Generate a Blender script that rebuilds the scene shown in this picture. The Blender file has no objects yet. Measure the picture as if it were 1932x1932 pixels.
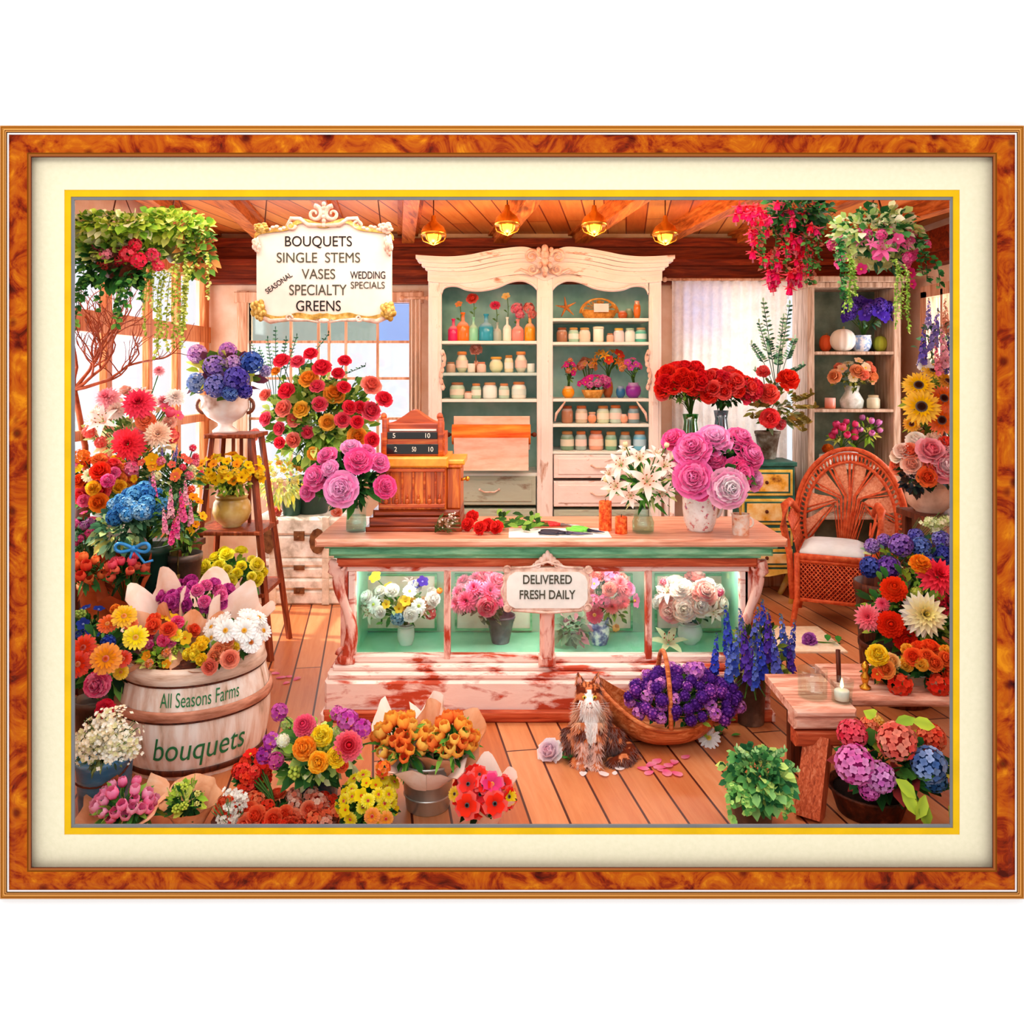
import bpy, math, random
from mathutils import Vector, Matrix, Quaternion, noise
R = random.Random(7)
F = 1575.0; CZ = 1.8
def X(px, Y): return (px-966)*Y/F
def Z(py, Y): return CZ-(py-700)*Y/F
def S(n, Y): return n*Y/F
def a2(px, py, Y): return (X(px, Y), Z(py, Y))
def at(px, py, Y): return Vector((X(px, Y), Y, Z(py, Y)))
SC = bpy.context.scene
COL = SC.collection
PI = math.pi
def hx(h):
    if not isinstance(h, str): return tuple(h)[:3]
    h = h.lstrip('#')
    o = []
    for i in (0, 2, 4):
        c = int(h[i:i+2], 16)/255
        o.append(c/12.92 if c <= .04045 else ((c+.055)/1.055)**2.4)
    return tuple(o)
def lerp(a, b, t): return tuple(x+(y-x)*t for x, y in zip(a, b))
# ---------------------------------------------------------------- materials
MATS = {}
def newmat(name):
    m = bpy.data.materials.new(name); m.use_nodes = True
    nt = m.node_tree; b = nt.nodes['Principled BSDF']
    return m, nt, b
def ramp(nt, fac, stops):
    r = nt.nodes.new('ShaderNodeValToRGB'); e = r.color_ramp.elements
    while len(e) < len(stops): e.new(.5)
    for k, (p, c) in enumerate(stops):
        e[k].position = p; e[k].color = (*hx(c), 1)
    nt.links.new(fac, r.inputs[0]); return r.outputs[0]
def coords(nt, scale=(1, 1, 1), rot=(0, 0, 0)):
    t = nt.nodes.new('ShaderNodeTexCoord'); mp = nt.nodes.new('ShaderNodeMapping')
    mp.inputs['Scale'].default_value = scale; mp.inputs['Rotation'].default_value = rot
    nt.links.new(t.outputs['Object'], mp.inputs[0]); return mp.outputs[0]
def nz(nt, vec, scale, detail=4, rough=.6, dist=0):
    n = nt.nodes.new('ShaderNodeTexNoise'); n.inputs['Scale'].default_value = scale
    n.inputs['Detail'].default_value = detail; n.inputs['Roughness'].default_value = rough
    n.inputs['Distortion'].default_value = dist
    nt.links.new(vec, n.inputs['Vector']); return n.outputs[0]
def bump(nt, b, h, s=.3, d=.01):
    n = nt.nodes.new('ShaderNodeBump'); n.inputs['Strength'].default_value = s; n.inputs['Distance'].default_value = d
    nt.links.new(h, n.inputs['Height']); nt.links.new(n.outputs[0], b.inputs['Normal'])
def pm(name, stops, scale=8, rough=.6, metal=0, stretch=(1, 1, 1), bs=.2, dist=0, detail=4, rot=(0, 0, 0)):
    """noise-coloured surface"""
    if name in MATS: return MATS[name]
    m, nt, b = newmat(name)
    if isinstance(stops, str): stops = [(.3, lerp(hx(stops), (0, 0, 0), .12)), (.7, stops)]
    v = coords(nt, stretch, rot); f = nz(nt, v, scale, detail, .6, dist)
    nt.links.new(ramp(nt, f, stops), b.inputs['Base Color'])
    b.inputs['Roughness'].default_value = rough; b.inputs['Metallic'].default_value = metal
    if rough > .4: b.inputs['Specular IOR Level'].default_value = .2
    if bs: bump(nt, b, f, bs)
    MATS[name] = m; return m
def glassmat(name, tint, mix=.12, rough=.05):
    if name in MATS: return MATS[name]
    m, nt, b = newmat(name); nt.nodes.remove(b)
    t = nt.nodes.new('ShaderNodeBsdfTransparent'); t.inputs[0].default_value = (*hx(tint), 1)
    g = nt.nodes.new('ShaderNodeBsdfGlossy'); g.inputs['Roughness'].default_value = rough
    g.inputs[0].default_value = (.9, .9, .9, 1)
    x = nt.nodes.new('ShaderNodeMixShader'); x.inputs[0].default_value = mix
    nt.links.new(t.outputs[0], x.inputs[1]); nt.links.new(g.outputs[0], x.inputs[2])
    nt.links.new(x.outputs[0], nt.nodes['Material Output'].inputs[0])
    MATS[name] = m; return m
def attrmat(name, rough=.55, trans=0.0, bs=0, spec=.1):
    m, nt, b = newmat(name)
    a = nt.nodes.new('ShaderNodeAttribute'); a.attribute_name = 'Col'
    nt.links.new(a.outputs['Color'], b.inputs['Base Color']); b.inputs['Roughness'].default_value = rough
    b.inputs['Specular IOR Level'].default_value = spec
    if trans:
        t = nt.nodes.new('ShaderNodeBsdfTranslucent'); nt.links.new(a.outputs['Color'], t.inputs[0])
        x = nt.nodes.new('ShaderNodeMixShader'); x.inputs[0].default_value = trans
        nt.links.new(b.outputs[0], x.inputs[1]); nt.links.new(t.outputs[0], x.inputs[2])
        nt.links.new(x.outputs[0], nt.nodes['Material Output'].inputs[0])
    MATS[name] = m; return m
def emitmat(name, c, s):
    m, nt, b = newmat(name); b.inputs['Base Color'].default_value = (*hx(c), 1)
    b.inputs['Emission Color'].default_value = (*hx(c), 1); b.inputs['Emission Strength'].default_value = s
    MATS[name] = m; return m
PETAL = attrmat('petal', .65, .3, spec=.06)
LEAF = attrmat('leaf', .5, .2)
PAINT = attrmat('coloured_surface', .45)
GLAZE = attrmat('glazed', .15, spec=.4)
FUR = attrmat('fur', .8)
def plankmat(name, cols, rot, w=1.6, h=.14, mortar='#3a1208', rough=.45, gap=.006, seams=True):
    m, nt, b = newmat(name)
    v = coords(nt, (1, 1, 1), (0, 0, rot))
    br = nt.nodes.new('ShaderNodeTexBrick'); nt.links.new(v, br.inputs['Vector'])
    br.inputs['Scale'].default_value = 1; br.inputs['Brick Width'].default_value = w; br.inputs['Row Height'].default_value = h
    br.inputs['Mortar Size'].default_value = gap; br.inputs['Mortar Smooth'].default_value = .3; br.inputs['Bias'].default_value = 0
    br.inputs['Color1'].default_value = (0, 0, 0, 1); br.inputs['Color2'].default_value = (1, 1, 1, 1); br.inputs['Mortar'].default_value = (.5, .5, .5, 1)
    v2 = nt.nodes.new('ShaderNodeVectorMath'); v2.operation = 'MULTIPLY'; v2.inputs[1].default_value = (1.2, 14, 1)
    nt.links.new(v, v2.inputs[0]); f = nz(nt, v2.outputs[0], 2.0, 5, .65, .6)
    a = nt.nodes.new('ShaderNodeMath'); a.operation = 'MULTIPLY_ADD'; a.inputs[1].default_value = .45
    nt.links.new(br.outputs['Color'], a.inputs[0])
    f2 = nt.nodes.new('ShaderNodeMath'); f2.operation = 'MULTIPLY'; f2.inputs[1].default_value = .6; nt.links.new(f, f2.inputs[0]); nt.links.new(f2.outputs[0], a.inputs[2])
    c = ramp(nt, a.outputs[0], cols)
    mx = nt.nodes.new('ShaderNodeMixRGB'); nt.links.new(br.outputs['Fac'], mx.inputs[0]); nt.links.new(c, mx.inputs[1]); mx.inputs[2].default_value = (*hx(mortar), 1)
    nt.links.new(mx.outputs[0], b.inputs['Base Color']); b.inputs['Roughness'].default_value = rough
    bump(nt, b, f, .1); MATS[name] = m; return m
def wood(name, a, b_, c=None, rough=.5, axis='z', scale=3):
    st = {'x': (1, 12, 12), 'y': (12, 1, 12), 'z': (12, 12, 1)}[axis]
    return pm(name, [(.3, a), (.52, b_), (.72, c or b_)], scale, rough, 0, st, .15, .8)
def peel(name, paint, under, axis='x', lo=.5, hi=.58, scale=4, rough=.6):
    st = {'x': (1, 3, 3), 'z': (3, 3, 1)}[axis]
    return pm(name, [(lo-.22, lerp(hx(paint), hx(under), .12)), (lo, paint), (hi, under), (.8, lerp(hx(under), (0, 0, 0), .35))], scale, rough, 0, st, .35, .3, 7)
# ---------------------------------------------------------------- mesh builder
ORG = {}
def wl(o): return ORG.get(o.name, Vector((0, 0, 0)))
class MB:
    def __init__(s): s.v = []; s.f = []; s.c = []; s.m = []; s.col = (.8, .8, .8); s.mi = 0
    def vert(s, p, c=None): s.v.append(tuple(p)); s.c.append(c or s.col); return len(s.v)-1
    def face(s, *ix): s.f.append(ix); s.m.append(s.mi)
    def box(s, x0, x1, y0, y1, z0, z1):
        i = len(s.v)
        for z in (z0, z1):
            for (x, y) in ((x0, y0), (x1, y0), (x1, y1), (x0, y1)): s.vert((x, y, z))
        for f in ((3, 2, 1, 0), (4, 5, 6, 7), (0, 1, 5, 4), (1, 2, 6, 5), (2, 3, 7, 6), (3, 0, 4, 7)): s.face(*[i+k for k in f])
        return s
    def bbox(s, x0, x1, y0, y1, z0, z1, b=.006):
        """bevelled front edges: chamfered box"""
        i = len(s.v)
        b = min(b, (x1-x0)*.3, (z1-z0)*.3, (y1-y0)*.3)
        rings = [((x0+b, x1-b, z0+b, z1-b), y0), ((x0, x1, z0, z1), y0+b), ((x0, x1, z0, z1), y1-b), ((x0+b, x1-b, z0+b, z1-b), y1)]
        for (a0, a1, c0, c1), y in rings:
            for (x, z) in ((a0, c0), (a1, c0), (a1, c1), (a0, c1)): s.vert((x, y, z))
        s.face(i, i+1, i+2, i+3); s.face(i+15, i+14, i+13, i+12)
        for r in range(3):
            for k in range(4):
                a = i+r*4+k; c = i+r*4+(k+1) % 4; s.face(a+4, c+4, c, a)
        return s
    def obox(s, c, size, rot):
        i = len(s.v); M = rot.to_matrix() if hasattr(rot, 'to_matrix') else rot
        for dz in (-.5, .5):
            for dx, dy in ((-.5, -.5), (.5, -.5), (.5, .5), (-.5, .5)):
                s.vert(Vector(c)+M @ Vector((dx*size[0], dy*size[1], dz*size[2])))
        for f in ((3, 2, 1, 0), (4, 5, 6, 7), (0, 1, 5, 4), (1, 2, 6, 5), (2, 3, 7, 6), (3, 0, 4, 7)): s.face(*[i+k for k in f])
        return s
    def bar(s, p, q, w, d, upv=(0, 0, 1)):
        p = Vector(p); q = Vector(q); z = (q-p).normalized(); x = Vector(upv).cross(z)
        if x.length < 1e-4: x = Vector((1, 0, 0))
        x.normalize(); y = z.cross(x)
        M = Matrix((x, y, z)).transposed()
        return s.obox((p+q)/2, (w, d, (q-p).length), M)
    def lathe(s, prof, c=(0, 0, 0), seg=28, cols=None, sx=1, sy=1, wob=0):
        i = len(s.v); n = len(prof)
        for k, (r, z) in enumerate(prof):
            for a in range(seg):
                t = 2*PI*a/seg; rr = r*(1+wob*math.cos(8*t))
                s.vert((c[0]+rr*math.cos(t)*sx, c[1]+rr*math.sin(t)*sy, c[2]+z), cols[k] if cols else None)
        for k in range(n-1):
            for a in range(seg):
                b = (a+1) % seg
                s.face(i+k*seg+a, i+k*seg+b, i+(k+1)*seg+b, i+(k+1)*seg+a)
        if prof[0][0] > 1e-4: s.face(*[i+a for a in range(seg)][::-1])
        return s
    def tube(s, pts, r, seg=6, col=None, closed=False):
        pts = [Vector(p) for p in pts]; n = len(pts); i = len(s.v)
        if n < 2: return s
        rr = r if isinstance(r, (list, tuple)) else [r]*n
        up = Vector((.123, .5, .86))
        for k, p in enumerate(pts):
            if closed: d = pts[(k+1) % n]-pts[k-1]
            else: d = pts[min(k+1, n-1)]-pts[max(k-1, 0)]
            if d.length < 1e-9: d = Vector((0, 0, 1))
            d.normalize(); a = d.cross(up)
            if a.length < 1e-3: a = d.cross(Vector((1, 0, 0)))
            a.normalize(); b = d.cross(a)
            for j in range(seg):
                t = 2*PI*j/seg; s.vert(p+(a*math.cos(t)+b*math.sin(t))*rr[k], col)
        for k in range(n if closed else n-1):
            k2 = (k+1) % n
            for j in range(seg):
                l = (j+1) % seg; s.face(i+k*seg+j, i+k*seg+l, i+k2*seg+l, i+k2*seg+j)
        if not closed:
            s.face(*[i+j for j in range(seg)][::-1]); s.face(*[i+(n-1)*seg+j for j in range(seg)])
        return s
    def ball(s, c, r, seg=10, rings=6, col=None):
        if not hasattr(r, '__len__'): r = (r, r, r)
        i = len(s.v); c = Vector(c)
        for k in range(rings+1):
            ph = PI*k/rings
            for a in range(seg):
                t = 2*PI*a/seg; s.vert((c.x+r[0]*math.sin(ph)*math.cos(t), c.y+r[1]*math.sin(ph)*math.sin(t), c.z-r[2]*math.cos(ph)), col)
        for k in range(rings):
            for a in range(seg):
                b = (a+1) % seg; s.face(i+k*seg+a, i+k*seg+b, i+(k+1)*seg+b, i+(k+1)*seg+a)
        return s
    def prism(s, outline, y0, y1):
        """xz outline (anticlockwise) extruded from y0 (front) to y1"""
        i = len(s.v); n = len(outline)
        for y in (y0, y1):
            for (x, z) in outline: s.vert((x, y, z))
        s.face(*[i+k for k in range(n)]); s.face(*[i+n+k for k in range(n)][::-1])
        for k in range(n):
            l = (k+1) % n; s.face(i+k, i+n+k, i+n+l, i+l)
        return s
    def strip(s, top, bot, y0, y1):
        """solid between two xz polylines of equal length"""
        n = len(top); i = len(s.v)
        for y in (y0, y1):
            for p in top: s.vert((p[0], y, p[1]))
            for p in bot: s.vert((p[0], y, p[1]))
        T = lambda y, k: i+y*2*n+k
        B = lambda y, k: i+y*2*n+n+k
        for k in range(n-1):
            s.face(B(0, k), B(0, k+1), T(0, k+1), T(0, k)); s.face(T(1, k), T(1, k+1), B(1, k+1), B(1, k))
            s.face(T(0, k), T(0, k+1), T(1, k+1), T(1, k)); s.face(B(1, k), B(1, k+1), B(0, k+1), B(0, k))
        s.face(T(0, 0), T(1, 0), B(1, 0), B(0, 0)); s.face(B(0, n-1), B(1, n-1), T(1, n-1), T(0, n-1))
        return s
    def petal(s, M, az, r0, z0, L, W, e0, e1, prof=(.4, .9, 1, .6), cup=.15, cb=(1, 1, 1), ct=(1, 1, 1), jit=0):
        n = len(prof)-1; ca, sa = math.cos(az), math.sin(az); r, z = r0, z0; i = len(s.v)
        for k in range(n+1):
            u = k/n; e = math.radians(e0+(e1-e0)*u); w = W*prof[k]*.5
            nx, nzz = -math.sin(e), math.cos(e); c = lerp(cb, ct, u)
            for j in (-1, 0, 1):
                cu = cup*w*2*abs(j)+(R.uniform(-jit, jit) if jit else 0)
                rr = r+nx*cu; zz = z+nzz*cu
                p = Vector((rr*ca-w*j*sa, rr*sa+w*j*ca, zz))
                s.vert(M @ p if M else p, c)
            r += math.cos(e)*L/n; z += math.sin(e)*L/n
        for k in range(n):
            for j in (0, 1):
                a = i+k*3+j; s.face(a, a+3, a+4, a+1)
        return s
    def leaf(s, p, d, L, W, col, droop=.3, fold=.12, nn=None):
        p = Vector(p); d = Vector(d).normalized(); u = nn or Vector((R.uniform(-.4, .4), R.uniform(-1, -.2), R.uniform(.2, 1)))
        sd = d.cross(u)
        if sd.length < 1e-3: sd = d.cross(Vector((1, 0, 0)))
        sd.normalize(); n = sd.cross(d); i = len(s.v)
        for k, w in enumerate((.12, .85, .9, .06)):
            t = k/3; q = p+d*L*t-Vector((0, 0, 1))*droop*L*t*t
            c = lerp(col, (min(1, col[0]*1.5+.02), min(1, col[1]*1.4+.02), col[2]), t*.5)
            s.vert(q-sd*W*w*.5+n*fold*W*w, c); s.vert(q, col); s.vert(q+sd*W*w*.5+n*fold*W*w, c)
        for k in range(3):
            for j in (0, 1):
                a = i+k*3+j; s.face(a, a+3, a+4, a+1)
        return s
    def mesh(s, name, mats, smooth=True, off=None):
        me = bpy.data.meshes.new(name)
        if off is not None: me.from_pydata([(v[0]-off[0], v[1]-off[1], v[2]-off[2]) for v in s.v], [], s.f)
        else: me.from_pydata(s.v, [], s.f)
        mats = mats if isinstance(mats, (list, tuple)) else [mats]
        for m in mats: me.materials.append(m)
        at_ = me.color_attributes.new('Col', 'FLOAT_COLOR', 'POINT')
        buf = []
        for c in s.c: buf.extend((c[0], c[1], c[2], 1))
        at_.data.foreach_set('color', buf)
        me.polygons.foreach_set('material_index', s.m)
        me.polygons.foreach_set('use_smooth', [smooth]*len(s.f))
        me.update(); return me
    def build(s, name, mats, parent=None, smooth=True, loc=None, bev=0, sub=0):
        o = wl(parent) if parent is not None else Vector(loc or (0, 0, 0))
        if parent is not None and loc is not None: o2 = Vector(loc)
        else: o2 = o
        me = s.mesh(name, mats, smooth, o2)
        ob = bpy.data.objects.new(name, me); COL.objects.link(ob)
        if parent is not None: ob.parent = parent; ob.location = o2-o
        else: ob.location = o2
        ORG[ob.name] = o2.copy()
        if bev:
            md = ob.modifiers.new('bevel', 'BEVEL'); md.width = bev; md.segments = 2; md.limit_method = 'ANGLE'
        if sub:
            md = ob.modifiers.new('subsurf', 'SUBSURF'); md.levels = sub; md.render_levels = sub
        return ob
def tag(o, label=None, cat=None, group=None, kind=None):
    if label: o['label'] = label
    if cat: o['category'] = cat
    if group: o['group'] = group
    if kind: o['kind'] = kind
    return o
def thing(name, loc, label, cat, group=None):
    o = bpy.data.objects.new(name, None); COL.objects.link(o); o.location = loc; o.empty_display_size = .05
    ORG[o.name] = Vector(loc); return tag(o, label, cat, group)
def inst(me, parent, loc, q=None, scale=1, name=None):
    o = bpy.data.objects.new(name or me.name, me); COL.objects.link(o); o.parent = parent
    o.location = Vector(loc)-wl(parent)
    ORG[o.name] = Vector(loc)
    if q is not None: o.rotation_mode = 'QUATERNION'; o.rotation_quaternion = q
    o.scale = (scale,)*3 if not hasattr(scale, '__len__') else scale
    return o
def solid(c): return lambda: c
def qdir(d, spin=None):
    q = Vector((0, 0, 1)).rotation_difference(Vector(d).normalized())
    return q @ Quaternion((0, 0, 1), R.uniform(0, 6.28) if spin is None else spin)
def text(s, cx, cz, w, h, y, mat, parent, name='lettering', rot=0, bend=None, shear=0, depth=.004, bold=0):
    cu = bpy.data.curves.new('t', 'FONT'); cu.body = s; cu.align_x = 'CENTER'; cu.align_y = 'CENTER'; cu.shear = shear; cu.offset = bold
    o = bpy.data.objects.new('t', cu); COL.objects.link(o); bpy.context.view_layer.update()
    me = bpy.data.meshes.new_from_object(o.evaluated_get(bpy.context.evaluated_depsgraph_get()))
    bpy.data.objects.remove(o)
    xs = [v.co.x for v in me.vertices]; ys = [v.co.y for v in me.vertices]
    ax, bx = min(xs), max(xs); ay, by = min(ys), max(ys); off = wl(parent)
    cr, sr = math.cos(rot), math.sin(rot)
    m = MB()
    pts = []
    for v in me.vertices:
        x = ((v.co.x-ax)/(bx-ax)-.5)*w; z = ((v.co.y-ay)/(by-ay)-.5)*h
        x, z = x*cr-z*sr, x*sr+z*cr
        pts.append((x, z))
    for (x, z) in pts:
        if bend:
            bc, rf = bend; rr = rf(cz+z)+.003; t = (cx+x-bc[0])/rr
            t += .35*math.atan2(-bc[0], bc[1])
            m.vert((bc[0]+rr*math.sin(t), bc[1]-rr*math.cos(t), cz+z))
        else: m.vert((cx+x, y-depth, cz+z))
    n = len(pts)
    for p in me.polygons: m.face(*p.vertices)
    if not bend:
        for (x, z) in pts: m.vert((cx+x, y+.001, cz+z))
        from collections import Counter
        ec = Counter()
        for p in me.polygons:
            vs = list(p.vertices)
            for k in range(len(vs)): ec[(vs[k], vs[(k+1) % len(vs)])] += 1
        for (a, b) in list(ec):
            if (b, a) not in ec: m.face(a, a+n, b+n, b)
    bpy.data.meshes.remove(me)
    return m.build(name, mat, parent, smooth=False)
def spiral(c, r, turns, start, flip=1, n=26, shrink=.15, y=0):
    out = []
    for k in range(n+1):
        u = k/n; rr = r*(1-(1-shrink)*u); t = start+flip*turns*2*PI*u
        out.append((c[0]+rr*math.cos(t), y, c[1]+rr*math.sin(t)))
    return out
# ---------------------------------------------------------------- flowers
def v3(c, k=.12):
    f = 1+R.uniform(-k, k); return tuple(min(1, max(0, x*f)) for x in c)
def dk(c, k=.5): return tuple(x*k for x in c)
def gain(c, k=1.18): return tuple(min(1, x*k) for x in c)
def lt(c, k=.4): return lerp(c, (1, 1, 1), k)
def g_layer(m, layers, ci, co, prof, cup, jit=0, M=None):
    N = len(layers)
    for li, (n, r0, L, W, e0, e1, z0) in enumerate(layers):
        c = lerp(ci, co, li/max(1, N-1)); ph = R.uniform(0, 6)
        for k in range(n):
            cc = v3(c, .1)
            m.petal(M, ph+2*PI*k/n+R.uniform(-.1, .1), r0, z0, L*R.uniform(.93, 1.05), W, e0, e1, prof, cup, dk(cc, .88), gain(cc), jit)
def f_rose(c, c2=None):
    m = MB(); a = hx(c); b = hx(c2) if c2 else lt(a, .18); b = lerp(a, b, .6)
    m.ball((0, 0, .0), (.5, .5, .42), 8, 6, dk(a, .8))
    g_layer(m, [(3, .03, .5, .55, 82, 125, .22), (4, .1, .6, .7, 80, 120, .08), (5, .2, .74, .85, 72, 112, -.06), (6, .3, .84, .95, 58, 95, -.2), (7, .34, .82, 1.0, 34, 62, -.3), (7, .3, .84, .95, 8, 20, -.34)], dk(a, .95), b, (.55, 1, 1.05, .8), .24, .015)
    m.tube([(0, 0, -.6), (0, 0, -.2)], [.08, .25], 6, hx('#4a7a2a')); return m, None
def ruffle(m, a, b, R0, L, W, tmax=112, step=15, jit=.06, prof=(.5, .9, 1.15, 1.05), den=11, cup=.1):
    m.ball((0, 0, -.05), R0*.95, 8, 6, dk(a, .75))
    for t in range(6, tmax, step):
        n = 4+int(den*math.sin(math.radians(t))); ph = R.uniform(0, 6)
        for k in range(n):
            t2 = t+R.uniform(-5, 5); s = math.sin(math.radians(t2)); cc = v3(lerp(a, b, R.random()), .1)
            m.petal(None, ph+2*PI*k/n+R.uniform(-.15, .15), R0*s*.8, R0*math.cos(math.radians(t2))*.75, L*R.uniform(.85, 1.12), W, 90-t2+R.uniform(-5, 18), 90-t2+R.uniform(20, 55), prof, cup, dk(cc, .92), gain(cc), jit)
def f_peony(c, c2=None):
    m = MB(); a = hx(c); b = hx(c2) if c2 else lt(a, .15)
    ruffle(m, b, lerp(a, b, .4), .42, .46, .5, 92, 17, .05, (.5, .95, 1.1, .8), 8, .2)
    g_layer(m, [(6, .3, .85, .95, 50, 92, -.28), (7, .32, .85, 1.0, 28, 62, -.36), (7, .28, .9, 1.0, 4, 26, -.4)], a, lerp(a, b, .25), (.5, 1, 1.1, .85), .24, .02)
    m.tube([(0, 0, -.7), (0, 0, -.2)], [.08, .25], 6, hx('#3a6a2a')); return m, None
def f_carn(c, c2=None):
    m = MB(); a = hx(c); b = hx(c2) if c2 else lt(a, .3)
    ruffle(m, a, b, .5, .46, .34, 118, 14, .05, (.45, .8, 1.15, 1.1), 12)
    m.tube([(0, 0, -.9), (0, 0, -.2)], [.1, .22], 6, hx('#4a7a2a')); return m, None
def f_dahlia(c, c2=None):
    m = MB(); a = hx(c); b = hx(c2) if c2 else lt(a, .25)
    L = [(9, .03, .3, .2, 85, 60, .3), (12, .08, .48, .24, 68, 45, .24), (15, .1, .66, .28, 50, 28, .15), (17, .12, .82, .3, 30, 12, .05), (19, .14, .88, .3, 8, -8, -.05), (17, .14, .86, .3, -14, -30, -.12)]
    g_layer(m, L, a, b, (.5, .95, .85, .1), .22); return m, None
def f_pom(c, c2=None):
    m = MB(); a = hx(c); b = hx(c2) if c2 else dk(a, .7)
    L = [(6+int(12*math.sin(math.radians(t))), .5*math.sin(math.radians(t)), .42, .3, 90-t+10, 90-t+45, .5*math.cos(math.radians(t))) for t in range(8, 125, 15)]
    m.ball((0, 0, 0), .56, 10, 8, dk(a, .8))
    g_layer(m, L, a, b, (.6, 1, .9, .35), .2); return m, None
def disc(r, z, c, h=.12):
    m = MB(); m.col = c; m.lathe([(r, z-.08), (r, z), (r*.85, z+h*.6), (r*.45, z+h), (.001, z+h*.8)], seg=12, cols=[dk(c, .7), c, lt(c, .2), c, dk(c, .5)]); return m
def f_gerb(c, c2='#f2c230', n=18, rc=.24, prof=(.5, .9, 1, .55), L1=.78):
    m = MB(); a = hx(c)
    g_layer(m, [(n-4, .16, .5, .18, 25, 8, .05), (n, .18, L1, .27, 12, -8, 0), (n, .18, L1+.02, .27, 2, -14, -.03)], dk(a, .85), lt(a, .1), prof, .12)
    m.tube([(0, 0, -.35), (0, 0, -.02)], [.06, .18], 6, hx('#4a7a2a')); return m, disc(rc, .04, hx(c2))
def f_daisy(c='#ffffff', c2='#f0b418'): return f_gerb(c, c2, 15, .26)
def f_sun(c='#f8c010', c2='#5a2a10'): return f_gerb(c, c2, 20, .42, (.6, 1, .8, .05), .82)
def f_anem(c='#e02818', c2='#150a10'):
    m = MB(); a = hx(c)
    g_layer(m, [(4, .08, .75, .8, 30, 8, .04), (5, .08, .9, .85, 15, 0, 0)], a, lt(a, .1), (.4, .95, 1, .7), .12, .02)
    return m, disc(.2, .06, hx(c2), .15)
def f_tulip(c, c2=None):
    m = MB(); a = hx(c); b = hx(c2) if c2 else lt(a, .25)
    for r0, L, ph in ((.1, 1.85, 0), (.16, 1.8, PI/3)):
        for k in range(3): m.petal(None, ph+2*PI*k/3, r0, -.8, L, .95, 36, 146, (.5, 1, 1.15, 1.0, .45), .3, v3(a), gain(v3(b), 1.08))
    m.tube([(0, 0, -1.3), (0, 0, -.75)], [.07, .16], 6, hx('#5a8a30')); return m, None
def f_lily(c='#fbf6f0', c2='#e87848'):
    m = MB(); a = hx(c); b = hx(c2)
    for k in range(6): m.petal(None, PI*k/3, .06, -.1, 1.15, .42 if k % 2 else .34, 42, -25, (.4, .95, 1, .7, .05), .15, lerp(a, b, .55), a)
    for k in range(6):
        t = PI*k/3+.3; p = (math.cos(t)*.28, math.sin(t)*.28, .5)
        m.tube([(0, 0, 0), p], .018, 4, hx('#c8d890')); m.ball(p, (.07, .04, .03), 6, 4, hx('#a84818'))
    return m, None
def floret(m, p, d, r, c, n=4, cc=None):
    q = qdir(d).to_matrix().to_4x4(); M = Matrix.Translation(p) @ q
    for k in range(n): m.petal(M, 2*PI*k/n, 0, 0, r, r*1.05, 30, -5, (.35, 1, .5), .05, dk(c, .8), c)
def fib(n, zmin=-1):
    out = []
    for k in range(n):
        z = 1-(k+.5)/n*(1-zmin); t = k*2.39996; s = math.sqrt(max(0, 1-z*z)); out.append(Vector((s*math.cos(t), s*math.sin(t), z)))
    return out
def f_hyd(c, c2=None):
    m = MB(); a = hx(c); b = hx(c2) if c2 else lt(a, .5)
    m.ball((0, 0, -.05), .72, 10, 7, dk(a, .5))
    for d in fib(62, -.75):
        floret(m, d*(.82+R.uniform(-.06, .06)), d, .23, v3(lerp(a, b, R.random()), .15))
    return m, None
def f_small(c, c2='#f8d840'):
    m = MB(); a = hx(c)
    for k in range(5): m.petal(None, 2*PI*k/5, .08, 0, .92, .85, 25, 0, (.4, 1, 1, .5), .1, dk(a, .85), a)
    m.ball((0, 0, .08), (.2, .2, .14), 8, 4, hx(c2)); return m, None
def f_clust(c, c2=None):
    """loose geranium-like cluster"""
    m = MB(); a = hx(c); b = hx(c2) if c2 else lt(a, .25)
    for d in fib(26, -.5): floret(m, d*R.uniform(.6, .85), d, .34, v3(lerp(a, b, R.random()), .12), 5)
    return m, None
def f_spike(c, c2=None, w=.13, n=30, tip='#6a8a50'):
    """florets up a stalk one unit tall"""
    m = MB(); a = hx(c); b = hx(c2) if c2 else lt(a, .3)
    m.tube([(0, 0, -.15), (0, 0, .95)], [.012, .006], 5, hx('#5a7a3a'))
    for k in range(n):
        u = k/n; t = k*2.4; rr = w*(1-u*.75); d = Vector((math.cos(t), math.sin(t), .35))
        c_ = v3(lerp(a, b, R.random()), .15)
        if u > .88: c_ = lerp(c_, hx(tip), .5)
        floret(m, Vector((math.cos(t)*rr*.45, math.sin(t)*rr*.45, .02+u*.95)), d, rr*.75, c_, 5 if u < .6 else 4)
    return m, None
def f_bell(c='#e02040', c2='#c01868'):
    """hanging blossom, mouth down"""
    m = MB(); a = hx(c); b = hx(c2)
    m.tube([(0, 0, .9), (0, 0, .3)], [.05, .16], 6, hx('#c03030'))
    for k in range(4): m.petal(None, PI*k/2, .08, .35, .95, .42, -20, 15, (.6, 1, .7, .1), .1, a, lt(a, .15))
    for k in range(5): m.petal(None, 2*PI*k/5+.3, .1, .25, .75, .5, -85, -60, (.5, .9, 1, .8), .12, b, v3(b))
    for k in range(3): m.tube([(0, 0, .2), (.08*math.cos(2*k), .08*math.sin(2*k), -.9)], .02, 4, hx('#f0a0b0'))
    return m, None
def f_ball(c, c2=None):
    m = MB(); a = hx(c); b = hx(c2) if c2 else lt(a, .4)
    m.ball((0, 0, 0), .75, 10, 7, a)
    for d in fib(40): floret(m, d*.8, d, .2, v3(lerp(a, b, R.random())), 4)
    return m, None
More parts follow.
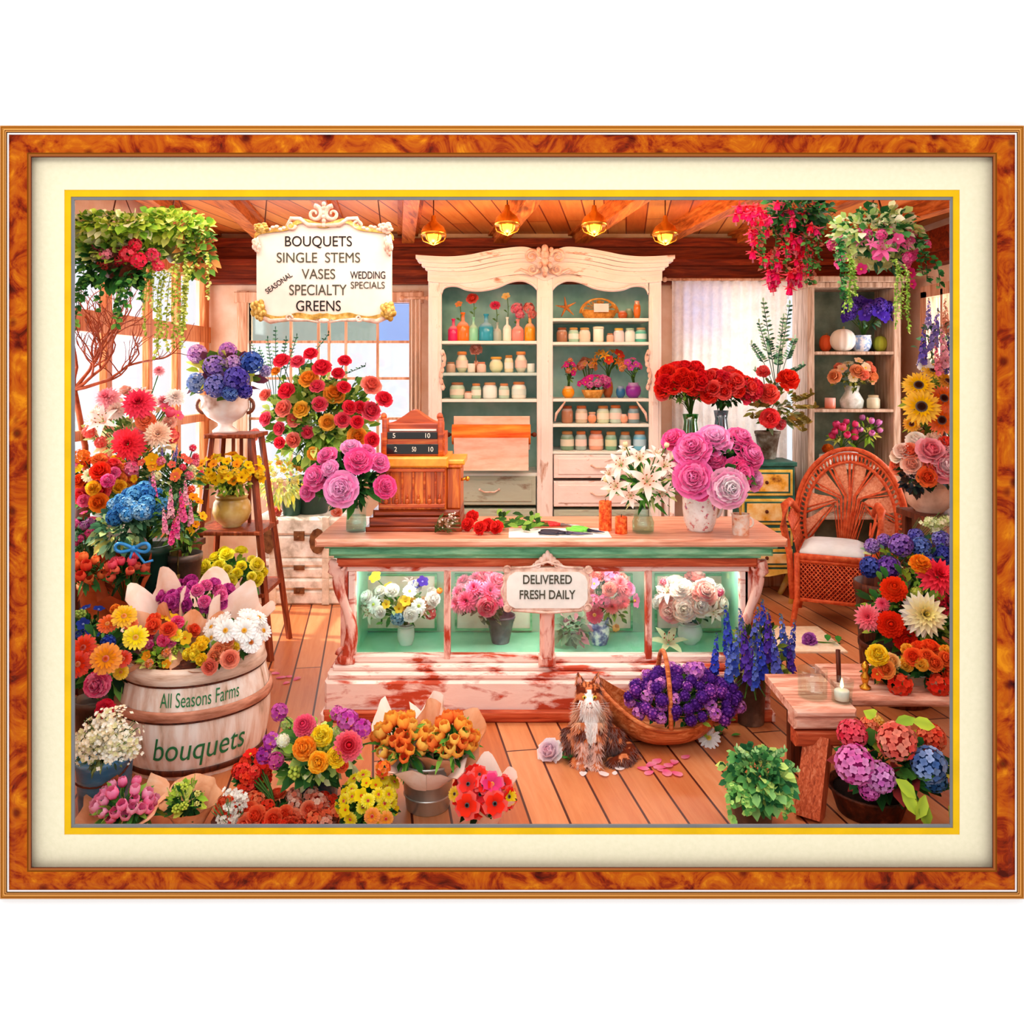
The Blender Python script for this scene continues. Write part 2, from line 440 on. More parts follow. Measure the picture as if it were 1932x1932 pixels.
def f_berry(c, c2=None):
    m = MB(); a = hx(c)
    for d in fib(16): m.ball(d*.7, .28, 6, 4, v3(a, .25))
    return m, None
KIND = dict(rose=f_rose, peony=f_peony, carnation=f_carn, dahlia=f_dahlia, pompon=f_pom, gerbera=f_gerb, daisy=f_daisy, sunflower=f_sun, anemone=f_anem,
            tulip=f_tulip, lily=f_lily, hydrangea=f_hyd, blossom=f_small, cluster=f_clust, spike=f_spike, bell=f_bell, globe=f_ball, berry=f_berry)
CACHE = {}
def bloom(parent, kind, cols, loc, d, r, spin=None, big=True, name=None):
    cols = cols if isinstance(cols, tuple) else (cols,)
    var = R.randint(0, 1) if kind not in ('spike', 'bell', 'sunflower') else 0
    key = (kind, cols, var)
    if key not in CACHE:
        m, ce = KIND[kind](*cols)
        nm = {'spike': 'flower_spike', 'bell': 'fuchsia_bloom', 'blossom': 'blossom', 'cluster': 'flower_cluster', 'berry': 'berry_cluster', 'globe': 'globe_bloom'}.get(kind, kind+'_bloom')
        CACHE[key] = (m.mesh(nm, PETAL), ce.mesh('flower_centre', PETAL) if ce else None)
    me, ce = CACHE[key]
    o = inst(me, parent, loc, qdir(d, spin), r, name)
    if ce:
        c = bpy.data.objects.new('flower_centre', ce); COL.objects.link(c); c.parent = o
    return o
GR = ['#2f5a22', '#4a7a2c', '#6a9a38', '#24481e', '#84ac48']
def foliage(parent, pts, neck, C, Rr, nleaf=60, ls=.05, cols=GR, shape=.45, name='foliage', stem_r=.0035, droop=.3, rin=.45, stemcol='#4a7030', up=.3):
    m = MB(); nk = Vector(neck); C = Vector(C)
    for p in pts:
        p = Vector(p); mid = (nk+p)/2+Vector((0, 0, .15*(p-nk).length)) - (p-nk)*.0
        mid = nk.lerp(Vector((nk.x, nk.y, p.z)), .45).lerp((nk+p)/2, .5)
        m.tube([nk+Vector((R.uniform(-.01, .01), R.uniform(-.01, .01), 0)), mid, p], stem_r, 4, hx(stemcol))
    cs = [hx(c) for c in cols]
    for k in range(nleaf):
        d = Vector((R.gauss(0, 1), R.gauss(0, 1)-.3, R.gauss(0, 1))).normalized(); f = R.uniform(rin, 1.0)
        p = C+Vector((d.x*Rr[0]*f, d.y*Rr[1]*f, d.z*Rr[2]*f))
        dd = (d+Vector((R.uniform(-.5, .5), R.uniform(-.5, .3), R.uniform(-.2, .6)+up))).normalized()
        L = ls*R.uniform(.7, 1.3); m.leaf(p-dd*L*.4, dd, L, L*shape, v3(R.choice(cs), .2), droop)
    return m.build(name, LEAF, parent)
def bunch(parent, C, Rr, spec, n, size, neck, seed=0, face=(0, -.55, .35), leaf=60, ls=.05, cols=GR, shape=.45, zmin=-.35, ymax=.45, fixed=(), jit=.12, stem=True, **kw):
    """spread blooms over an ellipsoid; spec = [(kind, cols)...], fixed = [(kind, cols, pos, radius)]"""
    st = R.getstate(); R.seed(seed*77+n); C = Vector(C); pts = []
    k = 0; ds = [d for d in fib(int(n*3.2), -1) if d.z > zmin and d.y < ymax]
    ds = [Vector((d.x, d.y, d.z)) for d in ds]; R.shuffle(ds)
    chosen = []
    for _ in range(min(n, len(ds))):
        best = max(ds, key=lambda d: min([(d-c).length for c in chosen] or [9])+R.uniform(0, .05))
        chosen.append(best); ds.remove(best)
        if not ds: break
    for i, d in enumerate(chosen):
        f = R.uniform(1-jit*2, 1+jit*.4)
        p = C+Vector((d.x*Rr[0]*f, d.y*Rr[1]*f, d.z*Rr[2]*f))
        kd, cl = spec[i % len(spec)][:2]; sz = size*(spec[i % len(spec)][2] if len(spec[i % len(spec)]) > 2 else 1)*R.uniform(.85, 1.15)
        nd = (d+Vector(face)*1.1).normalized()
        if kd in ('spike',): nd = (Vector((d.x*.4, d.y*.2, 1))).normalized(); p = p-nd*sz*.5
        if kd == 'tulip': nd = (d*.7+Vector((0, -.1, .8))).normalized()
        if kd == 'bell': nd = Vector((R.uniform(-.3, .3), R.uniform(-.3, .3), 1))
        bloom(parent, kd, cl, p, nd, sz); pts.append(p-nd*size*.3)
    for kd, cl, p, sz in fixed:
        p = Vector(p); nd = ((p-C).normalized()*.6+Vector(face)*1.3).normalized()
        if kd == 'spike': nd = Vector((R.uniform(-.15, .15), 0, 1)); p = p-nd*sz*.5
        if kd == 'tulip': nd = ((p-C).normalized()*.6+Vector((0, -.1, .9))).normalized()
        bloom(parent, kd, cl, p, nd, sz); pts.append(p-nd*sz*.3)
    if leaf or stem: foliage(parent, pts if stem else [], neck, C-Vector((0, 0, Rr[2]*.15)), (Rr[0]*.98, Rr[1]*.9, Rr[2]*.98), leaf, ls, cols, shape, **kw)
    R.setstate(st); return pts
def cloud(parent, C, Rr, n, r, cols, name='tiny_blossoms', neck=None, twigs=30, seed=1):
    """uncountable tiny blossoms such as baby's breath"""
    st = R.getstate(); R.seed(seed); m = MB(); C = Vector(C); cs = [hx(c) for c in cols]
    cl = [Vector((R.gauss(0, 1), R.gauss(0, 1), R.gauss(0, 1))).normalized()*R.uniform(.3, .95) for _ in range(max(6, n//26))]
    for k in range(n):
        d = R.choice(cl)+Vector((R.gauss(0, 1), R.gauss(0, 1), R.gauss(0, 1)))*.15
        m_r = r*R.uniform(.7, 1.3); p = C+Vector((d.x*Rr[0], d.y*Rr[1], d.z*Rr[2])); dd = (d+Vector((0, -.7, .4))).normalized()
        q = qdir(dd).to_matrix().to_4x4(); M = Matrix.Translation(p) @ q; c = v3(R.choice(cs), .1)
        for j in range(4): m.petal(M, PI*j/2, 0, 0, m_r, m_r, 35, 0, (.4, 1, .5), .1, c, c)
    if neck is not None:
        nk = Vector(neck)
        for k in range(twigs):
            d = Vector((R.gauss(0, 1), R.gauss(0, 1), R.gauss(0, 1))).normalized(); p = C+Vector((d.x*Rr[0], d.y*Rr[1], d.z*Rr[2]))*1
            m.tube([nk, nk.lerp(p, .5)+Vector((0, 0, .02)), p], .0015, 3, hx('#6a8a50'))
    o = m.build(name, PETAL, parent); o['kind'] = 'stuff'; R.setstate(st); return o
def paper(parent, base, axis, L, r0, r1, mat, peaks=5, seed=0, name='kraft_paper_wrap', open_=.9, amp=.18, flat=1.0, back=.28):
    st = R.getstate(); R.seed(seed); m = MB(); b = Vector(base); ax = Vector(axis).normalized(); q = qdir(ax, R.uniform(0, 6)).to_matrix(); seg = 40; rows = 7
    ph = [R.uniform(0, 6) for _ in range(3)]
    for th in (0, .003):
        i = len(m.v)
        for k in range(rows):
            u = k/(rows-1)
            for a in range(seg+1):
                t = 2*PI*open_*a/seg
                h = L*u*(1+amp*u*(abs(math.sin(peaks*t/2+ph[0]))-.5)*1.2)
                r = (r0+(r1-r0)*u**1.1)*(1+.06*u*math.sin(9*t+ph[1])+.04*math.sin(4*t+ph[2]))+a/seg*.004+th
                flare = 1+.25*max(0, u-.8)*5*.3
                o_ = q @ Vector((math.cos(t), math.sin(t), 0)); h *= 1+back*u*max(-.9, min(1, o_.y*1.2))
                m.vert(b+q @ Vector((r*flare*math.cos(t), r*flare*math.sin(t)*flat, h)))
        for k in range(rows-1):
            for a in range(seg):
                x = i+k*(seg+1)+a; m.face(x, x+1, x+seg+2, x+seg+1)
    o = m.build(name, mat, parent); R.setstate(st); return o
# ================================================================ materials used in the room
WHITE = pm('white_wall_paint', [(0, '#f6f6f6'), (1, '#fdfdfd')], 3, .9, bs=0)
CEIL = plankmat('ceiling_boards', [(.1, '#c05a20'), (.45, '#e27c34'), (.75, '#f2a050'), (1, '#f8b868')], PI/2+.136, 3.2, .15, '#8a2c0c')
FLOOR = plankmat('floor_boards', [(.05, '#98401c'), (.35, '#bc6434'), (.65, '#d08454'), (1, '#e0a478')], PI/2-.165, 2.6, .155, '#4a1408', .38)
BEAM = wood('beam_wood', '#8a3c14', '#c86a2c', '#e08c48', .5, 'y')
BEAMX = wood('cross_beam_wood', '#4a1608', '#7c2a10', '#a04018', .5, 'x')
CASING = wood('window_casing_wood', '#b87a58', '#dba888', '#ecc8b0', .6, 'z')
POST = wood('amber_post_wood', '#a04c20', '#cc7844', '#e09c6c', .55, 'z')
WALLP = pm('cream_plaster', [(.3, '#e2b898'), (.7, '#f4d8c4')], 5, .8, bs=.05)
CREAMP = peel('chalky_pink_paint', '#fbeae4', '#c08c74', 'x', .6, .68, 5)
CABV = peel('antique_white_paint', '#f8ece6', '#c49a84', 'z', .6, .7, 4)
TEAL = pm('teal_backboard', [(.3, '#74b0a8'), (.5, '#a8dcd4'), (.7, '#dcf8f4')], 2.0, .6)
SHELFM = pm('shelf_paint', [(.3, '#d8ece4'), (.7, '#f6f2ea')], 5, .5)
MINT = pm('mint_green_paint', [(.3, '#7cdcae'), (.6, '#a4f0cc')], 4, .35)
GREENT = pm('green_trim_paint', [(.32, '#3c8a5c'), (.5, '#6cb484'), (.68, '#a0d8a8')], 5, .4, stretch=(1, 6, 6))
PEELX = peel('peeling_pink_paint', '#fadcd0', '#c4492c', 'x', .5, .6, 4)
PEELZ = peel('peeling_salmon_paint', '#f6c4b4', '#bc4228', 'z', .46, .58, 5)
RUSTW = wood('red_brown_wood', '#8a2c14', '#c4502c', '#dc7850', .5, 'x')
TOPW = wood('worktop_wood', '#b4603c', '#e49c7c', '#f4c0a8', .35, 'x')
DARKW = wood('dark_oak', '#2a100a', '#5a2614', '#7a3a20', .5, 'z')
STANDW = wood('walnut_stand_wood', '#5a200e', '#8c3c1e', '#b05c38', .45, 'z')
HONEY = wood('honey_wood', '#8c2c08', '#cc5c14', '#f0902c', .35, 'z')
HONEYX = wood('amber_wood', '#842408', '#c04c14', '#e07c2c', .35, 'x')
KRAFT = pm('kraft_paper', [(.3, '#dc8c5c'), (.55, '#eeb088'), (.75, '#f8d0b0')], 6, .7, bs=.25, dist=1)
PINKP = pm('pale_wrapping_paper', [(.3, '#f4ccb4'), (.6, '#fce4d8')], 6, .7, bs=.25, dist=1)
GLASS = glassmat('clear_glass', '#f6fcfa', .05)
PANE = glassmat('window_pane', '#fafcff', .05)
BLUEG = glassmat('blue_transom_glass', '#c4d8fa', .05)
GREYG = glassmat('grey_transom_glass', '#d0d8d2', .06)
TERRA = pm('terracotta', [(.3, '#c8602c'), (.7, '#f0925c')], 5, .7)
GALV = pm('galvanised_steel', [(.3, '#8c9090'), (.5, '#b8bcba'), (.7, '#dcdedc')], 6, .32, .75, (1, 1, .4))
DGALV = pm('dark_zinc', [(.3, '#3a3030'), (.55, '#6a5c54'), (.75, '#b09c8c')], 6, .4, .5)
BRASS = pm('brass', [(.3, '#c07818'), (.7, '#f4b440')], 6, .25, .85)
GILT = pm('gilt_plaster', [(.3, '#8c6420'), (.5, '#c8983c'), (.7, '#e8cc80')], 26, .4, .35, bs=.5)
ROSEC = pm('rose_cream_plaster', [(.3, '#c4907c'), (.5, '#ecc4b0'), (.7, '#f8e0d4')], 18, .6, bs=.4)
INK = pm('black_ink', '#181414', bs=0)
INK2 = pm('olive_grey_ink', '#4c4a3c', bs=0)
GREENI = pm('green_stencil', '#2c7a48', bs=0)
WICK = pm('red_wicker', [(.3, '#b83c1c'), (.6, '#dc6438'), (.8, '#ee8c60')], 30, .5, bs=.5)
SOIL = pm('soil', '#2a1810', 30, .9, bs=.6)
def solidm(name, c, rough=.5, metal=0): return pm(name, [(.3, lerp(hx(c), (0, 0, 0), .18)), (.7, c)], 7, rough, metal)
WALM = None
# ================================================================ the outer frame and the white wall
FL, FT, FR, FB = 0, 237, 1932, 1696
YW = 3.02
def ringprof(name, prof, mat, parent, ends=True, kind=None):
    """mitred moulding; prof = [(inset px, Y, colour)]"""
    m = MB()
    for (ins, Y, c) in prof:
        l, t, r, b = FL+ins, FT+ins, FR-ins, FB-ins
        for (px, py) in ((l, t), (r, t), (r, b), (l, b)): m.vert(at(px, py, Y), hx(c))
    for k in range(len(prof)-1):
        for j in range(4):
            a = k*4+j; b = k*4+(j+1) % 4; m.face(a, a+4, b+4, b)
    return m.build(name, mat, parent, smooth=False)
def burl():
    m, nt, b = newmat('burl_veneer'); v = coords(nt, (1, 1, 1))
    f = nz(nt, v, 7, 8, .65, 1.6); c = ramp(nt, f, [(.32, '#4c1002'), (.42, '#8c2604'), (.5, '#b04a06'), (.58, '#bc5c08'), (.7, '#dc8410')])
    w = nt.nodes.new('ShaderNodeTexVoronoi'); w.inputs['Scale'].default_value = 9; nt.links.new(v, w.inputs['Vector'])
    r2 = ramp(nt, w.outputs['Distance'], [(0, '#3a0a04'), (.1, '#8a2a10'), (.22, '#ffffff'), (1, '#ffffff')])
    mx = nt.nodes.new('ShaderNodeMixRGB'); mx.blend_type = 'MULTIPLY'; mx.inputs[0].default_value = .85
    nt.links.new(c, mx.inputs[1]); nt.links.new(r2, mx.inputs[2]); nt.links.new(mx.outputs[0], b.inputs['Base Color'])
    b.inputs['Roughness'].default_value = .5; b.inputs['Specular IOR Level'].default_value = .06; return m
BURL = burl()
GOLDM = attrmat('golden_moulding', .5, spec=.05)
fr = thing('picture_frame', (0, YW, Z(966, YW)), 'large burl wood picture frame with golden outer moulding and cream mat on the white wall', 'picture frame')
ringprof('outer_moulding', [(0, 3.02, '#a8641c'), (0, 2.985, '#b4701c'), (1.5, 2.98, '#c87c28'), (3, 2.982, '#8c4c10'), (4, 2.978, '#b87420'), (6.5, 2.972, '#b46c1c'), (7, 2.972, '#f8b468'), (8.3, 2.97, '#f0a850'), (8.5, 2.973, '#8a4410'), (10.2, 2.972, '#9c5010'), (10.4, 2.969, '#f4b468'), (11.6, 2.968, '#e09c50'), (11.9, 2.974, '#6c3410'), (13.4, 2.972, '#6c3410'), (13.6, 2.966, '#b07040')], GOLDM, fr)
ringprof('pearl_bead', [(13.6, 2.966, '#e8d0c8'), (14.6, 2.962, '#fffaf6'), (16.2, 2.962, '#fff4ee'), (17.6, 2.968, '#c8a8a8')], attrmat('pearl_paint', .25), fr)
ringprof('burl_panel', [(17.6, 2.968, '#ffffff'), (30, 2.96, '#ffffff'), (51, 2.963, '#ffffff')], BURL, fr)
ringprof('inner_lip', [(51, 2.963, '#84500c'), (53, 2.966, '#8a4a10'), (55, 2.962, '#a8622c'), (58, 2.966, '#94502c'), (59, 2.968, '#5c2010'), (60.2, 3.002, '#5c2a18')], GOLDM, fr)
matc = pm('cream_mat_board', [(.3, '#ece2c0'), (.7, '#f3e8c8')], 60, .85, bs=.1)
def ringrect(name, o, i, Y, mat, parent, Yb=None):
    m = MB(); Yb = Yb or Y+.004
    R4 = [(o, Y), (i, Y), (i, Yb), (o, Yb)]
    for (l, t, r, b), y in R4:
        for (px, py) in ((l, t), (r, t), (r, b), (l, b)): p = at(px, py, Y); m.vert((p.x, y, p.z))
    for k in range(4):
        for j in range(4):
            a = k*4+j; b = k*4+(j+1) % 4; c = ((k+1) % 4)*4; m.face(a, c+j, c+(j+1) % 4, b)
    return m.build(name, mat, parent, smooth=False)
ringrect('cream_mat', (50, 287, 1882, 1646), (121, 358, 1811, 1575), 3.0, matc, fr)
ringrect('yellow_liner', (118, 355, 1814, 1578), (133.5, 371, 1798.5, 1562.5), 3.003, solidm('yellow_liner_board', '#f0bc04', .8), fr, 3.008)
ringrect('grey_liner', (130, 368, 1802, 1566), (140, 377, 1793, 1556), 3.006, solidm('grey_liner_board', '#7c7c7e', .8), fr, 3.012)
m = MB(); hx0, hx1, hz0, hz1 = X(80, YW), X(1852, YW), Z(1616, YW), Z(317, YW)
m.box(-4.5, hx0, YW, 3.06, -2, 5.5).box(hx1, 4.5, YW, 3.06, -2, 5.5).box(hx0, hx1, YW, 3.06, -2, hz0).box(hx0, hx1, YW, 3.06, hz1, 5.5)
tag(m.build('wall_front', WHITE, smooth=False), kind='structure')
# ================================================================ room shell
XL, XR, YB, ZC = -2.55, 3.27, 7.0, 2.95
def struct(name, m, mat, **k): return tag(m.build(name, mat, smooth=False, **k), kind='structure')
struct('floor', MB().box(XL-.1, XR+.1, 3.06, YB+.1, -.08, 0), FLOOR)
struct('ceiling', MB().box(XL-.1, XR+.1, 3.06, YB+.1, ZC, ZC+.08), CEIL)
n = 0
for px in (300, 400, 505, 640, 770, 940, 1090, 1245, 1390, 1560, 1740):
    x1 = X(px, YB); x0 = x1+.137*(YB-3.1); n += 1
    if x0 > XR-.05:
        t_ = (XR-.08-x1)/.137; y0 = YB-t_; x0 = x1+.137*t_
    else: y0 = 3.1
    m = MB(); m.bar((x0, y0, ZC-.05), (x1, YB-.02, ZC-.05), .1, .1); m.bar((x0, y0, ZC-.012), (x1, YB-.02, ZC-.012), .17, .024)
    struct('trim_%d' % n, m, BEAM)
m = MB(); m.box(XL, XR, YB-.14, YB, Z(470, YB), Z(441, YB)-.06).box(XL, XR, YB-.08, YB, Z(535, YB), Z(470, YB)).box(XL, XR, YB-.17, YB, Z(505, YB), Z(494, YB)).box(XL, XR, YB-.12, YB, Z(538, YB), Z(530, YB))
struct('trim_%d' % (n+1), m, BEAMX); n += 1
# back wall with two windows
wx0, wx1, wz0, wz1 = X(470, YB), X(775, YB), Z(905, YB), Z(572, YB)
vx0, vx1, vz0, vz1 = X(1290, YB), X(1505, YB), Z(880, YB), Z(545, YB)
m = MB(); b0, b1 = YB, YB+.1
m.box(XL-.1, wx0, b0, b1, 0, ZC).box(wx1, vx0, b0, b1, 0, ZC).box(vx1, XR+.1, b0, b1, 0, ZC)
m.box(wx0, wx1, b0, b1, 0, wz0).box(wx0, wx1, b0, b1, wz1, ZC).box(vx0, vx1, b0, b1, 0, vz0).box(vx0, vx1, b0, b1, vz1, ZC)
struct('wall_back', m, WALLP)
def window(idx, x0, x1, z0, z1, Y, cols, rows, panes, th=.022, fm=None):
    fm = fm or CASING; m = MB()
    m.bbox(x0-.09, x0, Y-.05, Y+.06, z0-.09, z1+.1).bbox(x1, x1+.09, Y-.05, Y+.06, z0-.09, z1+.1).bbox(x0-.11, x1+.11, Y-.06, Y+.06, z1, z1+.09).bbox(x0-.12, x1+.12, Y-.09, Y+.06, z0-.06, z0)
    for c in cols: m.box(c-th/2, c+th/2, Y+.01, Y+.04, z0, z1)
    for r in rows: m.box(x0, x1, Y+.012, Y+.038, r-th/2, r+th/2)
    o = struct('window_%d' % idx, m, fm)
    for (a, b, c, d, mt) in panes: MB().box(a, b, Y+.022, Y+.026, c, d).build('pane', mt, o, smooth=False)
    return o
wy = Z(645, YB)
window(1, wx0, wx1, wz0, wz1, YB, [X(p, YB) for p in (548, 600, 620, 652, 712)], [wy, Z(714, YB), Z(790, YB)],
       [(wx0, X(652, YB), wy, wz1, GREYG), (X(652, YB), X(712, YB), wy, wz1, GREYG), (X(712, YB), wx1, wy, wz1, BLUEG), (wx0, wx1, wz0, wy, PANE)])
window(2, vx0, vx1, vz0, vz1, YB, [X(1360, YB), X(1430, YB)], [Z(640, YB), Z(740, YB)], [(vx0, X(1360, YB), Z(640, YB), vz1, BLUEG), (X(1360, YB), vx1, Z(640, YB), vz1, PANE), (vx0, vx1, vz0, Z(640, YB), PANE)])
# left wall: posts, rails, glazing
m = MB(); m.box(XL-.1, XL, 3.06, YB, 0, .55).box(XL-.1, XL, 3.06, YB, 2.62, ZC).box(XL-.1, XL, 3.06, 4.3, .55, 2.62)
struct('wall_left', m, WALLP)
m = MB()
for y, w in ((4.62, .10), (5.25, .11), (5.85, .09), (6.35, .1), (6.93, .14)): m.bbox(XL-.03, XL+.02, y-w*.36, y+w*.36, .55, 2.62)
for z, w in ((2.1, .13), (1.42, .06), (.6, .1), (2.58, .08)): m.box(XL-.025, XL+.025, 4.3, YB, z-w/2, z+w/2)
o = struct('window_3', m, POST); MB().box(XL-.03, XL-.025, 4.3, YB, .55, 2.62).build('pane', PANE, o, smooth=False)
# right wall
m = MB(); m.box(XR, XR+.1, 3.06, 5.2, 0, ZC).box(XR, XR+.1, 6.55, YB, 0, ZC).box(XR, XR+.1, 5.2, 6.55, 0, .95).box(XR, XR+.1, 5.2, 6.55, 2.42, ZC)
struct('wall_right', m, WALLP)
m = MB()
for y, w in ((5.2, .08), (5.85, .035), (6.28, .035), (6.56, .1)): m.box(XR-.04, XR+.06, y-w/2, y+w/2, .95, 2.42)
for z, w in ((2.42, .09), (1.75, .04), (.95, .09)): m.box(XR-.04, XR+.06, 5.2, 6.6, z-w/2, z+w/2)
o = struct('window_4', m, CASING); MB().box(XR+.02, XR+.025, 5.2, 6.55, .95, 2.42).build('pane', PANE, o, smooth=False)
m = MB(); m.box(XR-.12, XR, 3.1, YB-.1, 2.6, 2.86).box(XR-.17, XR, 3.1, YB-.1, 2.68, 2.74)
struct('trim_%d' % (n+1), m, BEAMX); n += 1
struct('baseboard_back', MB().bbox(XL, XR, YB-.03, YB, 0, .14), CASING)
# curtains
def curtain(x0, x1, z0, z1, y, mat, label, waves=9, amp=.025, par=None, name='curtain'):
    m = MB(); N = waves*8
    for th in (0, .004):
        i = len(m.v)
        for k in range(N+1):
            u = k/N; x = x0+(x1-x0)*u
            for j in range(5):
                w = j/4; a = amp*(.5+.7*w); m.vert((x+.01*math.sin(u*31)*w, y+a*math.sin(u*waves*2*PI)+.3*a*math.sin(u*17)+th, z1+(z0-z1)*w))
        for k in range(N):
            for j in range(4):
                a = i+k*5+j; m.face(a, a+1, a+6, a+5)
    r = thing(name, ((x0+x1)/2, y, z0), label, 'curtain')
    m.build('drape', mat, r); mm = MB(); mm.tube([(x0-.05, y, z1+.012), (x1+.05, y, z1+.012)], .012, 8); mm.ball((x0-.06, y, z1+.012), .022); mm.ball((x1+.06, y, z1+.012), .022)
    mm.build('curtain_rod', CASING, r); return r
lm, nt, b = newmat('white_lace'); nt.nodes.remove(b); v = coords(nt, (1, 1, 1)); f = nz(nt, v, 9, 5, .7, .5)
t1 = nt.nodes.new('ShaderNodeBsdfTransparent'); t2 = nt.nodes.new('ShaderNodeBsdfDiffuse'); t3 = nt.nodes.new('ShaderNodeBsdfTranslucent')
t2.inputs[0].default_value = (.98, .93, .88, 1); t3.inputs[0].default_value = (1, .96, .92, 1)
x1 = nt.nodes.new('ShaderNodeMixShader'); x1.inputs[0].default_value = .55; nt.links.new(t2.outputs[0], x1.inputs[1]); nt.links.new(t3.outputs[0], x1.inputs[2])
x2 = nt.nodes.new('ShaderNodeMixShader'); nt.links.new(ramp(nt, f, [(.4, (.0, .0, .0)), (.62, (.22, .22, .22))]), x2.inputs[0]); nt.links.new(x1.outputs[0], x2.inputs[1]); nt.links.new(t1.outputs[0], x2.inputs[2])
nt.links.new(x2.outputs[0], nt.nodes['Material Output'].inputs[0]); LACE = lm
curtain(X(1268, 6.85), X(1485, 6.85), Z(930, 6.85), Z(530, 6.85), 6.85, LACE, 'white lace curtain drawn across the right back window', 12, name='lace_curtain')
curtain(X(772, 6.85), X(793, 6.85), Z(900, 6.85), Z(565, 6.85), 6.85, pm('beige_linen', '#e8c8b0'), 'narrow beige curtain beside the back window, left of the white cabinet', 3)
# ================================================================ display counter
cx0, cx1 = X(612, 4.3), X(1455, 4.3); ccx = X(1033, 4.42)
ct = thing('display_counter', (ccx, 4.6, 0), 'long shabby painted display counter with glass front and wooden worktop', 'counter')
m = MB(); m.bbox(cx0, cx1, 4.3, 4.9, .02, .2, .012).bbox(cx0-.015, cx1+.015, 4.27, 4.9, 0, .045, .008).bbox(cx0+.01, cx1-.01, 4.32, 4.88, .2, .235, .01).bbox(cx0+.03, cx1-.03, 4.35, 4.88, .235, .262, .008)
m.build('plinth', PEELX, ct, smooth=False)
m = MB(); m.bbox(cx0, cx1, 4.265, 4.3, 0, .06, .01); m.build('kick_board', RUSTW, ct, smooth=False)
bx0, bx1 = X(655, 4.42), X(1412, 4.42)
m = MB(); m.bbox(bx0, bx1, 4.4, 4.46, .262, .30, .006).bbox(bx0, bx1, 4.4, 4.46, Z(1077, 4.42), Z(1064, 4.42), .006)
m.bbox(bx0, X(671, 4.42), 4.41, 4.46, .3, .745).bbox(X(1396, 4.42), bx1, 4.41, 4.46, .3, .745)
m.build('front_frame', PEELX, ct, smooth=False)
for a, b in ((838, 850), (1217, 1229)): MB().bbox(X(a, 4.42), X(b, 4.42), 4.395, 4.45, .28, .75).build('mullion', PEELZ, ct, smooth=False)
m = MB(); m.box(bx0+.02, bx1-.02, 4.46, 4.86, .262, .28); m.box(bx0+.02, bx0+.035, 4.46, 4.86, .28, .75); m.box(bx1-.035, bx1-.02, 4.46, 4.86, .28, .75)
m.build('case_floor', MINT, ct, smooth=False)
m = MB(); m.box(bx0, bx1, 4.86, 4.89, .2, .8); m.build('back_panel', pm('sage_backboard', [(.3, '#8cb098'), (.7, '#c0d4bc')], 4, .6), ct, smooth=False)
for a, b in ((690, 820), (862, 1000), (1062, 1190), (1240, 1380)):
    x0, x1 = X(a, 4.84), X(b, 4.84); m = MB(); m.box(x0, x1, 4.85, 4.86, Z(1185, 4.85), Z(1086, 4.85)); p = m.build('inset_panel', pm('blush_panel', [(.3, '#dcc4b0'), (.7, '#f4ecdc')], 5, .6), ct, smooth=False)
    m = MB(); w = .012
    m.box(x0-w, x1+w, 4.84, 4.86, Z(1185, 4.85)-w, Z(1185, 4.85)).box(x0-w, x1+w, 4.84, 4.86, Z(1086, 4.85), Z(1086, 4.85)+w).box(x0-w, x0, 4.84, 4.86, Z(1185, 4.85), Z(1086, 4.85)).box(x1, x1+w, 4.84, 4.86, Z(1185, 4.85), Z(1086, 4.85)); m.build('panel_moulding', GREENT, p, smooth=False)
for a, b in ((671, 838), (850, 1020), (1046, 1217), (1229, 1396)):
    MB().box(X(a, 4.42), X(b, 4.42), 4.43, 4.434, .3, .745).build('glass_panel', GLASS, ct, smooth=False)
m = MB(); m.bbox(cx0+.05, cx1-.05, 4.36, 4.9, .775, .83, .01); m.build('painted_shade_strip', RUSTW, ct, smooth=False)  # red-brown strip gives the shade below the green frieze as colour
m = MB(); m.bbox(X(618, 4.3), X(1462, 4.3), 4.32, 4.92, .84, .89, .012).bbox(X(612, 4.3), X(1468, 4.3), 4.3, 4.92, .885, .9, .006).bbox(cx0+.04, cx1-.04, 4.34, 4.9, .826, .842, .004); m.build('green_frieze', GREENT, ct, smooth=False)
wx = (X(594, 4.27), X(1486, 4.27))
m = MB(); m.bbox(wx[0], wx[1], 4.26, 4.95, .9, .94, .014); m.build('worktop', TOPW, ct, smooth=False)
# scrolled corner pilasters
for side, pxc in ((-1, 652), (1, 1416)):
    xc = X(pxc, 4.4); m = MB(); pts = []; rr = []
    for k in range(25):
        u = k/24; z = .8-(.8-.27)*u; off = .035*math.sin(u*PI*2*.95+.5)+(.03 if u < .1 else 0)*1; pts.append((xc+side*off, 4.39, z)); rr.append(.022+.014*abs(math.cos(u*PI*1.1)))
    m.tube(pts, rr, 8)
    m.tube(spiral((xc+side*.02, .775), .04, 1.4, 0 if side < 0 else PI, -side, y=4.385), [.013-.0003*k for k in range(27)], 7)
    m.tube(spiral((xc-side*.0, .315), .038, 1.3, PI if side < 0 else 0, side, y=4.375), [.014-.0003*k for k in range(27)], 7)
    m.ball((xc, 4.385, .29), (.045, .04, .035)); m.bbox(xc-.05, xc+.05, 4.37, 4.44, .262, .285); m.bbox(xc-.03, xc+.02, 4.41, 4.5, .28, .79)
    m.build('scrolled_pilaster', PEELZ, ct)
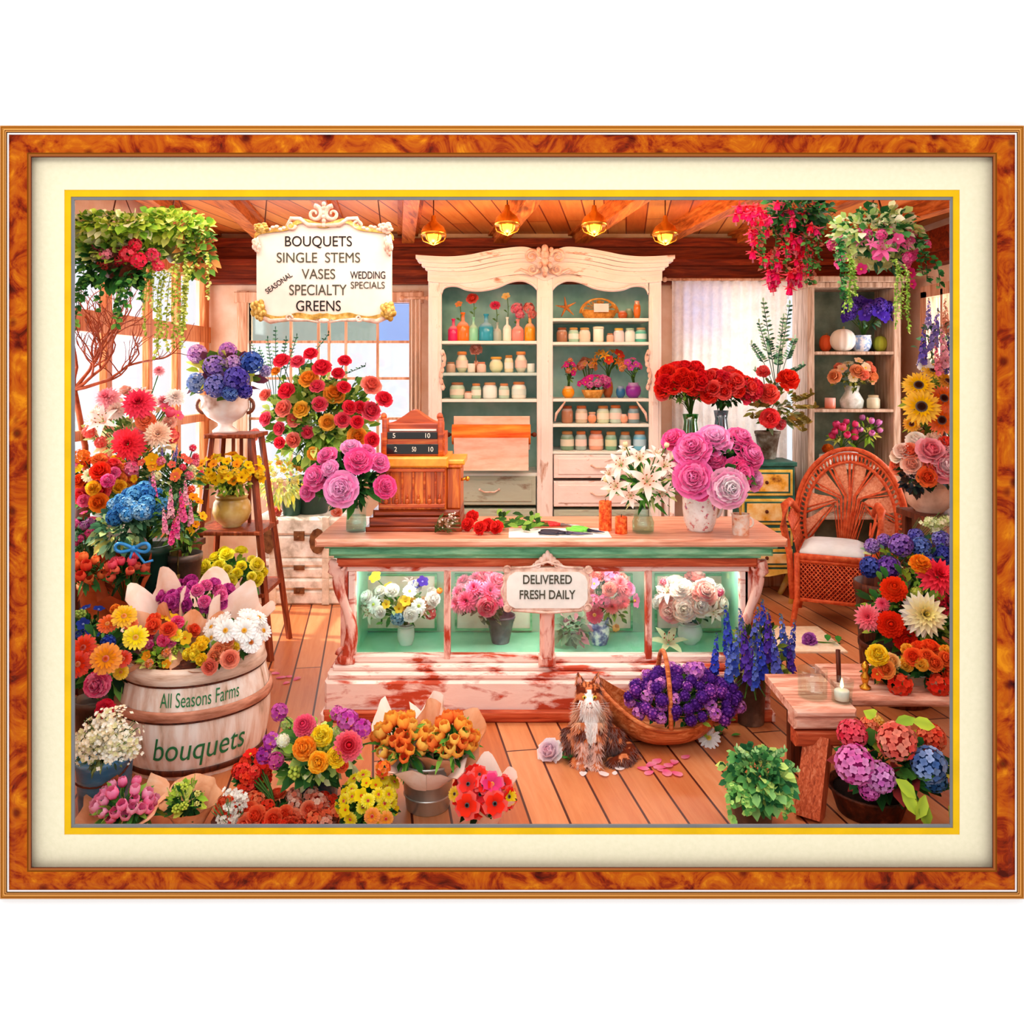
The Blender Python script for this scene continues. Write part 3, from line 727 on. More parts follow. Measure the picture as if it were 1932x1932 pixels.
# counter sign on its post
sx, sy = X(1033, 4.3), 4.3
sg = thing('counter_sign', (sx, 4.35, .262), 'carved cream sign reading DELIVERED FRESH DAILY on a post before the counter', 'sign')
m = MB(); m.bbox(sx-.038, sx+.038, 4.33, 4.39, .263, .62, .012).bbox(sx-.022, sx+.022, 4.315, 4.34, .31, .56, .01).bbox(sx-.045, sx+.045, 4.32, 4.39, .263, .32, .015); m.build('sign_post', PEELZ, sg, smooth=False)
def sr(px, py): return (X(px, sy), Z(py, sy))
O = [(957, 1075), (965, 1070), (1095, 1070), (1108, 1075), (1113, 1088), (1113, 1137), (1106, 1148), (1095, 1152), (968, 1152), (955, 1147), (949, 1135), (949, 1088)]
m = MB(); m.prism([sr(*p) for p in O][::-1], 4.29, 4.325); m.build('sign_frame', ROSEC, sg, smooth=False, bev=.006)
O = [(972, 1078), (1092, 1078), (1104, 1086), (1108, 1096), (1108, 1130), (1102, 1140), (1092, 1146), (972, 1146), (961, 1140), (956, 1130), (956, 1096), (960, 1086)]
m = MB(); m.prism([sr(*p) for p in O][::-1], 4.283, 4.3); m.build('sign_face', solidm('ivory_enamel', '#fdf9f0', .5), sg, smooth=False)
text('DELIVERED', X(1033, 4.28), Z(1093.5, 4.28), S(92, 4.28), S(17, 4.28), 4.283, INK2, sg, 'lettering', bold=.01)
text('FRESH DAILY', X(1033, 4.28), Z(1122, 4.28), S(105, 4.28), S(17, 4.28), 4.283, INK2, sg, 'lettering', bold=.01)
m = MB()
def orn(m, px, py, Y, r, flip=1, start=0, t=.007, turns=1.25):
    m.tube(spiral((X(px, Y), Z(py, Y)), S(r, Y), turns, start, flip, y=Y), [t*(1-.02*k) for k in range(27)], 6)
for (px, py, f) in ((956, 1075, 1), (1110, 1075, -1), (957, 1147, -1), (1108, 1147, 1)):
    orn(m, px, py, 4.285, 8, f, 0, .006); m.ball(at(px, py, 4.295), (.022, .014, .022))
for k in range(9):
    u = (k-4)/4; m.ball(at(1033+u*24, 1068-(1-abs(u))*20, 4.3), (.014, .012, .016+.012*(1-abs(u))))
orn(m, 1016, 1066, 4.29, 9, 1, 0); orn(m, 1050, 1066, 4.29, 9, -1, PI)
m.tube([at(965, 1072, 4.29), at(1000, 1070, 4.29), at(1033, 1060, 4.29), at(1066, 1070, 4.29), at(1100, 1072, 4.29)], .007)
m.tube([at(949+3*math.sin(k), 1088+k*6, 4.29) for k in range(9)], .006); m.tube([at(1113+3*math.sin(k), 1088+k*6, 4.29) for k in range(9)], .006); m.tube([at(968, 1151, 4.29), at(1033, 1156, 4.29), at(1098, 1151, 4.29)], .008)
m.build('carved_ornament', ROSEC, sg)
# ================================================================ white cabinet
CY = 6.5
def c_(px): return X(px, CY)
def cz(py): return Z(py, CY)
cab = thing('armoire', (c_(1028), 6.7, 0), 'tall antique white open cabinet with wavy carved cornice against the back wall', 'cabinet')
m = MB()
for a, b in ((808, 833), (1013, 1043), (1225, 1248)):
    m.bbox(c_(a), c_(b), CY, CY+.04, 0, cz(520)); w = (c_(b)-c_(a)); m.bbox(c_(a)+w*.25, c_(b)-w*.25, CY-.008, CY, .1, cz(560), .005)
m.build('stile', CABV, cab, smooth=False)
m = MB(); m.box(c_(808), c_(812), CY+.04, 6.97, 0, cz(520)).box(c_(1244), c_(1248), CY+.04, 6.97, 0, cz(520)).box(c_(1026), c_(1030), CY+.04, 6.95, 0, cz(520)); m.box(c_(808), c_(1248), CY+.02, 6.97, cz(522), cz(510)); m.build('side_panel', CABV, cab, smooth=False)
m = MB(); m.box(c_(810), c_(1246), 6.95, 6.97, 0, cz(515)); m.build('backboard', TEAL, cab, smooth=False)
def wave(pts, n=40):
    """smooth polyline through px points"""
    out = []
    for i in range(len(pts)-1):
        p0 = pts[max(i-1, 0)]; p1 = pts[i]; p2 = pts[i+1]; p3 = pts[min(i+2, len(pts)-1)]
        for k in range(6):
            t = k/6; out.append(tuple(.5*((2*b)+(-a+c)*t+(2*a-5*b+4*c-d)*t*t+(-a+3*b-3*c+d)*t**3) for a, b, c, d in zip(p0, p1, p2, p3)))
    out.append(pts[-1]); return out
half = [(787, 484), (815, 486), (850, 487), (885, 484), (915, 478), (950, 472), (985, 469), (1005, 473), (1028, 482)]
full = half+[(2056-x, y) for x, y in half[::-1][1:]]
W = wave(full)
m = MB()
def cstrip(m, W, a, b, y0, ins=0):
    f = lambda x: 1028+(x-1028)*(1-ins/240)
    m.strip([(c_(f(x)), cz(y+a)) for x, y in W], [(c_(f(x)), cz(y+b)) for x, y in W], y0, CY+.05)
cstrip(m, W, 0, 7, CY-.1, 0); cstrip(m, W, 7, 12, CY-.085, 3); cstrip(m, W, 12, 20, CY-.06, 10); cstrip(m, W, 20, 26, CY-.035, 16)
m.build('cornice', CREAMP, cab, smooth=False)
m = MB(); cstrip(m, W, 26, 46, CY-.012, 20); cstrip(m, W, 30, 34, CY-.022, 24); cstrip(m, W, 42, 48, CY-.022, 24); m.build('frieze', CREAMP, cab, smooth=False)
vl = wave([(833, 556), (838, 545), (850, 541), (864, 542), (880, 548), (905, 550), (935, 545), (962, 534), (985, 531), (1003, 538), (1013, 548)])
vr = [(2056-x, y) for x, y in vl[::-1]]
m = MB()
for v in (vl, vr):
    m.strip([(c_(x), cz(520)) for x, y in v], [(c_(x), cz(y)) for x, y in v], CY-.004, CY+.03); m.tube([(c_(x), CY-.006, cz(y-3)) for x, y in v], .008, 6)
m.build('scalloped_valance', CREAMP, cab)
m = MB()
orn(m, 1003, 484, CY-.11, 14, 1, 0, .014, 1.5); orn(m, 1053, 484, CY-.11, 14, -1, PI, .014, 1.5)
for k, (px, py, r) in enumerate(((1028, 470, 9), (1028, 480, 11), (1028, 494, 10), (1028, 508, 8), (1028, 518, 6), (1016, 472, 6), (1040, 472, 6), (1018, 500, 6), (1038, 500, 6))): m.ball(at(px, py, CY-.09), (S(r, CY)*.8, .05, S(r, CY)))
orn(m, 1005, 508, CY-.06, 10, -1, 0, .012); orn(m, 1051, 508, CY-.06, 10, 1, PI, .012)
for sgn in (-1, 1):
    m.tube([at(1028+sgn*8, 512, CY-.05), at(1028+sgn*25, 518, CY-.05), at(1028+sgn*45, 508, CY-.04), at(1028+sgn*58, 514, CY-.03)], [.012, .014, .01, .003])
m.build('carved_crest', ROSEC, cab)
for px, sgn in ((833, 1), (1225, -1)):
    m = MB()
    for k in range(7): m.ball((c_(px+sgn*(2+3*math.sin(k*1.1))), CY-.01, cz(665+k*11)), (.016, .012, .024))
    m.tube([(c_(px+sgn*(3+5*math.sin(k*.6))), CY-.015, cz(660+k*6)) for k in range(13)], [.004+.004*math.sin(k/12*PI) for k in range(13)], 6); m.build('side_carving', ROSEC, cab)
SH = {}
def shelf(key, x0, x1, py, mat=SHELFM, t=6):
    z = cz(py); MB().bbox(c_(x0), c_(x1), CY+.005, 6.95, z-S(t, CY), z, .004).build('shelf', mat, cab, smooth=False); SH[key] = z
shelf('L1', 833, 1013, 643); shelf('L2', 833, 1013, 703, pm('blue_grey_shelf', '#c4e0dc')); shelf('L3', 833, 1013, 753)
shelf('R1', 1043, 1225, 600); shelf('R2', 1043, 1225, 645); shelf('R3', 1043, 1225, 752); shelf('R4', 1043, 1225, 800); shelf('R5', 1043, 1225, 852, t=5)
shelf('L4', 833, 1013, 893)
GRW = peel('sage_worn_paint', '#b4bca8', '#8c7c68', 'x', .55, .66, 4)
for (x0, x1, t, b, mt) in ((1045, 1223, 858, 902, CREAMP), (1045, 1223, 908, 956, CREAMP), (1045, 1223, 962, 1010, GRW), (1045, 1223, 1016, 1060, GRW), (835, 1011, 898, 953, GRW), (835, 1011, 960, 1015, GRW)):
    m = MB(); m.bbox(c_(x0), c_(x1), CY-.005, CY+.4, cz(b), cz(t), .006); m.bbox(c_(x0+8), c_(x1-8), CY-.014, CY, cz(b-7), cz(t+7), .01)
    d = m.build('drawer', mt, cab, smooth=False); m = MB(); xm, zm = (x0+x1)/2, (t+b)/2
    m.tube([at(xm-18, zm-2, CY-.02), at(xm-10, zm+3, CY-.035), at(xm+10, zm+3, CY-.035), at(xm+18, zm-2, CY-.02)], .006); m.ball(at(xm-18, zm-2, CY-.018), .01); m.ball(at(xm+18, zm-2, CY-.018), .01); m.build('drawer_pull', ROSEC, d)
m = MB(); m.box(c_(833), c_(1225), CY+.01, CY+.05, 0, cz(1060)); m.build('base_board', GRW, cab, smooth=False)
# curved brackets low in the right bay
for a, sgn in ((1047, 1), (1221, -1)):
    m = MB(); m.tube([at(a, 795, CY+.01), at(a+sgn*3, 780, CY+.01), at(a+sgn*12, 768, CY+.01), at(a+sgn*20, 757, CY+.01)], [.006, .012, .01, .005]); m.build('scroll_bracket', ROSEC, cab)
# ================================================================ helpers for small wares
ORD = ['first', 'second', 'third', 'fourth', 'fifth', 'sixth', 'seventh', 'eighth', 'ninth']
def jar(px, py, Y, w, h, col, lid, label, group, name='jar', zb=None, shape=0, band=None, cat='jar'):
    r = S(w, Y)/2; H = S(h, Y); zb = Z(py, Y) if zb is None else zb; x = X(px, Y); c = hx(col)
    t = thing(name, (x, Y+r, zb), label, cat, group); m = MB(); P = (x, Y+r, zb)
    if shape == 0: pr = [(r*.85, 0), (r, H*.07), (r, H*.66), (r*.82, H*.8), (r*.7, H*.84)]
    elif shape == 1: pr = [(r*.55, 0), (r*.9, H*.2), (r, H*.42), (r*.9, H*.62), (r*.6, H*.8), (r*.7, H*.86)]
    else: pr = [(r*.9, 0), (r, H*.1), (r*1.0, H*.8), (r*.95, H*.86)]
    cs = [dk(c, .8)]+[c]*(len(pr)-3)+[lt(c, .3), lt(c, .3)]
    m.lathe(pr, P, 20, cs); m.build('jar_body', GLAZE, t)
    if lid:
        l = hx(lid); m = MB(); m.col = l; rl = pr[-1][0]*1.12; m.lathe([(rl, H*.84), (rl, H*.97), (rl*.85, H), (.001, H)], P, 20); m.build('lid', PAINT, t)
    if band: m = MB(); m.col = hx(band); m.lathe([(r*1.012, H*.22), (r*1.015, H*.25), (r*1.015, H*.56), (r*1.012, H*.58)], P, 20); m.build('paper_label', PAINT, t)
    return t
def pot(name, px, pyb, pyt, Y, wt, wb, mat, label, cat='pot', parent=None, rim=.1, zb=None, lip=1.06, belly=None, part='pot', soil=True):
    """tapered vessel between two pixel heights; returns (root, rim centre)"""
    zb = Z(pyb, Y) if zb is None else zb; zt = Z(pyt, Y); H = zt-zb; x = X(px, Y); a = S(wt, Y)/2; b = S(wb, Y)/2
    P = Vector((x, Y+a, zb)); t = parent or thing(name, P, label, cat)
    if belly: pr = [(b, 0), (b*1.02, H*.04), (lerp((b,), (belly*a,), .7)[0], H*.22), (belly*a, H*.48), (lerp((a,), (belly*a,), .6)[0], H*.78), (a*.95, H*.9), (a*lip, H)]
    else: pr = [(b*.96, 0), (b, H*.02), (a*.99, H*(1-rim)), (a*lip, H*(1-rim)+.002), (a*lip, H)]
    wt_ = max(.004, a*.06)
    pr2 = pr+[(pr[-1][0]-wt_, H), (pr[-1][0]-wt_, H*.82), (.001, H*.8)]
    MB().lathe(pr2, P, 32).build(part, mat, t)
    if soil: MB().lathe([(a*.9, H*.86), (.001, H*.88)], P, 20).build('soil', SOIL, t)
    return t, Vector((P.x, P.y, zt))
def glassvase(name, px, pyt, Y, wt, wb, label, zb, mat=None, belly=1.0, water=True, cat='vase', neck=.8):
    zt = Z(pyt, Y); H = zt-zb; x = X(px, Y); a = S(wt, Y)/2; b = S(wb, Y)/2; P = Vector((x, Y+a, zb)); t = thing(name, P, label, cat)
    w = .003; o = [(b*.9, 0), (b, H*.03), (b*belly, H*.35), (a*neck, H*.75), (a, H)]
    i = [(a-w, H), (a*neck-w, H*.75), (b*belly-w, H*.35), (b-w, H*.06), (.001, H*.05)]
    MB().lathe(o+i, P, 28).build('glass_body', mat or GLASS, t)
    if water: MB().lathe([(.001, H*.06), (b*.94, H*.06), (b*belly*.95, H*.35), ((b*belly+a*neck)*.46, H*.55), (.001, H*.55)], P, 24).build('water', glassmat('vase_water', '#dcf0e4', .08), t)
    return t, Vector((P.x, P.y, zt))
# ================================================================ cabinet contents
bt = [(855, 21, 43, '#e0286c', 'raspberry pink'), (873, 25, 55, '#f07828', 'tall orange'), (893, 19, 46, '#8cd8b0', 'pale green'), (917, 28, 52, '#2c9cb8', 'teal blue'), (938, 17, 36, '#a8b8ac', 'small grey green'),
      (957, 17, 46, '#f4f4e4', 'clear white'), (977, 23, 42, '#f08c80', 'salmon pink'), (1000, 21, 50, '#f8a020', 'amber yellow')]
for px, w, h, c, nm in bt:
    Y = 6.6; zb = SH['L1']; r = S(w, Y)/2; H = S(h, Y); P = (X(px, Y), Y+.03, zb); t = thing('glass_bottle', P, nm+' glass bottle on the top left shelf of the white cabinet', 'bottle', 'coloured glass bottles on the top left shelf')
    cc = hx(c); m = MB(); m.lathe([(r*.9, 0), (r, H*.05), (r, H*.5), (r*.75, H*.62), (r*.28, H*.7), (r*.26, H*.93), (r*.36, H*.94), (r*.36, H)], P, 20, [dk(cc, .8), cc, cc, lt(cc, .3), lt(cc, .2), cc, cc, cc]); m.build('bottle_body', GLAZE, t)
for px, pyt, kd, cl, rp, nm, k in ((868, 575, 'blossom', ('#f49c60',), 8, 'peach flower stem', 1), (893, 563, 'rose', ('#e83818',), 11, 'red flower stem', 1), (936, 576, 'gerbera', ('#d82858', '#a01838'), 11, 'crimson flat flower stem', 1), (957, 560, 'blossom', ('#f8d080', '#f0a040'), 9, 'cream yellow flower stem', 1), (977, 582, 'cluster', ('#e85878',), 13, 'pink blossom sprig', 2), (1000, 582, 'cluster', ('#f07868',), 12, 'coral blossom sprig', 2)):
    Y = 6.63; t = thing('cut_flower', (X(px, Y), Y, SH['L1']), nm+' standing in a bottle on the top cabinet shelf', 'flower', 'single stems in the glass bottles')
    m = MB(); m.tube([(X(px, Y), Y, SH['L1']+.04), (X(px+2, Y), Y, Z(pyt+20, Y)), at(px, pyt, Y)], .0035, 5, hx('#5a8a50')); m.leaf(at(px, pyt+22, Y), (.5, -.3, .6), .05, .02, hx('#6a9a50')); m.leaf(at(px, pyt+30, Y), (-.5, -.3, .6), .05, .02, hx('#4a7a40')); m.build('stem', LEAF, t)
    for j in range(k): bloom(t, kd, cl, at(px+j*6-2, pyt+j*11, Y-.01), (R.uniform(-.3, .3), -.8, .6), S(rp, Y)*(1-.2*j))
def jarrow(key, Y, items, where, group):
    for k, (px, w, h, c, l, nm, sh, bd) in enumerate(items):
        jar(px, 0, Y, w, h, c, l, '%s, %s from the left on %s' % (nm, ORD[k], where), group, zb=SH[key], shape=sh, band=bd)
jarrow('L2', 6.58, [(850, 18, 20, '#c8a890', '#b08060', 'squat tan jar', 0, None), (871, 23, 40, '#d8dcb8', '#d88848', 'tall cream green jar', 1, '#f0d8c8'), (889, 15, 20, '#e8dccc', None, 'small white pot', 2, None), (908, 18, 20, '#e8c4b4', '#d88868', 'squat blush jar', 0, None),
                    (936, 27, 30, '#dce0b4', '#e0a848', 'round pale yellow jar', 1, None), (960, 17, 33, '#e8dcb8', '#b88040', 'slim straw coloured jar', 0, '#f4e8dc'), (983, 23, 40, '#e4dcc4', '#e09050', 'tall milky jar', 1, '#e8c8bc'), (1002, 15, 20, '#dce8dc', None, 'small mint white pot', 2, None)], 'the second left cabinet shelf', 'jars on the second left cabinet shelf')
jarrow('L3', 6.58, [(862, 29, 31, '#b8d4b4', '#b87850', 'wide green glazed jar', 0, '#e8dcc8'), (883, 15, 14, '#e8c8b8', '#b07050', 'tiny blush jar', 0, None), (898, 19, 29, '#a8c8ac', '#d88850', 'slim green jar', 0, '#f0e8d8'), (924, 28, 31, '#eceee8', '#e0a070', 'wide white jar', 0, None),
                    (951, 20, 29, '#b8d0bc', '#d88858', 'pale sage jar', 0, '#e8e0d0'), (979, 28, 32, '#f0ece0', '#e08850', 'wide ivory jar', 0, '#d8e4dc')], 'the third left cabinet shelf', 'jars on the third left cabinet shelf')
jarrow('R2', 6.58, [(1061, 21, 28, '#b07858', '#8c4c2c', 'brown earthenware jar', 0, None), (1083, 20, 28, '#a8d4bc', '#c89050', 'green banded jar', 0, '#f4ece0'), (1104, 22, 28, '#e4dcc8', '#d0a060', 'cream jar', 0, '#f0d4c0'), (1130, 20, 30, '#f4f0dc', '#e8e0c4', 'tall ivory jar', 2, None), (1152, 14, 17, '#e0b498', '#b87850', 'tiny peach jar', 0, None),
                    (1169, 21, 27, '#ece0e4', '#e0b450', 'pinkish white jar', 0, None), (1190, 20, 27, '#f0f4f0', '#a8c0a8', 'white jar with sage lid', 0, None), (1211, 22, 28, '#5cc4b0', '#c8a070', 'turquoise jar', 0, '#d8f0ec')], 'the second right cabinet shelf', 'jars on the second right cabinet shelf')
jarrow('R4', 6.58, [(1071, 22, 33, '#b87c5c', '#a05030', 'tan brown jar', 0, None), (1098, 23, 33, '#d8c0a4', '#d87848', 'beige jar', 0, '#f4d4c4'), (1118, 17, 21, '#e49468', '#f0b490', 'squat terracotta pot', 1, None), (1139, 24, 33, '#d4dcb8', '#d08850', 'pale green jar', 0, '#f4e4cc'), (1163, 24, 34, '#c4d8c8', '#e08048', 'mint glass jar', 0, '#f0d8cc'),
                    (1178, 16, 20, '#f0a484', None, 'small coral pot', 1, None), (1197, 22, 33, '#7c9ca4', '#c87850', 'blue grey jar', 0, '#e8c0b0')], 'the fourth right cabinet shelf', 'jars on the fourth right cabinet shelf')
jarrow('R5', 6.58, [(1071, 26, 36, '#7c9c7c', '#c89058', 'dark green jar', 0, '#e4d8c0'), (1097, 22, 36, '#a8b8ac', '#e08850', 'grey green jar', 0, '#f0d4c8'), (1126, 28, 37, '#f0a88c', '#e07c50', 'wide salmon jar', 0, '#f8d0bc'), (1154, 22, 35, '#84b490', '#d8a060', 'leaf green jar', 0, '#d8dcb4'), (1181, 22, 35, '#88a094', '#c88048', 'slate green jar', 0, '#e8d8cc'), (1209, 25, 36, '#74c0dc', '#e08850', 'sky blue jar', 0, '#bcdcec')], 'the lowest right cabinet shelf', 'jars on the lowest right cabinet shelf')
# pink bloom vase on L2
t = jar(898, 0, 6.66, 12, 26, '#d88860', None, 'small coral bud vase standing behind the jars of the second left shelf', None, 'bud_vase', SH['L2'], 1, cat='vase')
t = thing('cut_flower', (X(898, 6.67), 6.67, SH['L2']+.08), 'single large pale pink bloom in the bud vase on the second left shelf', 'flower'); bloom(t, 'carnation', ('#f4a890',), at(898, 660, 6.66), (0, -.7, .6), S(15, 6.6))
MB().tube([at(898, 664, 6.67), (X(898, 6.67), 6.67, SH['L2']+.06)], .004, 5, hx('#c87850')).build('stem', LEAF, t)
# R1: dried things
STRAW = pm('straw', [(.3, '#c0742c'), (.6, '#e8a850'), (.8, '#f8d090')], 30, .7, bs=.6)
Y = 6.62; zb = SH['R1']
t = thing('straw_basket', (X(1132, Y), Y, zb), 'golden straw basket with arched handle and a blank tag on the top right shelf', 'basket')
m = MB(); P = (X(1132, Y), Y+.08, zb); m.lathe([(.1, 0), (.125, .03), (.14, .07), (.13, .075), (.09, .03), (.001, .02)], P, 32, wob=.03, sy=.55); m.build('basket_body', STRAW, t)
m = MB()
for d in (-.008, .008): m.tube([(P[0]+(.145+d)*math.cos(a), P[1]-.02, zb+.05+.115*math.sin(a)) for a in [PI*k/16 for k in range(17)]], .008, 6)
m.build('handle', STRAW, t); MB().bbox(X(1120, Y), X(1148, Y), P[1]-.1, P[1]-.094, Z(589, Y), Z(573, Y), .002).build('tag', solidm('pale_card', '#fce8e0'), t, smooth=False)
m = MB()
for k in range(70): a = R.uniform(0, PI); rr = R.uniform(.02, .12); p = Vector((P[0]+rr*math.cos(a), P[1]-R.uniform(0, .05), zb+.06+.06*math.sin(a))); m.leaf(p, (math.cos(a), -.3, math.sin(a)), .05, .008, v3(hx('#e8a040')))
m.build('dried_grass', LEAF, t)
t = thing('twig_star', (X(1066, Y), Y, zb), 'brown twig star leaning at the left end of the top right shelf', 'ornament'); m = MB()
for k in range(5):
    a = PI/2+k*2*PI/5+.15; c0 = at(1068, 580, Y); m.tube([c0, c0+Vector((math.cos(a)*.085, -.01, math.sin(a)*.085))], [.014, .003], 6)
m.build('twigs', wood('twig', '#8a4818', '#c47838', '#d89850'), t)
for px, h, c, nm in ((1176, 18, '#c86434', 'small rust coloured bowl'), (1203, 40, '#e07828', 'tall amber bottle'), (1188, 24, '#88a078', 'small green plant pot')):
    jar(px, 0, 6.66 if px == 1188 else 6.6, 14 if h > 30 else 18, h, c, None, nm+' at the right end of the top right cabinet shelf', None, 'pottery', zb, 1, cat='pottery')
# R3: vases with flowers
Y = 6.6; zb = SH['R3']
jar(1073, 0, Y, 24, 26, '#f89c18', None, 'round orange vase on the middle right cabinet shelf', None, 'round_vase', zb, 1, cat='vase')
jar(1197, 0, Y, 30, 34, '#8c2898', None, 'round purple vase on the middle right cabinet shelf', None, 'round_vase', zb, 1, cat='vase')
jar(1172, 0, Y+.03, 18, 26, '#2c6c9c', None, 'small blue vase beside the round purple vase', None, 'round_vase', zb, 1, cat='vase')
jar(1148, 0, Y+.12, 20, 44, '#c86434', None, 'tall rust vase behind the flower basket in the cabinet', None, 'tall_vase', zb, 1, cat='vase')
t = thing('flower_basket', (X(1120, Y), Y+.05, zb), 'little wicker basket of magenta flowers on the middle right cabinet shelf', 'basket')
MB().lathe([(.06, 0), (.085, .05), (.09, .065), (.08, .06), (.001, .05)], (X(1120, Y), Y+.06, zb), 24, wob=.03).build('basket_body', STRAW, t)
bunch(t, at(1122, 722, Y+.05), (S(30, Y), .06, S(12, Y)), [('blossom', ('#d83098',)), ('cluster', ('#e048a8',))], 14, S(8, Y), (X(1120, Y), Y+.06, zb+.06), 3, leaf=24, ls=.03)
def bq(name, px, py, Y, w, h, spec, n, rp, neck, label, cat='bouquet', seed=0, group=None, **k):
    """cut flowers standing in a vessel"""
    t = thing(name, neck, label, cat, group); fx = [(a, b, at(x_, y_, Y+k_.get('dy', 0) if False else Y-.02), S(r_, Y)) for (a, b, x_, y_, r_) in k.pop('fix', [])]; k_ = {}
    bunch(t, at(px, py, Y+k.pop('dz', .0)), (S(w, Y), S(k.pop('d', min(w, h)), Y), S(h, Y)), spec, n, S(rp, Y), neck, seed, fixed=fx, **k); return t
bq('small_bouquet', 1073, 698, 6.62, 12, 20, [('blossom', ('#d02888',)), ('blossom', ('#e85890',)), ('cluster', ('#e88030',))], 9, 6, (X(1073, 6.62), 6.63, zb+.08), 'loose magenta and orange sprigs in the round orange vase', seed=5, leaf=16, ls=.03)
bq('small_bouquet', 1150, 678, 6.68, 26, 15, [('lily', ('#f8b830', '#f08020')), ('lily', ('#f4a028', '#e04828')), ('blossom', ('#e84830',))], 9, 11, (X(1148, 6.7), 6.73, zb+.15), 'yellow and orange lilies in the tall rust vase of the cabinet', seed=6, leaf=16, ls=.04)
bq('small_bouquet', 1190, 692, 6.62, 18, 16, [('blossom', ('#e060a8',)), ('cluster', ('#f09830',)), ('blossom', ('#c850b0',))], 9, 7, (X(1197, 6.62), 6.65, zb+.12), 'pink and orange sprigs in the round purple vase', seed=7, leaf=14, ls=.03)
bq('small_bouquet', 1108, 690, 6.8, 14, 12, [('blossom', ('#f0a070',)), ('cluster', ('#e87850',))], 7, 8, (X(1110, 6.8), 6.8, zb), 'peach blossoms standing at the back of the middle right cabinet shelf', seed=8, leaf=10, ls=.03)
# wrapping-paper roll
Y = 6.42; t = thing('paper_roll_dispenser', (X(928, Y), Y, Z(885, Y)), 'orange and blush wrapping paper roll hanging in the left bay of the white cabinet', 'paper roll')
ORP = pm('orange_paper', [(.3, '#e04c14'), (.5, '#ec7828'), (.7, '#f8a040')], 3, .55, stretch=(1, 1, 9)); BLP = pm('blush_paper', [(.3, '#f4a888'), (.6, '#f8d4c0')], 4, .6, stretch=(1, 1, 4))
MB().bbox(X(855, Y), X(1000, Y), Y+.06, Y+.075, Z(850, Y), Z(786, Y), .004).build('back_board', BLP, t, smooth=False)
m = MB(); i0 = [(Y+.02+S(19, Y)*math.cos(a), Z(820, Y)+S(19, Y)*math.sin(a)) for a in [2*PI*k/24 for k in range(24)]]
for x in (X(853, Y), X(1001, Y)):
    for (y, z) in i0: m.vert((x, y, z))
for k in range(24): m.face(k, (k+1) % 24, 24+(k+1) % 24, 24+k)
m.face(*range(24)); m.face(*range(47, 23, -1)); m.build('roll', ORP, t)
m = MB(); N = 10
for x in (X(857, Y), X(997, Y)):
    for k in range(N+1): u = k/N; m.vert((x, Y-.055+.03*math.sin(u*2.5), Z(825+u*62, Y)))
    for k in range(N+1): u = k/N; m.vert((x, Y-.052+.03*math.sin(u*2.5), Z(825+u*62, Y)))
for k in range(N):
    m.face(k, k+1, 2*N+2+k+1, 2*N+2+k); m.face(N+1+k, 3*N+3+k, 3*N+3+k+1, N+1+k+1)
m.build('hanging_sheet', BLP, t); m = MB(); m.tube([at(846, 820, Y+.02), at(1006, 820, Y+.02)], .01, 8); m.ball(at(1008, 820, Y+.02), .02); m.ball(at(846, 820, Y+.02), .02); m.build('spindle', DARKW, t)
# ================================================================ hanging price sign
Y = 4.6
hs = thing('hanging_sign', (X(611, Y), Y, Z(605, Y)), 'ornate hanging sign listing bouquets, single stems, vases and greens', 'sign')
top = wave([(484, 447), (492, 438), (515, 434), (545, 430), (562, 420), (575, 417), (611, 426), (647, 417), (660, 420), (677, 430), (707, 434), (730, 438), (738, 447)])
bot = wave([(484, 585), (500, 596), (525, 603), (548, 600), (565, 596), (590, 600), (605, 597), (611, 599), (617, 597), (632, 600), (657, 596), (674, 600), (697, 603), (722, 596), (738, 585)])
nb = len(top)
def resamp(P, n, a, b):
    out = []
    for k in range(n):
        x = a+(b-a)*k/(n-1)
        for i in range(len(P)-1):
            if P[i][0] <= x <= P[i+1][0]+1e-6: u = (x-P[i][0])/max(1e-6, P[i+1][0]-P[i][0]); out.append((x, P[i][1]+(P[i+1][1]-P[i][1])*u)); break
        else: out.append((x, P[-1][1]))
    return out
T_ = resamp(top, 60, 484, 738); B_ = resamp(bot, 60, 484, 738)
m = MB(); m.strip([a2(x, y, Y) for x, y in T_], [a2(x, y, Y) for x, y in B_], Y, Y+.04)
m.build('sign_board', pm('cream_sign_board', [(.3, '#ecccc0'), (.6, '#f4e6da')], 2.5, .6), hs, smooth=False)
m = MB(); m.strip([a2(611+(x-611)*1.02, y-4, Y) for x, y in T_], [a2(611+(x-611)*1.02, y+5, Y) for x, y in T_], Y-.015, Y+.05); m.build('top_rail', GILT, hs, smooth=False)
m = MB(); m.strip([a2(611+(x-611)*1.02, y-6, Y) for x, y in B_], [a2(611+(x-611)*1.02, y+4, Y) for x, y in B_], Y-.015, Y+.05); m.build('bottom_rail', GILT, hs, smooth=False)
m = MB()
for s_ in (-1, 1):
    m.tube(spiral((X(611+s_*17, Y), Z(404, Y)), S(15, Y), 1.3, PI/2, s_, y=Y-.01), [.014*(1-.025*k) for k in range(27)], 7)
    m.tube([at(611+s_*4, 425, Y-.01), at(611+s_*30, 424, Y-.01), at(611+s_*45, 413, Y-.01), at(611+s_*62, 412, Y-.01), at(611+s_*72, 428, Y-.01)], [.012, .014, .012, .012, .005])
    orn(m, 611+s_*62, 425, Y-.01, 9, s_, 0, .009)
    for k in range(6): m.ball(at(611+s_*(75+k*7), 430+3*math.sin(k*2), Y-.01), (.014, .012, .01))
for k in range(6): m.ball(at(611, 385+k*8, Y-.01), (.012+.004*(k % 2), .014, .014))
m.build('carved_crest', ROSEC, hs)
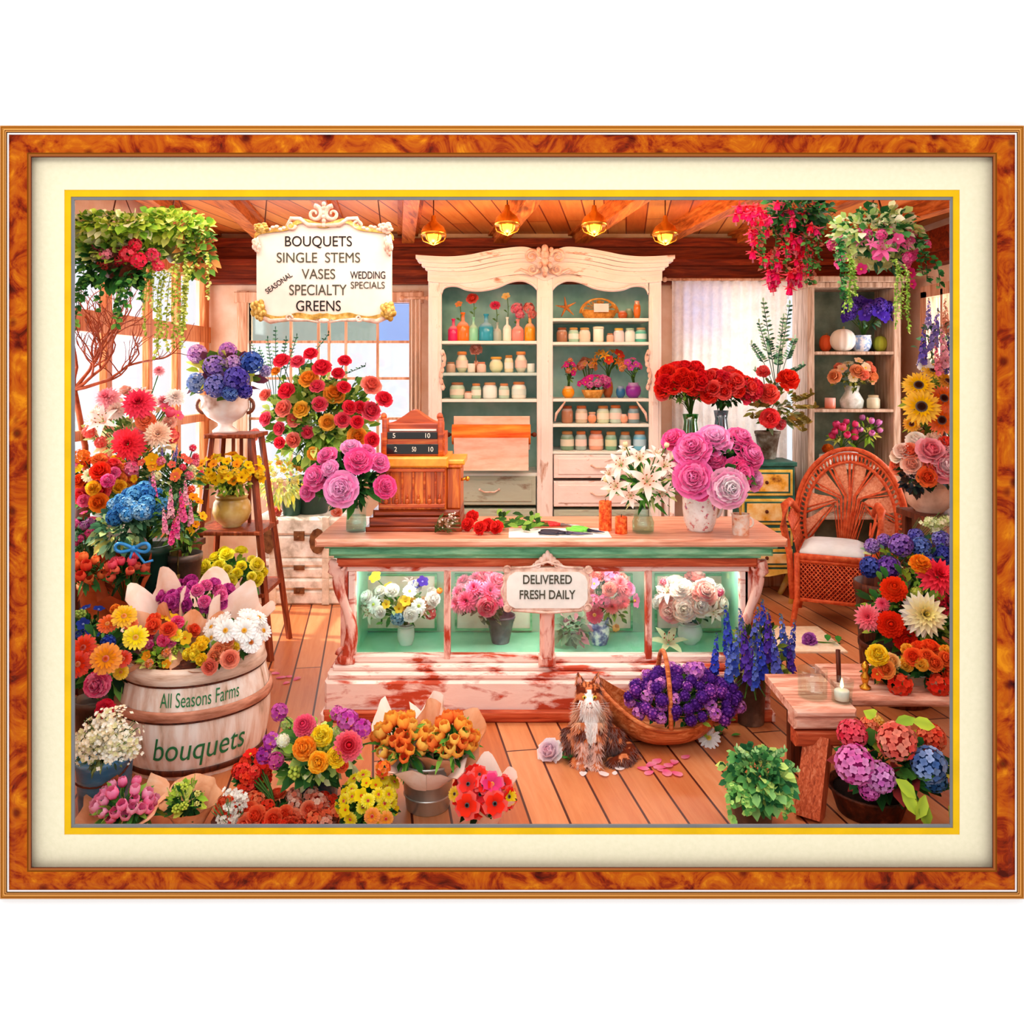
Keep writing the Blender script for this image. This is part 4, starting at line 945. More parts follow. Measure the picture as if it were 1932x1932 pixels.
for (px, py, w, h, mt) in ((494, 430, 16, 11, GILT), (728, 430, 16, 12, ROSEC), (484, 462, 9, 16, ROSEC), (733, 462, 10, 22, ROSEC), (488, 585, 17, 22, GILT), (733, 587, 17, 20, GILT)):
    m = MB(); st = R.getstate(); R.seed(px)
    for k in range(13):
        a = k*2.4; q = math.sqrt(k/13); m.ball(at(px+w*.75*q*math.cos(a), py+h*.75*q*math.sin(a), Y-.02-.02*(1-q)), (S(w*.34, Y), .018, S(h*.34, Y)))
    orn(m, px, py, Y-.03, min(w, h)*.6, 1, 0, .008)
    R.setstate(st); m.build('corner_ornament', mt, hs)
m = MB()
for s_ in (-1, 1):
    m.tube([at(611+s_*118, 598, Y-.01), at(611+s_*100, 606, Y-.01), at(611+s_*70, 602, Y-.01), at(611+s_*55, 603, Y-.01), at(611+s_*30, 604, Y-.01), at(611+s_*10, 608, Y-.01)], [.014, .016, .01, .012, .008, .006])
    orn(m, 611+s_*66, 600, Y-.02, 7, -s_, 0, .007)
m.ball(at(611, 605, Y-.02), (.03, .014, .014)); m.build('bottom_carving', ROSEC, hs)
for s_, w, h, cx_, cy_, rt, mt in (('BOUQUETS', 126, 23, 601, 457, 0, INK), ('SINGLE  STEMS', 157, 19, 601, 486, 0, INK2), ('VASES', 63, 19, 601, 517, 0, INK2), ('SPECIALTY', 108, 20, 600, 547, 0, INK2), ('GREENS', 84, 20, 601, 577, 0, INK), ('WEDDING', 66, 14, 694, 519, 0, INK), ('SPECIALS', 64, 13, 694, 538, 0, INK2), ('SEASONAL', 58, 10, 526, 534, .62, INK)):
    text(s_, X(cx_, Y), Z(cy_, Y), S(w, Y), S(h, Y), Y, mt, hs, 'lettering', rot=rt)
for a, b, c in ((499, 428, 506), (719, 428, 709)):
    m = MB(); p = at(a, b, Y); m.tube([p, Vector((X(c, Y), Y, ZC-.1))], .004, 6); m.ball((X(c, Y), Y, ZC-.11), .014); m.build('hanging_cord', DARKW, hs)
# ================================================================ pendant lamps
BULB = emitmat('warm_bulb', '#ffb030', 3.5)
for k, (px, py, Y, nm) in enumerate(((818, 438, 5.6, 'brass pendant lamp nearest the hanging sign'), (957, 419, 5.4, 'brass pendant lamp above the left half of the cabinet'), (1121, 420, 5.4, 'brass pendant lamp above the right half of the cabinet'), (1255, 438, 5.6, 'brass pendant lamp right of the cabinet cornice'))):
    c = at(px, py, Y); t = thing('pendant_lamp', (c.x, c.y, ZC-.1), nm, 'lamp', 'brass pendant lamps under the ceiling'); r = S(24, Y)
    m = MB(); m.tube([(c.x, Y, ZC), (c.x, Y, c.z+.08)], .004, 6); m.build('cord', DARKW, t)
    m = MB(); m.lathe([(r*1.02, -.02), (r*1.0, 0), (r*.8, .035), (r*.42, .06), (.02, .075), (.014, .11), (.001, .115)], c, 28); m.build('shade', BRASS, t)
    m = MB()
    for j in range(6): a = j*PI/3; m.tube([c+Vector((r*math.cos(a), r*math.sin(a), -.015)), c+Vector((r*.8*math.cos(a), r*.8*math.sin(a), -.06)), c+Vector((0, 0, -.085))], .004, 5)
    m.build('cage', BRASS, t); m = MB(); m.ball(c+Vector((0, 0, -.03)), (r*.62, r*.62, .042), 14, 8); m.build('bulb', BULB, t)
    l = bpy.data.lights.new('lamp_light', 'POINT'); l.energy = 9; l.color = (1, .62, .25); l.shadow_soft_size = .04; lo = bpy.data.objects.new('lamp_light', l); COL.objects.link(lo); lo.location = c+Vector((0, 0, -.13))
# ================================================================ cash register
WT = .94; Y = 4.5
cr = thing('cash_register', (X(780, Y), 4.66, WT), 'antique carved amber wood cash register on the counter left end', 'cash register')
def bx(m, a, b, t, bo, y0, y1, bv=.006): return m.bbox(X(a, Y), X(b, Y), y0, y1, Z(bo, Y) if bo else WT, Z(t, Y), bv)
m = MB(); bx(m, 692, 872, 992, 0, 4.46, 4.87); bx(m, 698, 869, 975, 992, 4.475, 4.86); bx(m, 704, 868, 962, 975, 4.49, 4.85, .012); m.build('base', wood('mahogany', '#5a1c08', '#8c3410', '#b04c1c', .35, 'x'), cr, smooth=False)
m = MB(); bx(m, 714, 842, 880, 962, 4.5, 4.84); m.build('body', HONEY, cr, smooth=False)
m = MB()
for a in (716, 736, 757, 778, 799, 820, 836): bx(m, a, a+4, 890, 955, 4.488, 4.5, .004)
bx(m, 716, 840, 884, 890, 4.485, 4.5, .003); bx(m, 716, 840, 950, 957, 4.482, 4.5, .003)
for a in (728, 748, 768, 789, 810, 829): m.ball(at(a, 946, 4.49), (.012, .01, .016)); m.ball(at(a, 937, 4.49), (.007, .008, .012))
m.build('carved_panels', HONEYX, cr, smooth=False)
m = MB(); bx(m, 842, 868, 884, 962, 4.53, 4.83); bx(m, 842, 872, 878, 884, 4.52, 4.84); m.build('drawer_cabinet', HONEY, cr, smooth=False)
m = MB(); bx(m, 708, 846, 862, 882, 4.48, 4.84, .01); bx(m, 840, 876, 868, 878, 4.52, 4.84, .008); m.build('ledge', pm('polished_gold_wood', [(.3, '#e07c14'), (.7, '#fcb83c')], 8, .3), cr, smooth=False)
m = MB(); bx(m, 716, 838, 818, 862, 4.54, 4.76); m.build('display_housing', HONEYX, cr, smooth=False)
m = MB(); bx(m, 722, 832, 800, 820, 4.56, 4.74); m.prism([a2(a, b, Y) for a, b in wave([(724, 800), (740, 797), (758, 786), (777, 775), (796, 786), (814, 797), (830, 800)])[::-1]]+[], 4.58, 4.7)
m.build('pediment', wood('chestnut', '#8c2c0c', '#c0501c', '#d8703c', .4, 'x'), cr, smooth=False)
for a in (724, 830): m = MB(); bx(m, a-5, a+5, 790, 862, 4.53, 4.6, .004); m.ball(at(a, 786, 4.565), (.018, .018, .022)); m.build('corner_post', HONEYX, cr)
for i_, (a, b, t_, b_) in enumerate(((729, 824, 816, 829), (727, 826, 839, 858))):
    m = MB(); bx(m, a, b, t_, b_, 4.53, 4.545, .002); w_ = m.build('display_window', solidm('black_glass', '#18140f', .15), cr, smooth=False)
    for s_, cx_, ww in ((('5', 742, 5), ('10', 806, 9)), (('2', 745, 5), ('50', 780, 8), ('10', 812, 9)))[i_]: text(s_, X(cx_, Y), Z((t_+b_)/2, Y), S(ww, Y), S(9, Y), 4.53, solidm('ivory_digit', '#f4ead8'), w_, 'lettering')
m = MB(); bx(m, 732, 822, 811, 815, 4.55, 4.57, .002); m.build('ivory_strip', solidm('ivory', '#f8ece0'), cr, smooth=False)
m = MB(); m.tube([at(868, 905, 4.6), at(880, 903, 4.6)], .008); m.ball(at(882, 903, 4.6), .014); m.build('crank', BRASS, cr)
# ================================================================ small things on the counter
def candle(px, w, h, Y, label):
    x = X(px, Y); r = S(w, Y)/2; H = S(h, Y); t = thing('candle', (x, Y, WT), label, 'candle', 'orange mottled candles on the counter')
    MB().lathe([(r, 0), (r*1.02, H*.02), (r*1.0, H*.97), (r*.93, H), (r*.6, H*.97), (.001, H*.95)], (x, Y, WT), 24).build('wax', pm('mottled_orange_wax', [(.35, '#c82810'), (.5, '#ec5c20'), (.65, '#f89048')], 45, .5), t)
    MB().tube([(x, Y, WT+H*.94), (x+.002, Y, WT+H+.012)], .0018, 5).build('wick', INK, t)
candle(1142, 24, 56, 4.5, 'tall mottled orange pillar candle on the counter'); candle(1172, 23, 32, 4.42, 'short mottled orange candle beside the taller one')
t = thing('paper_sheet', (X(1065, 4.4), 4.42, WT), 'sheet of white paper lying under the shears on the counter', 'paper'); t_m = MB(); t_m.box(X(960, 4.4), X(1150, 4.4), 4.3, 4.55, WT+.001, WT+.003); t_m.build('sheet', solidm('white_paper', '#fffdf6'), t, smooth=False)
def shears(label, p, q, col, hcol, open_=.018):
    p = Vector(p); q = Vector(q); d = (q-p).normalized(); n = Vector((-d.y, d.x, 0)); t = thing('shears', p, label, 'shears'); mid = p.lerp(q, .5)
    m = MB()
    for s_ in (-1, 1): m.tube([mid-n*s_*.006, mid.lerp(q, .5)+n*s_*open_*.5, q+n*s_*open_*.3], [.009, .006, .001], 6)
    m.ball(mid, (.011, .011, .008)); m.build('blades', solidm('steel_'+col[1:], col, .25, .7), t)
    for s_ in (-1, 1):
        m = MB(); c = p.lerp(mid, .35)+n*s_*.028; m.tube([c+(d*math.cos(a)*.05+n*math.sin(a)*.02) for a in [2*PI*k/14 for k in range(14)]], .007, 6, closed=True); m.tube([c+d*.045, mid], .008, 6); m.build('handle', solidm('grip_'+hcol[1:], hcol, .4), t)
shears('red handled shears lying open on the counter behind the black ones', (X(1018, 4.62), 4.66, WT+.012), (X(1100, 4.6), 4.56, WT+.012), '#a8a8a8', '#e02028')
shears('black and grey steel shears lying on the white paper', (X(1020, 4.4), 4.4, WT+.014), (X(1118, 4.35), 4.33, WT+.014), '#5c5470', '#1c1830')
shears('green handled pruning shears lying on the counter by the candles', (X(1080, 4.46), 4.5, WT+.014), (X(1140, 4.4), 4.38, WT+.014), '#383850', '#78d848', .01)
t = thing('red_rose_bunch', (X(915, 4.45), 4.45, WT), 'bunch of cut red roses lying on the counter', 'flowers')
for a, b, yy in ((892, 976, 4.55), (884, 993, 4.48), (907, 1012, 4.38), (921, 992, 4.46), (938, 1008, 4.4)): bloom(t, 'carnation', ('#e02818', '#f04040'), (X(a, yy), yy, max(WT+.035, Z(b, yy))), (-.5, -.6, .5), S(16, yy))
m = MB()
for k in range(7): m.tube([(X(925, 4.45)+.01*k, 4.42+.02*k, WT+.02+.004*k), (X(985, 4.5), 4.5+.015*k, WT+.03), (X(1035, 4.6), 4.55+.02*k, WT+.015)], .003, 5, hx('#3c6a28'))
for k in range(46): p = Vector((X(R.uniform(930, 1015), 4.5), R.uniform(4.42, 4.7), WT+R.uniform(.012, .06))); m.leaf(p, (R.uniform(-.2, 1), R.uniform(-.4, .6), R.uniform(0, .7)), .06, .028, v3(hx(R.choice(GR))))
m.build('foliage', LEAF, t)
t = thing('dried_sprig', (X(846, 4.42), 4.42, WT), 'sprig of tiny dried white blossoms lying beside the cash register', 'flowers'); cloud(t, (X(846, 4.4), 4.4, WT+.06), (.07, .05, .055), 160, .0065, ['#f4ece0', '#b88c6c', '#7a4828'], neck=(X(820, 4.4), 4.42, WT+.005), twigs=40)
# mug
t, rc = pot('mug', 1402, 0, 972, 4.34, 34, 31, pm('speckled_mug_glaze', [(.4, '#fbf0e4'), (.58, '#f4c8a8'), (.66, '#e07848')], 22, .3), 'cream mug with orange marks on the right end of the counter', 'mug', zb=WT, soil=False, rim=.04, part='cup')
m = MB(); m.tube([rc+Vector((S(16, 4.34)+.022*math.sin(a), 0, -.045-.026*math.cos(a))) for a in [PI*k/8 for k in range(9)]], .006, 6); m.build('handle', solidm('cream_glaze', '#f8e8d8', .3), t)
MB().tube([rc+Vector((.005, 0, -.06)), rc+Vector((-.008, 0, .07))], .006, 6).build('spoon', STRAW, t)
# ================================================================ stacked trunks
TR = pm('worn_white_leather', [(.34, '#b0a494'), (.5, '#e4dcd0'), (.62, '#f8f2e8')], 9, .6, bs=.4, detail=8); LTH = pm('brown_leather', [(.3, '#4a2814'), (.7, '#8c5a34')], 20, .6)
y0 = 6.42; zz = 0
for (t_, b_, l, r_, nm) in ((1092, None, 484, 652, 'bottom trunk of the white stack left of the counter'), (1054, 1092, 480, 648, 'middle trunk of the white stack left of the counter'), (977, 1054, 483, 650, 'top and tallest trunk of the white stack with brown straps')):
    zt = Z(t_, y0); t = thing('trunk', ((X(l, y0)+X(r_, y0))/2, y0+.22, zz), nm, 'trunk', 'stack of worn white trunks'); H = zt-zz
    m = MB(); m.bbox(X(l, y0), X(r_, y0), y0, y0+.42, zz, zz+H*.55, .015); m.build('trunk_base', TR, t, smooth=False)
    m = MB(); m.bbox(X(l, y0)-.006, X(r_, y0)+.006, y0-.008, y0+.43, zz+H*.57, zt, .018); m.build('trunk_lid', TR, t, smooth=False)
    for a in (508, 518+90):
        m = MB(); m.bbox(X(a, y0), X(a+13, y0), y0-.016, y0+.434, zz+.004, zt+.004, .004); m.build('strap', pm('pale_strap', [(.3, '#c4b4a0'), (.7, '#ece0d0')], 14, .6), t, smooth=False)
    m = MB(); m.bbox(X(555, y0), X(575, y0), y0-.022, y0, zz+H*.45, zz+H*.68, .006); m.ball((X(565, y0), y0-.024, zz+H*.55), .01); m.build('latch', LTH, t, smooth=False); zz = zt
    if t_ == 977:
        for a, w in ((508, 11), (600, 15)):
            m = MB(); m.prism([a2(a+w*math.cos(q), 1020+24*math.sin(q), y0) for q in [2*PI*k/12 for k in range(12)]][::-1], y0-.03, y0-.016); m.build('leather_patch', LTH, t, smooth=False)
ZT = Z(977, 6.42)
# ================================================================ painted chest of drawers on the right
Y = 6.45; t = thing('painted_chest', (X(1448, Y), 6.7, 0), 'small yellow and teal painted chest of drawers behind the counter right end', 'chest of drawers')
YEL = pm('yellow_ochre_paint', [(.3, '#c8a030'), (.55, '#f0cc60'), (.75, '#f8e8a0')], 8, .5); TLP = pm('deep_teal_paint', [(.3, '#204840'), (.7, '#3c7868')], 8, .5)
m = MB(); m.bbox(X(1390, Y), X(1503, Y), Y-.02, 6.8, Z(880, Y), Z(872, Y)).bbox(X(1394, Y), X(1500, Y), Y, 6.79, Z(1075, Y), Z(880, Y)); m.build('chest_body', TLP, t, smooth=False)
for a, b in ((886, 935), (941, 990), (996, 1030), (1036, 1070)):
    m = MB(); m.bbox(X(1399, Y), X(1495, Y), Y-.012, Y+.3, Z(b, Y), Z(a, Y), .005); d = m.build('drawer', YEL, t, smooth=False)
    m = MB(); q = .004; m.bbox(X(1404, Y), X(1490, Y), Y-.017, Y-.01, Z(b-5, Y), Z(a+5, Y), .003); m.build('drawer_panel', TLP, d, smooth=False)
    m = MB(); m.bbox(X(1408, Y), X(1486, Y), Y-.022, Y-.015, Z(b-8, Y), Z(a+8, Y), .004); m.build('drawer_inlay', pm('golden_inlay', [(.4, '#f8e0a0'), (.6, '#e8a838'), (.72, '#7c3c18')], 7, .5), d, smooth=False); MB().ball(at(1447, (a+b)/2, Y-.03), .014).build('knob', DARKW, d)
for a in (1400, 1494):
    m = MB(); m.tube([at(a, 1075, Y+.03), (X(a, Y)+(.02 if a > 1450 else -.02), Y, Z(1100, Y)), (X(a, Y), Y+.02, 0)], [.04, .03, .02]); m.build('foot', YEL, t)
    m = MB(); m.tube([at(a, 1075, 6.74), (X(a, Y), 6.74, 0)], [.03, .02]); m.build('foot', YEL, t)
m = MB(); w_ = wave([(1394, 1090), (1410, 1082), (1447, 1088), (1484, 1082), (1500, 1090)]); m.strip([(X(a, Y), Z(1074, Y)) for a, b in w_], [(X(a, Y), Z(b, Y)) for a, b in w_], Y, Y+.03); m.build('scalloped_apron', YEL, t, smooth=False)
ZCH = Z(872, 6.45)
# ================================================================ tall shelf unit on the right
Y = 6.6; su = thing('shelf_unit', (X(1612, Y), 6.8, 0), 'tall narrow shelf unit standing against the back wall right of the lace curtain', 'shelf')
TAN = wood('weathered_tan_wood', '#8c6c54', '#c4a48c', '#dcc8b4', .6, 'z'); SGB = pm('dark_sage_board', [(.3, '#5c7060'), (.7, '#98a890')], 5, .7)
m = MB(); m.bbox(X(1524, Y), X(1537, Y), Y, 6.97, 0, Z(538, Y)); m.build('side_panel', TAN, su, smooth=False); m = MB(); m.bbox(X(1686, Y), X(1700, Y), Y, 6.97, 0, Z(538, Y)); m.build('side_panel', TAN, su, smooth=False)
m = MB(); m.box(X(1530, Y), X(1694, Y), 6.95, 6.975, 0, Z(540, Y)); m.build('backboard', SGB, su, smooth=False)
m = MB(); m.bbox(X(1515, Y), X(1708, Y), Y-.06, 6.97, Z(533, Y), Z(522, Y)).bbox(X(1520, Y), X(1704, Y), Y-.03, 6.97, Z(543, Y), Z(533, Y)); m.build('cornice', TAN, su, smooth=False)
for k, py in enumerate((663, 772, 880, 975, 1080)): m = MB(); m.bbox(X(1530, Y), X(1694, Y), Y+.003, 6.96, Z(py+6, Y), Z(py, Y), .004); m.build('shelf', TAN, su, smooth=False); SH['S%d' % (k+1)] = Z(py, Y)
def pumpkin(px, w, h, col, label, zb, Y=6.68, ribs=10):
    t = thing('pumpkin', (X(px, Y), Y, zb), label, 'pumpkin'); m = MB(); m.col = hx(col); r = S(w, Y)/2; H = S(h, Y); N = 40
    pr = [(math.sin(PI*k/10)**.8*r, H*(1-math.cos(PI*k/10))/2) for k in range(11)]; i = 0
    for (rr, z) in pr:
        for a in range(N): t_ = 2*PI*a/N; q = rr*(1-.1*abs(math.sin(ribs*t_/2))**.5*0-.09*(1-abs(math.sin(ribs*t_/2)))); m.vert((X(px, Y)+q*math.cos(t_), Y+q*math.sin(t_), zb+z))
    for k in range(10):
        for a in range(N): b = (a+1) % N; m.face(k*N+a, k*N+b, (k+1)*N+b, (k+1)*N+a)
    m.build('rind', PAINT, t); MB().tube([(X(px, Y), Y, zb+H*.95), (X(px, Y)+.01, Y, zb+H*1.1)], [.012, .007], 6, hx('#8a7a50')).build('stalk', PAINT, t)
pumpkin(1558, 24, 32, '#e86030', 'small orange gourd at the left end of the upper shelf of the narrow unit', SH['S1'], 6.76); pumpkin(1590, 46, 43, '#e8e0d4', 'white ribbed pumpkin on the upper shelf of the narrow unit', SH['S1'])
pumpkin(1661, 26, 30, '#c0d048', 'yellow green gourd at the right end of the upper shelf of the narrow unit', SH['S1'], 6.76)
pot('flower_bowl', 1632, 0, 632, 6.65, 34, 24, pm('delft_glaze', [(.45, '#f4f6fa'), (.58, '#8cacdc')], 30, .2), 'white bowl with blue marks beside the white pumpkin', 'bowl', zb=SH['S1'], belly=1.1, soil=False, part='bowl')
jar(1570, 0, 6.65, 20, 24, '#e07858', None, 'small terracotta pot on the middle shelf of the narrow unit', None, 'small_pot', SH['S2'], 2, cat='pot')
jar(1653, 0, 6.65, 24, 26, '#d8d4b8', '#c8b490', 'pale lidded jar on the middle shelf of the narrow unit', None, 'jar', SH['S2'], 0)
glassvase('glass_jug', 1613, 728, 6.68, 30, 40, 'round glass jug on the middle shelf of the narrow unit', SH['S2'], pm('milky_glass', [(.4, '#e8ece8'), (.6, '#b8bcb0')], 12, .15), 1.1, False, 'jug')
m = MB(); t = thing('white_planter', (X(1598, 6.66), 6.68, SH['S3']), 'low white oval planter on the third shelf of the narrow unit', 'planter'); m.lathe([(.075, 0), (.09, .02), (.105, .1), (.112, .11), (.1, .11), (.09, .08), (.001, .075)], (X(1598, 6.7), 6.74, SH['S3']), 28, sy=.7); m.build('bowl', solidm('white_enamel', '#ece8e4', .3), t)
jar(1562, 0, 6.64, 24, 24, '#d8d8c8', None, 'tiny pale pot holding a round orange flower head', None, 'small_pot', SH['S3'], 2, cat='pot')
t = thing('cut_flower', (X(1562, 6.68), 6.68, SH['S3']+.1), 'round orange flower head in the tiny pot on the third shelf', 'flower'); bloom(t, 'pompon', ('#e88828', '#c84818'), (X(1562, 6.68), 6.68, SH['S3']+.125), (0, -.5, 1), .055)
# ================================================================ wicker peacock chair
th = math.radians(24); O = Vector((X(1572, 6.0), 6.0, 0)); U = Vector((math.cos(th), -math.sin(th), 0)); D = Vector((math.sin(th), math.cos(th), 0)); ZV = Vector((0, 0, 1))
wc = thing('wicker_chair', O, 'red brown wicker armchair with a round fan back and white cushion pad', 'chair')
def L_(u, d, z): return O+U*u+D*d+ZV*z
hw, hd = .225, .25
for u, d in ((-1, -1), (1, -1), (-1, 1), (1, 1)):
    m = MB(); m.tube([L_(u*(hw+.03), d*(hd+.03), 0), L_(u*hw, d*hd, .2), L_(u*hw, d*hd, .52)], [.019, .022, .022], 8); m.build('leg', WICK, wc)
m = MB()
for z in (.2, .47): m.tube([L_(a, b, z) for a, b in ((-hw, -hd), (hw, -hd), (hw, hd), (-hw, hd))], .014, 8, closed=True)
m.tube([L_(a, b, .5) for a, b in ((-hw, -hd), (hw, -hd), (hw, hd), (-hw, hd))], .024, 8, closed=True); m.build('seat_frame', WICK, wc)
m = MB(); N = 16
for f in range(4):
    fn = [lambda a, z: L_(-hw+2*hw*a, -hd, z), lambda a, z: L_(hw, -hd+2*hd*a, z), lambda a, z: L_(hw-2*hw*a, hd, z), lambda a, z: L_(-hw, hd-2*hd*a, z)][f]
    for k in range(-8, N): 
        for s_ in (0, 1):
            a0, a1 = k/N, (k+8)/N; z0, z1 = .2, .46
            if a0 < 0: z0 = .2+(.26)*(-a0/(a1-a0)); a0 = 0
            if a1 > 1: z1 = z0+(.46-z0)*((1-a0)/(a1-a0)) if a0 == 0 else .2+.26*(1-a0)/(.5); a1 = 1
            if s_: m.tube([fn(1-a0, z0), fn(1-a1, z1)], .0045, 4)
            else: m.tube([fn(a0, z0), fn(a1, z1)], .0045, 4)
m.build('woven_skirt', WICK, wc)
m = MB(); i = 0
for f in range(4):
    A, B = [((-hw, -hd), (hw, -hd)), ((hw, -hd), (hw, hd)), ((hw, hd), (-hw, hd)), ((-hw, hd), (-hw, -hd))][f]
    a, b = L_(A[0]*.97, A[1]*.97, .2), L_(B[0]*.97, B[1]*.97, .2); k = len(m.v)
    for p in (a, b, b+ZV*.27, a+ZV*.27): m.vert(p)
    m.face(k, k+1, k+2, k+3)
m.build('skirt_lining', pm('dark_red_cane', '#8c2414', 40, bs=.6), wc, smooth=False)
m = MB(); pr = []
for k in range(9):
    u = -1+2*k/8
    for j in range(9):
        v = -1+2*j/8; q = (1-abs(u)**4)*(1-abs(v)**4); m.vert(L_(u*hw*.93, v*hd*.93, .535+.045*q**.5))
for k in range(8):
    for j in range(8): a = k*9+j; m.face(a, a+1, a+10, a+9)
n0 = len(m.v)
for k in range(9):
    for j in range(9): m.vert(L_((-1+2*k/8)*hw*.93, (-1+2*j/8)*hd*.93, .51))
for k in range(8):
    for j in range(8): a = n0+k*9+j; m.face(a, a+9, a+10, a+1)
for k in range(8):
    for (a, b) in ((k*9, (k+1)*9), ((k+1)*9+8, k*9+8), (k+1, k), (72+k, 73+k)): m.face(a, b, n0+b, n0+a)
m.build('cushion_pad', solidm('white_blue_cushion', '#e8f2f6', .8), wc)
FC = lambda a, r, off=0: L_(.10+r*.9*math.cos(a), hd+.02+.1*r+off, .66+r*1.32*math.sin(a)*.98)
m = MB(); arc = [math.radians(-38+256*k/40) for k in range(41)]
for r, w in ((.43, .018), (.405, .010), (.355, .012)): m.tube([FC(a, r) for a in arc], w, 8)
for k in range(60): a = math.radians(-38+256*k/59); m.tube([FC(a, .355), FC(a+.05, .41)], .006, 4); m.tube([FC(a+.05, .355), FC(a, .41)], .006, 4)
m.build('fan_rim', WICK, wc)
m = MB()
for k in range(9):
    a = math.radians(-20+220*k/8); a2 = math.radians(90+(math.degrees(a)-90)*.45)
    m.tube([L_(.07+.06*math.cos(a2), hd, .52), FC(a2, .16), FC(a, .355)], .009, 6); m.tube([L_(.07+.08*math.cos(a2)+.012, hd, .52), FC(a2-.06, .17), FC(a-.09, .355)], .006, 5)
m.build('fan_spokes', WICK, wc)
m = MB()
for k in range(8):
    a0 = math.radians(-20+220*k/8+4); a1 = math.radians(-20+220*(k+1)/8-4); i = len(m.v)
    for r in (.13, .21, .29, .35):
        w = min(1, (r-.05)/.2)
        am = (a0+a1)/2
        for j in (-1, 0, 1): m.vert(FC(90*PI/180+(am-PI/2)*(.45+.55*min(1, (r-.1)/.2))+j*(a1-a0)*.5*w*(1 if r < .32 else .8), r, .008))
    for q in range(3):
        for j in (0, 1): a = i+q*3+j; m.face(a, a+1, a+4, a+3)
m.build('woven_panels', pm('pale_wicker', [(.35, '#d87c54'), (.6, '#f0ac88')], 60, .6, bs=.8), wc)
for s_ in (-1, 1):
    m = MB(); m.tube([L_(s_*(hw+.03), -hd, .2), L_(s_*(hw+.05), -hd-.01, .52), L_(s_*(hw+.09), -hd-.0, .7), L_(s_*(hw+.09), -hd+.08, .84), L_(s_*(hw+.07), -.02, .85), L_(s_*(hw+.05), hd*.7, .78), L_(s_*.27, hd+.02, .74)], [.02, .022, .026, .03, .028, .024, .02], 8); m.build('arm', WICK, wc)
    m = MB()
    for k in range(9):
        d = -hd+.02+2*hd*k/9; m.tube([L_(s_*hw, d, .52), L_(s_*(hw+.06), d+.03, .8-.03*abs(k-3)*.3)], .005, 4); m.tube([L_(s_*hw, d+.06, .52), L_(s_*(hw+.06), d-.03, .8-.03*abs(k-3)*.3)], .005, 4)
    for z in (.6, .68): m.tube([L_(s_*(hw+.02), -hd, z), L_(s_*(hw+.02), hd, z)], .007, 5)
    m.build('arm_lattice', WICK, wc)
tag(MB().box(X(1470, 5.0), X(1640, 5.0), 5.32, 5.85, .001, .012).build('patch', pm('pale_cream_patch', [(.3, '#f0d8b4'), (.7, '#fff0d8')], 30, .9), smooth=False, loc=(X(1560, 5.3), 5.3, 0)), 'pale cream patch on the floor in front of the wicker chair', 'patch')  # thin pale cream slab lying on the floorboards
# ================================================================ ladder stand with pots (left)
Y = 5.2; ls_ = thing('ladder_stand', (X(430, Y), Y+.2, 0), 'dark walnut ladder plant stand with three shelves beside the rose bush', 'plant stand')
ZS1, ZS2, ZS3 = Z(820, Y), Z(1002, Y), Z(1118, Y)
for a, b in ((394, 352), (468, 512)):
    m = MB(); m.bar((X(a, Y), Y+.06, ZS1), (X(b, Y), Y-.02, 0), .035, .03); m.build('leg', STANDW, ls_, smooth=False)
    m = MB(); m.bar((X(a, Y), Y+.26, ZS1), (X(b, Y), Y+.42, 0), .03, .03); m.build('leg', STANDW, ls_, smooth=False)
for (a, b, z, y0, y1) in ((384, 478, ZS1, 5.2, 5.52), (366, 492, ZS2, 5.17, 5.6), (356, 500, ZS3, 5.16, 5.62)): m = MB(); m.bbox(X(a, Y), X(b, Y), y0, y1, z-.025, z, .006); m.build('shelf', STANDW, ls_, smooth=False)
for k in range(3): m = MB(); m.bbox(X(408+k*16, Y), X(414+k*16, Y), Y+.28, Y+.3, ZS2, ZS1, .002); m.build('back_slat', STANDW, ls_, smooth=False)
# tiered staging that carries the flowers on the left and right (dark boards mostly hidden by the flowers)
for (x0, x1, y0, y1, z, nm) in ((-2.4, -1.55, 4.34, 4.61, .42, 'low dark wooden flower staging bench along the left window, behind the barrel'), (-2.48, -1.84, 4.62, 5.02, .8, 'high dark wooden flower staging bench along the left window'), (2.4, 3.05, 4.78, 5.22, .95, 'tall dark wooden flower staging bench along the right side')):
    t = thing('staging_bench', ((x0+x1)/2, (y0+y1)/2, 0), nm, 'bench'); m = MB(); m.bbox(x0, x1, y0, y1, z-.035, z, .006); m.build('bench_top', DARKW, t, smooth=False)
    for u in (0, 1):
        for v in (0, 1): a = x0+.03+u*(x1-x0-.1); b = y0+.02+v*(y1-y0-.08); m = MB(); m.box(a, a+.04, b, b+.04, 0, z-.035); m.build('leg', DARKW, t, smooth=False)
    m = MB(); m.box(x0+.03, x1-.03, y0+.05, y1-.03, z*.45, z*.45+.025); m.build('lower_shelf', DARKW, t, smooth=False)
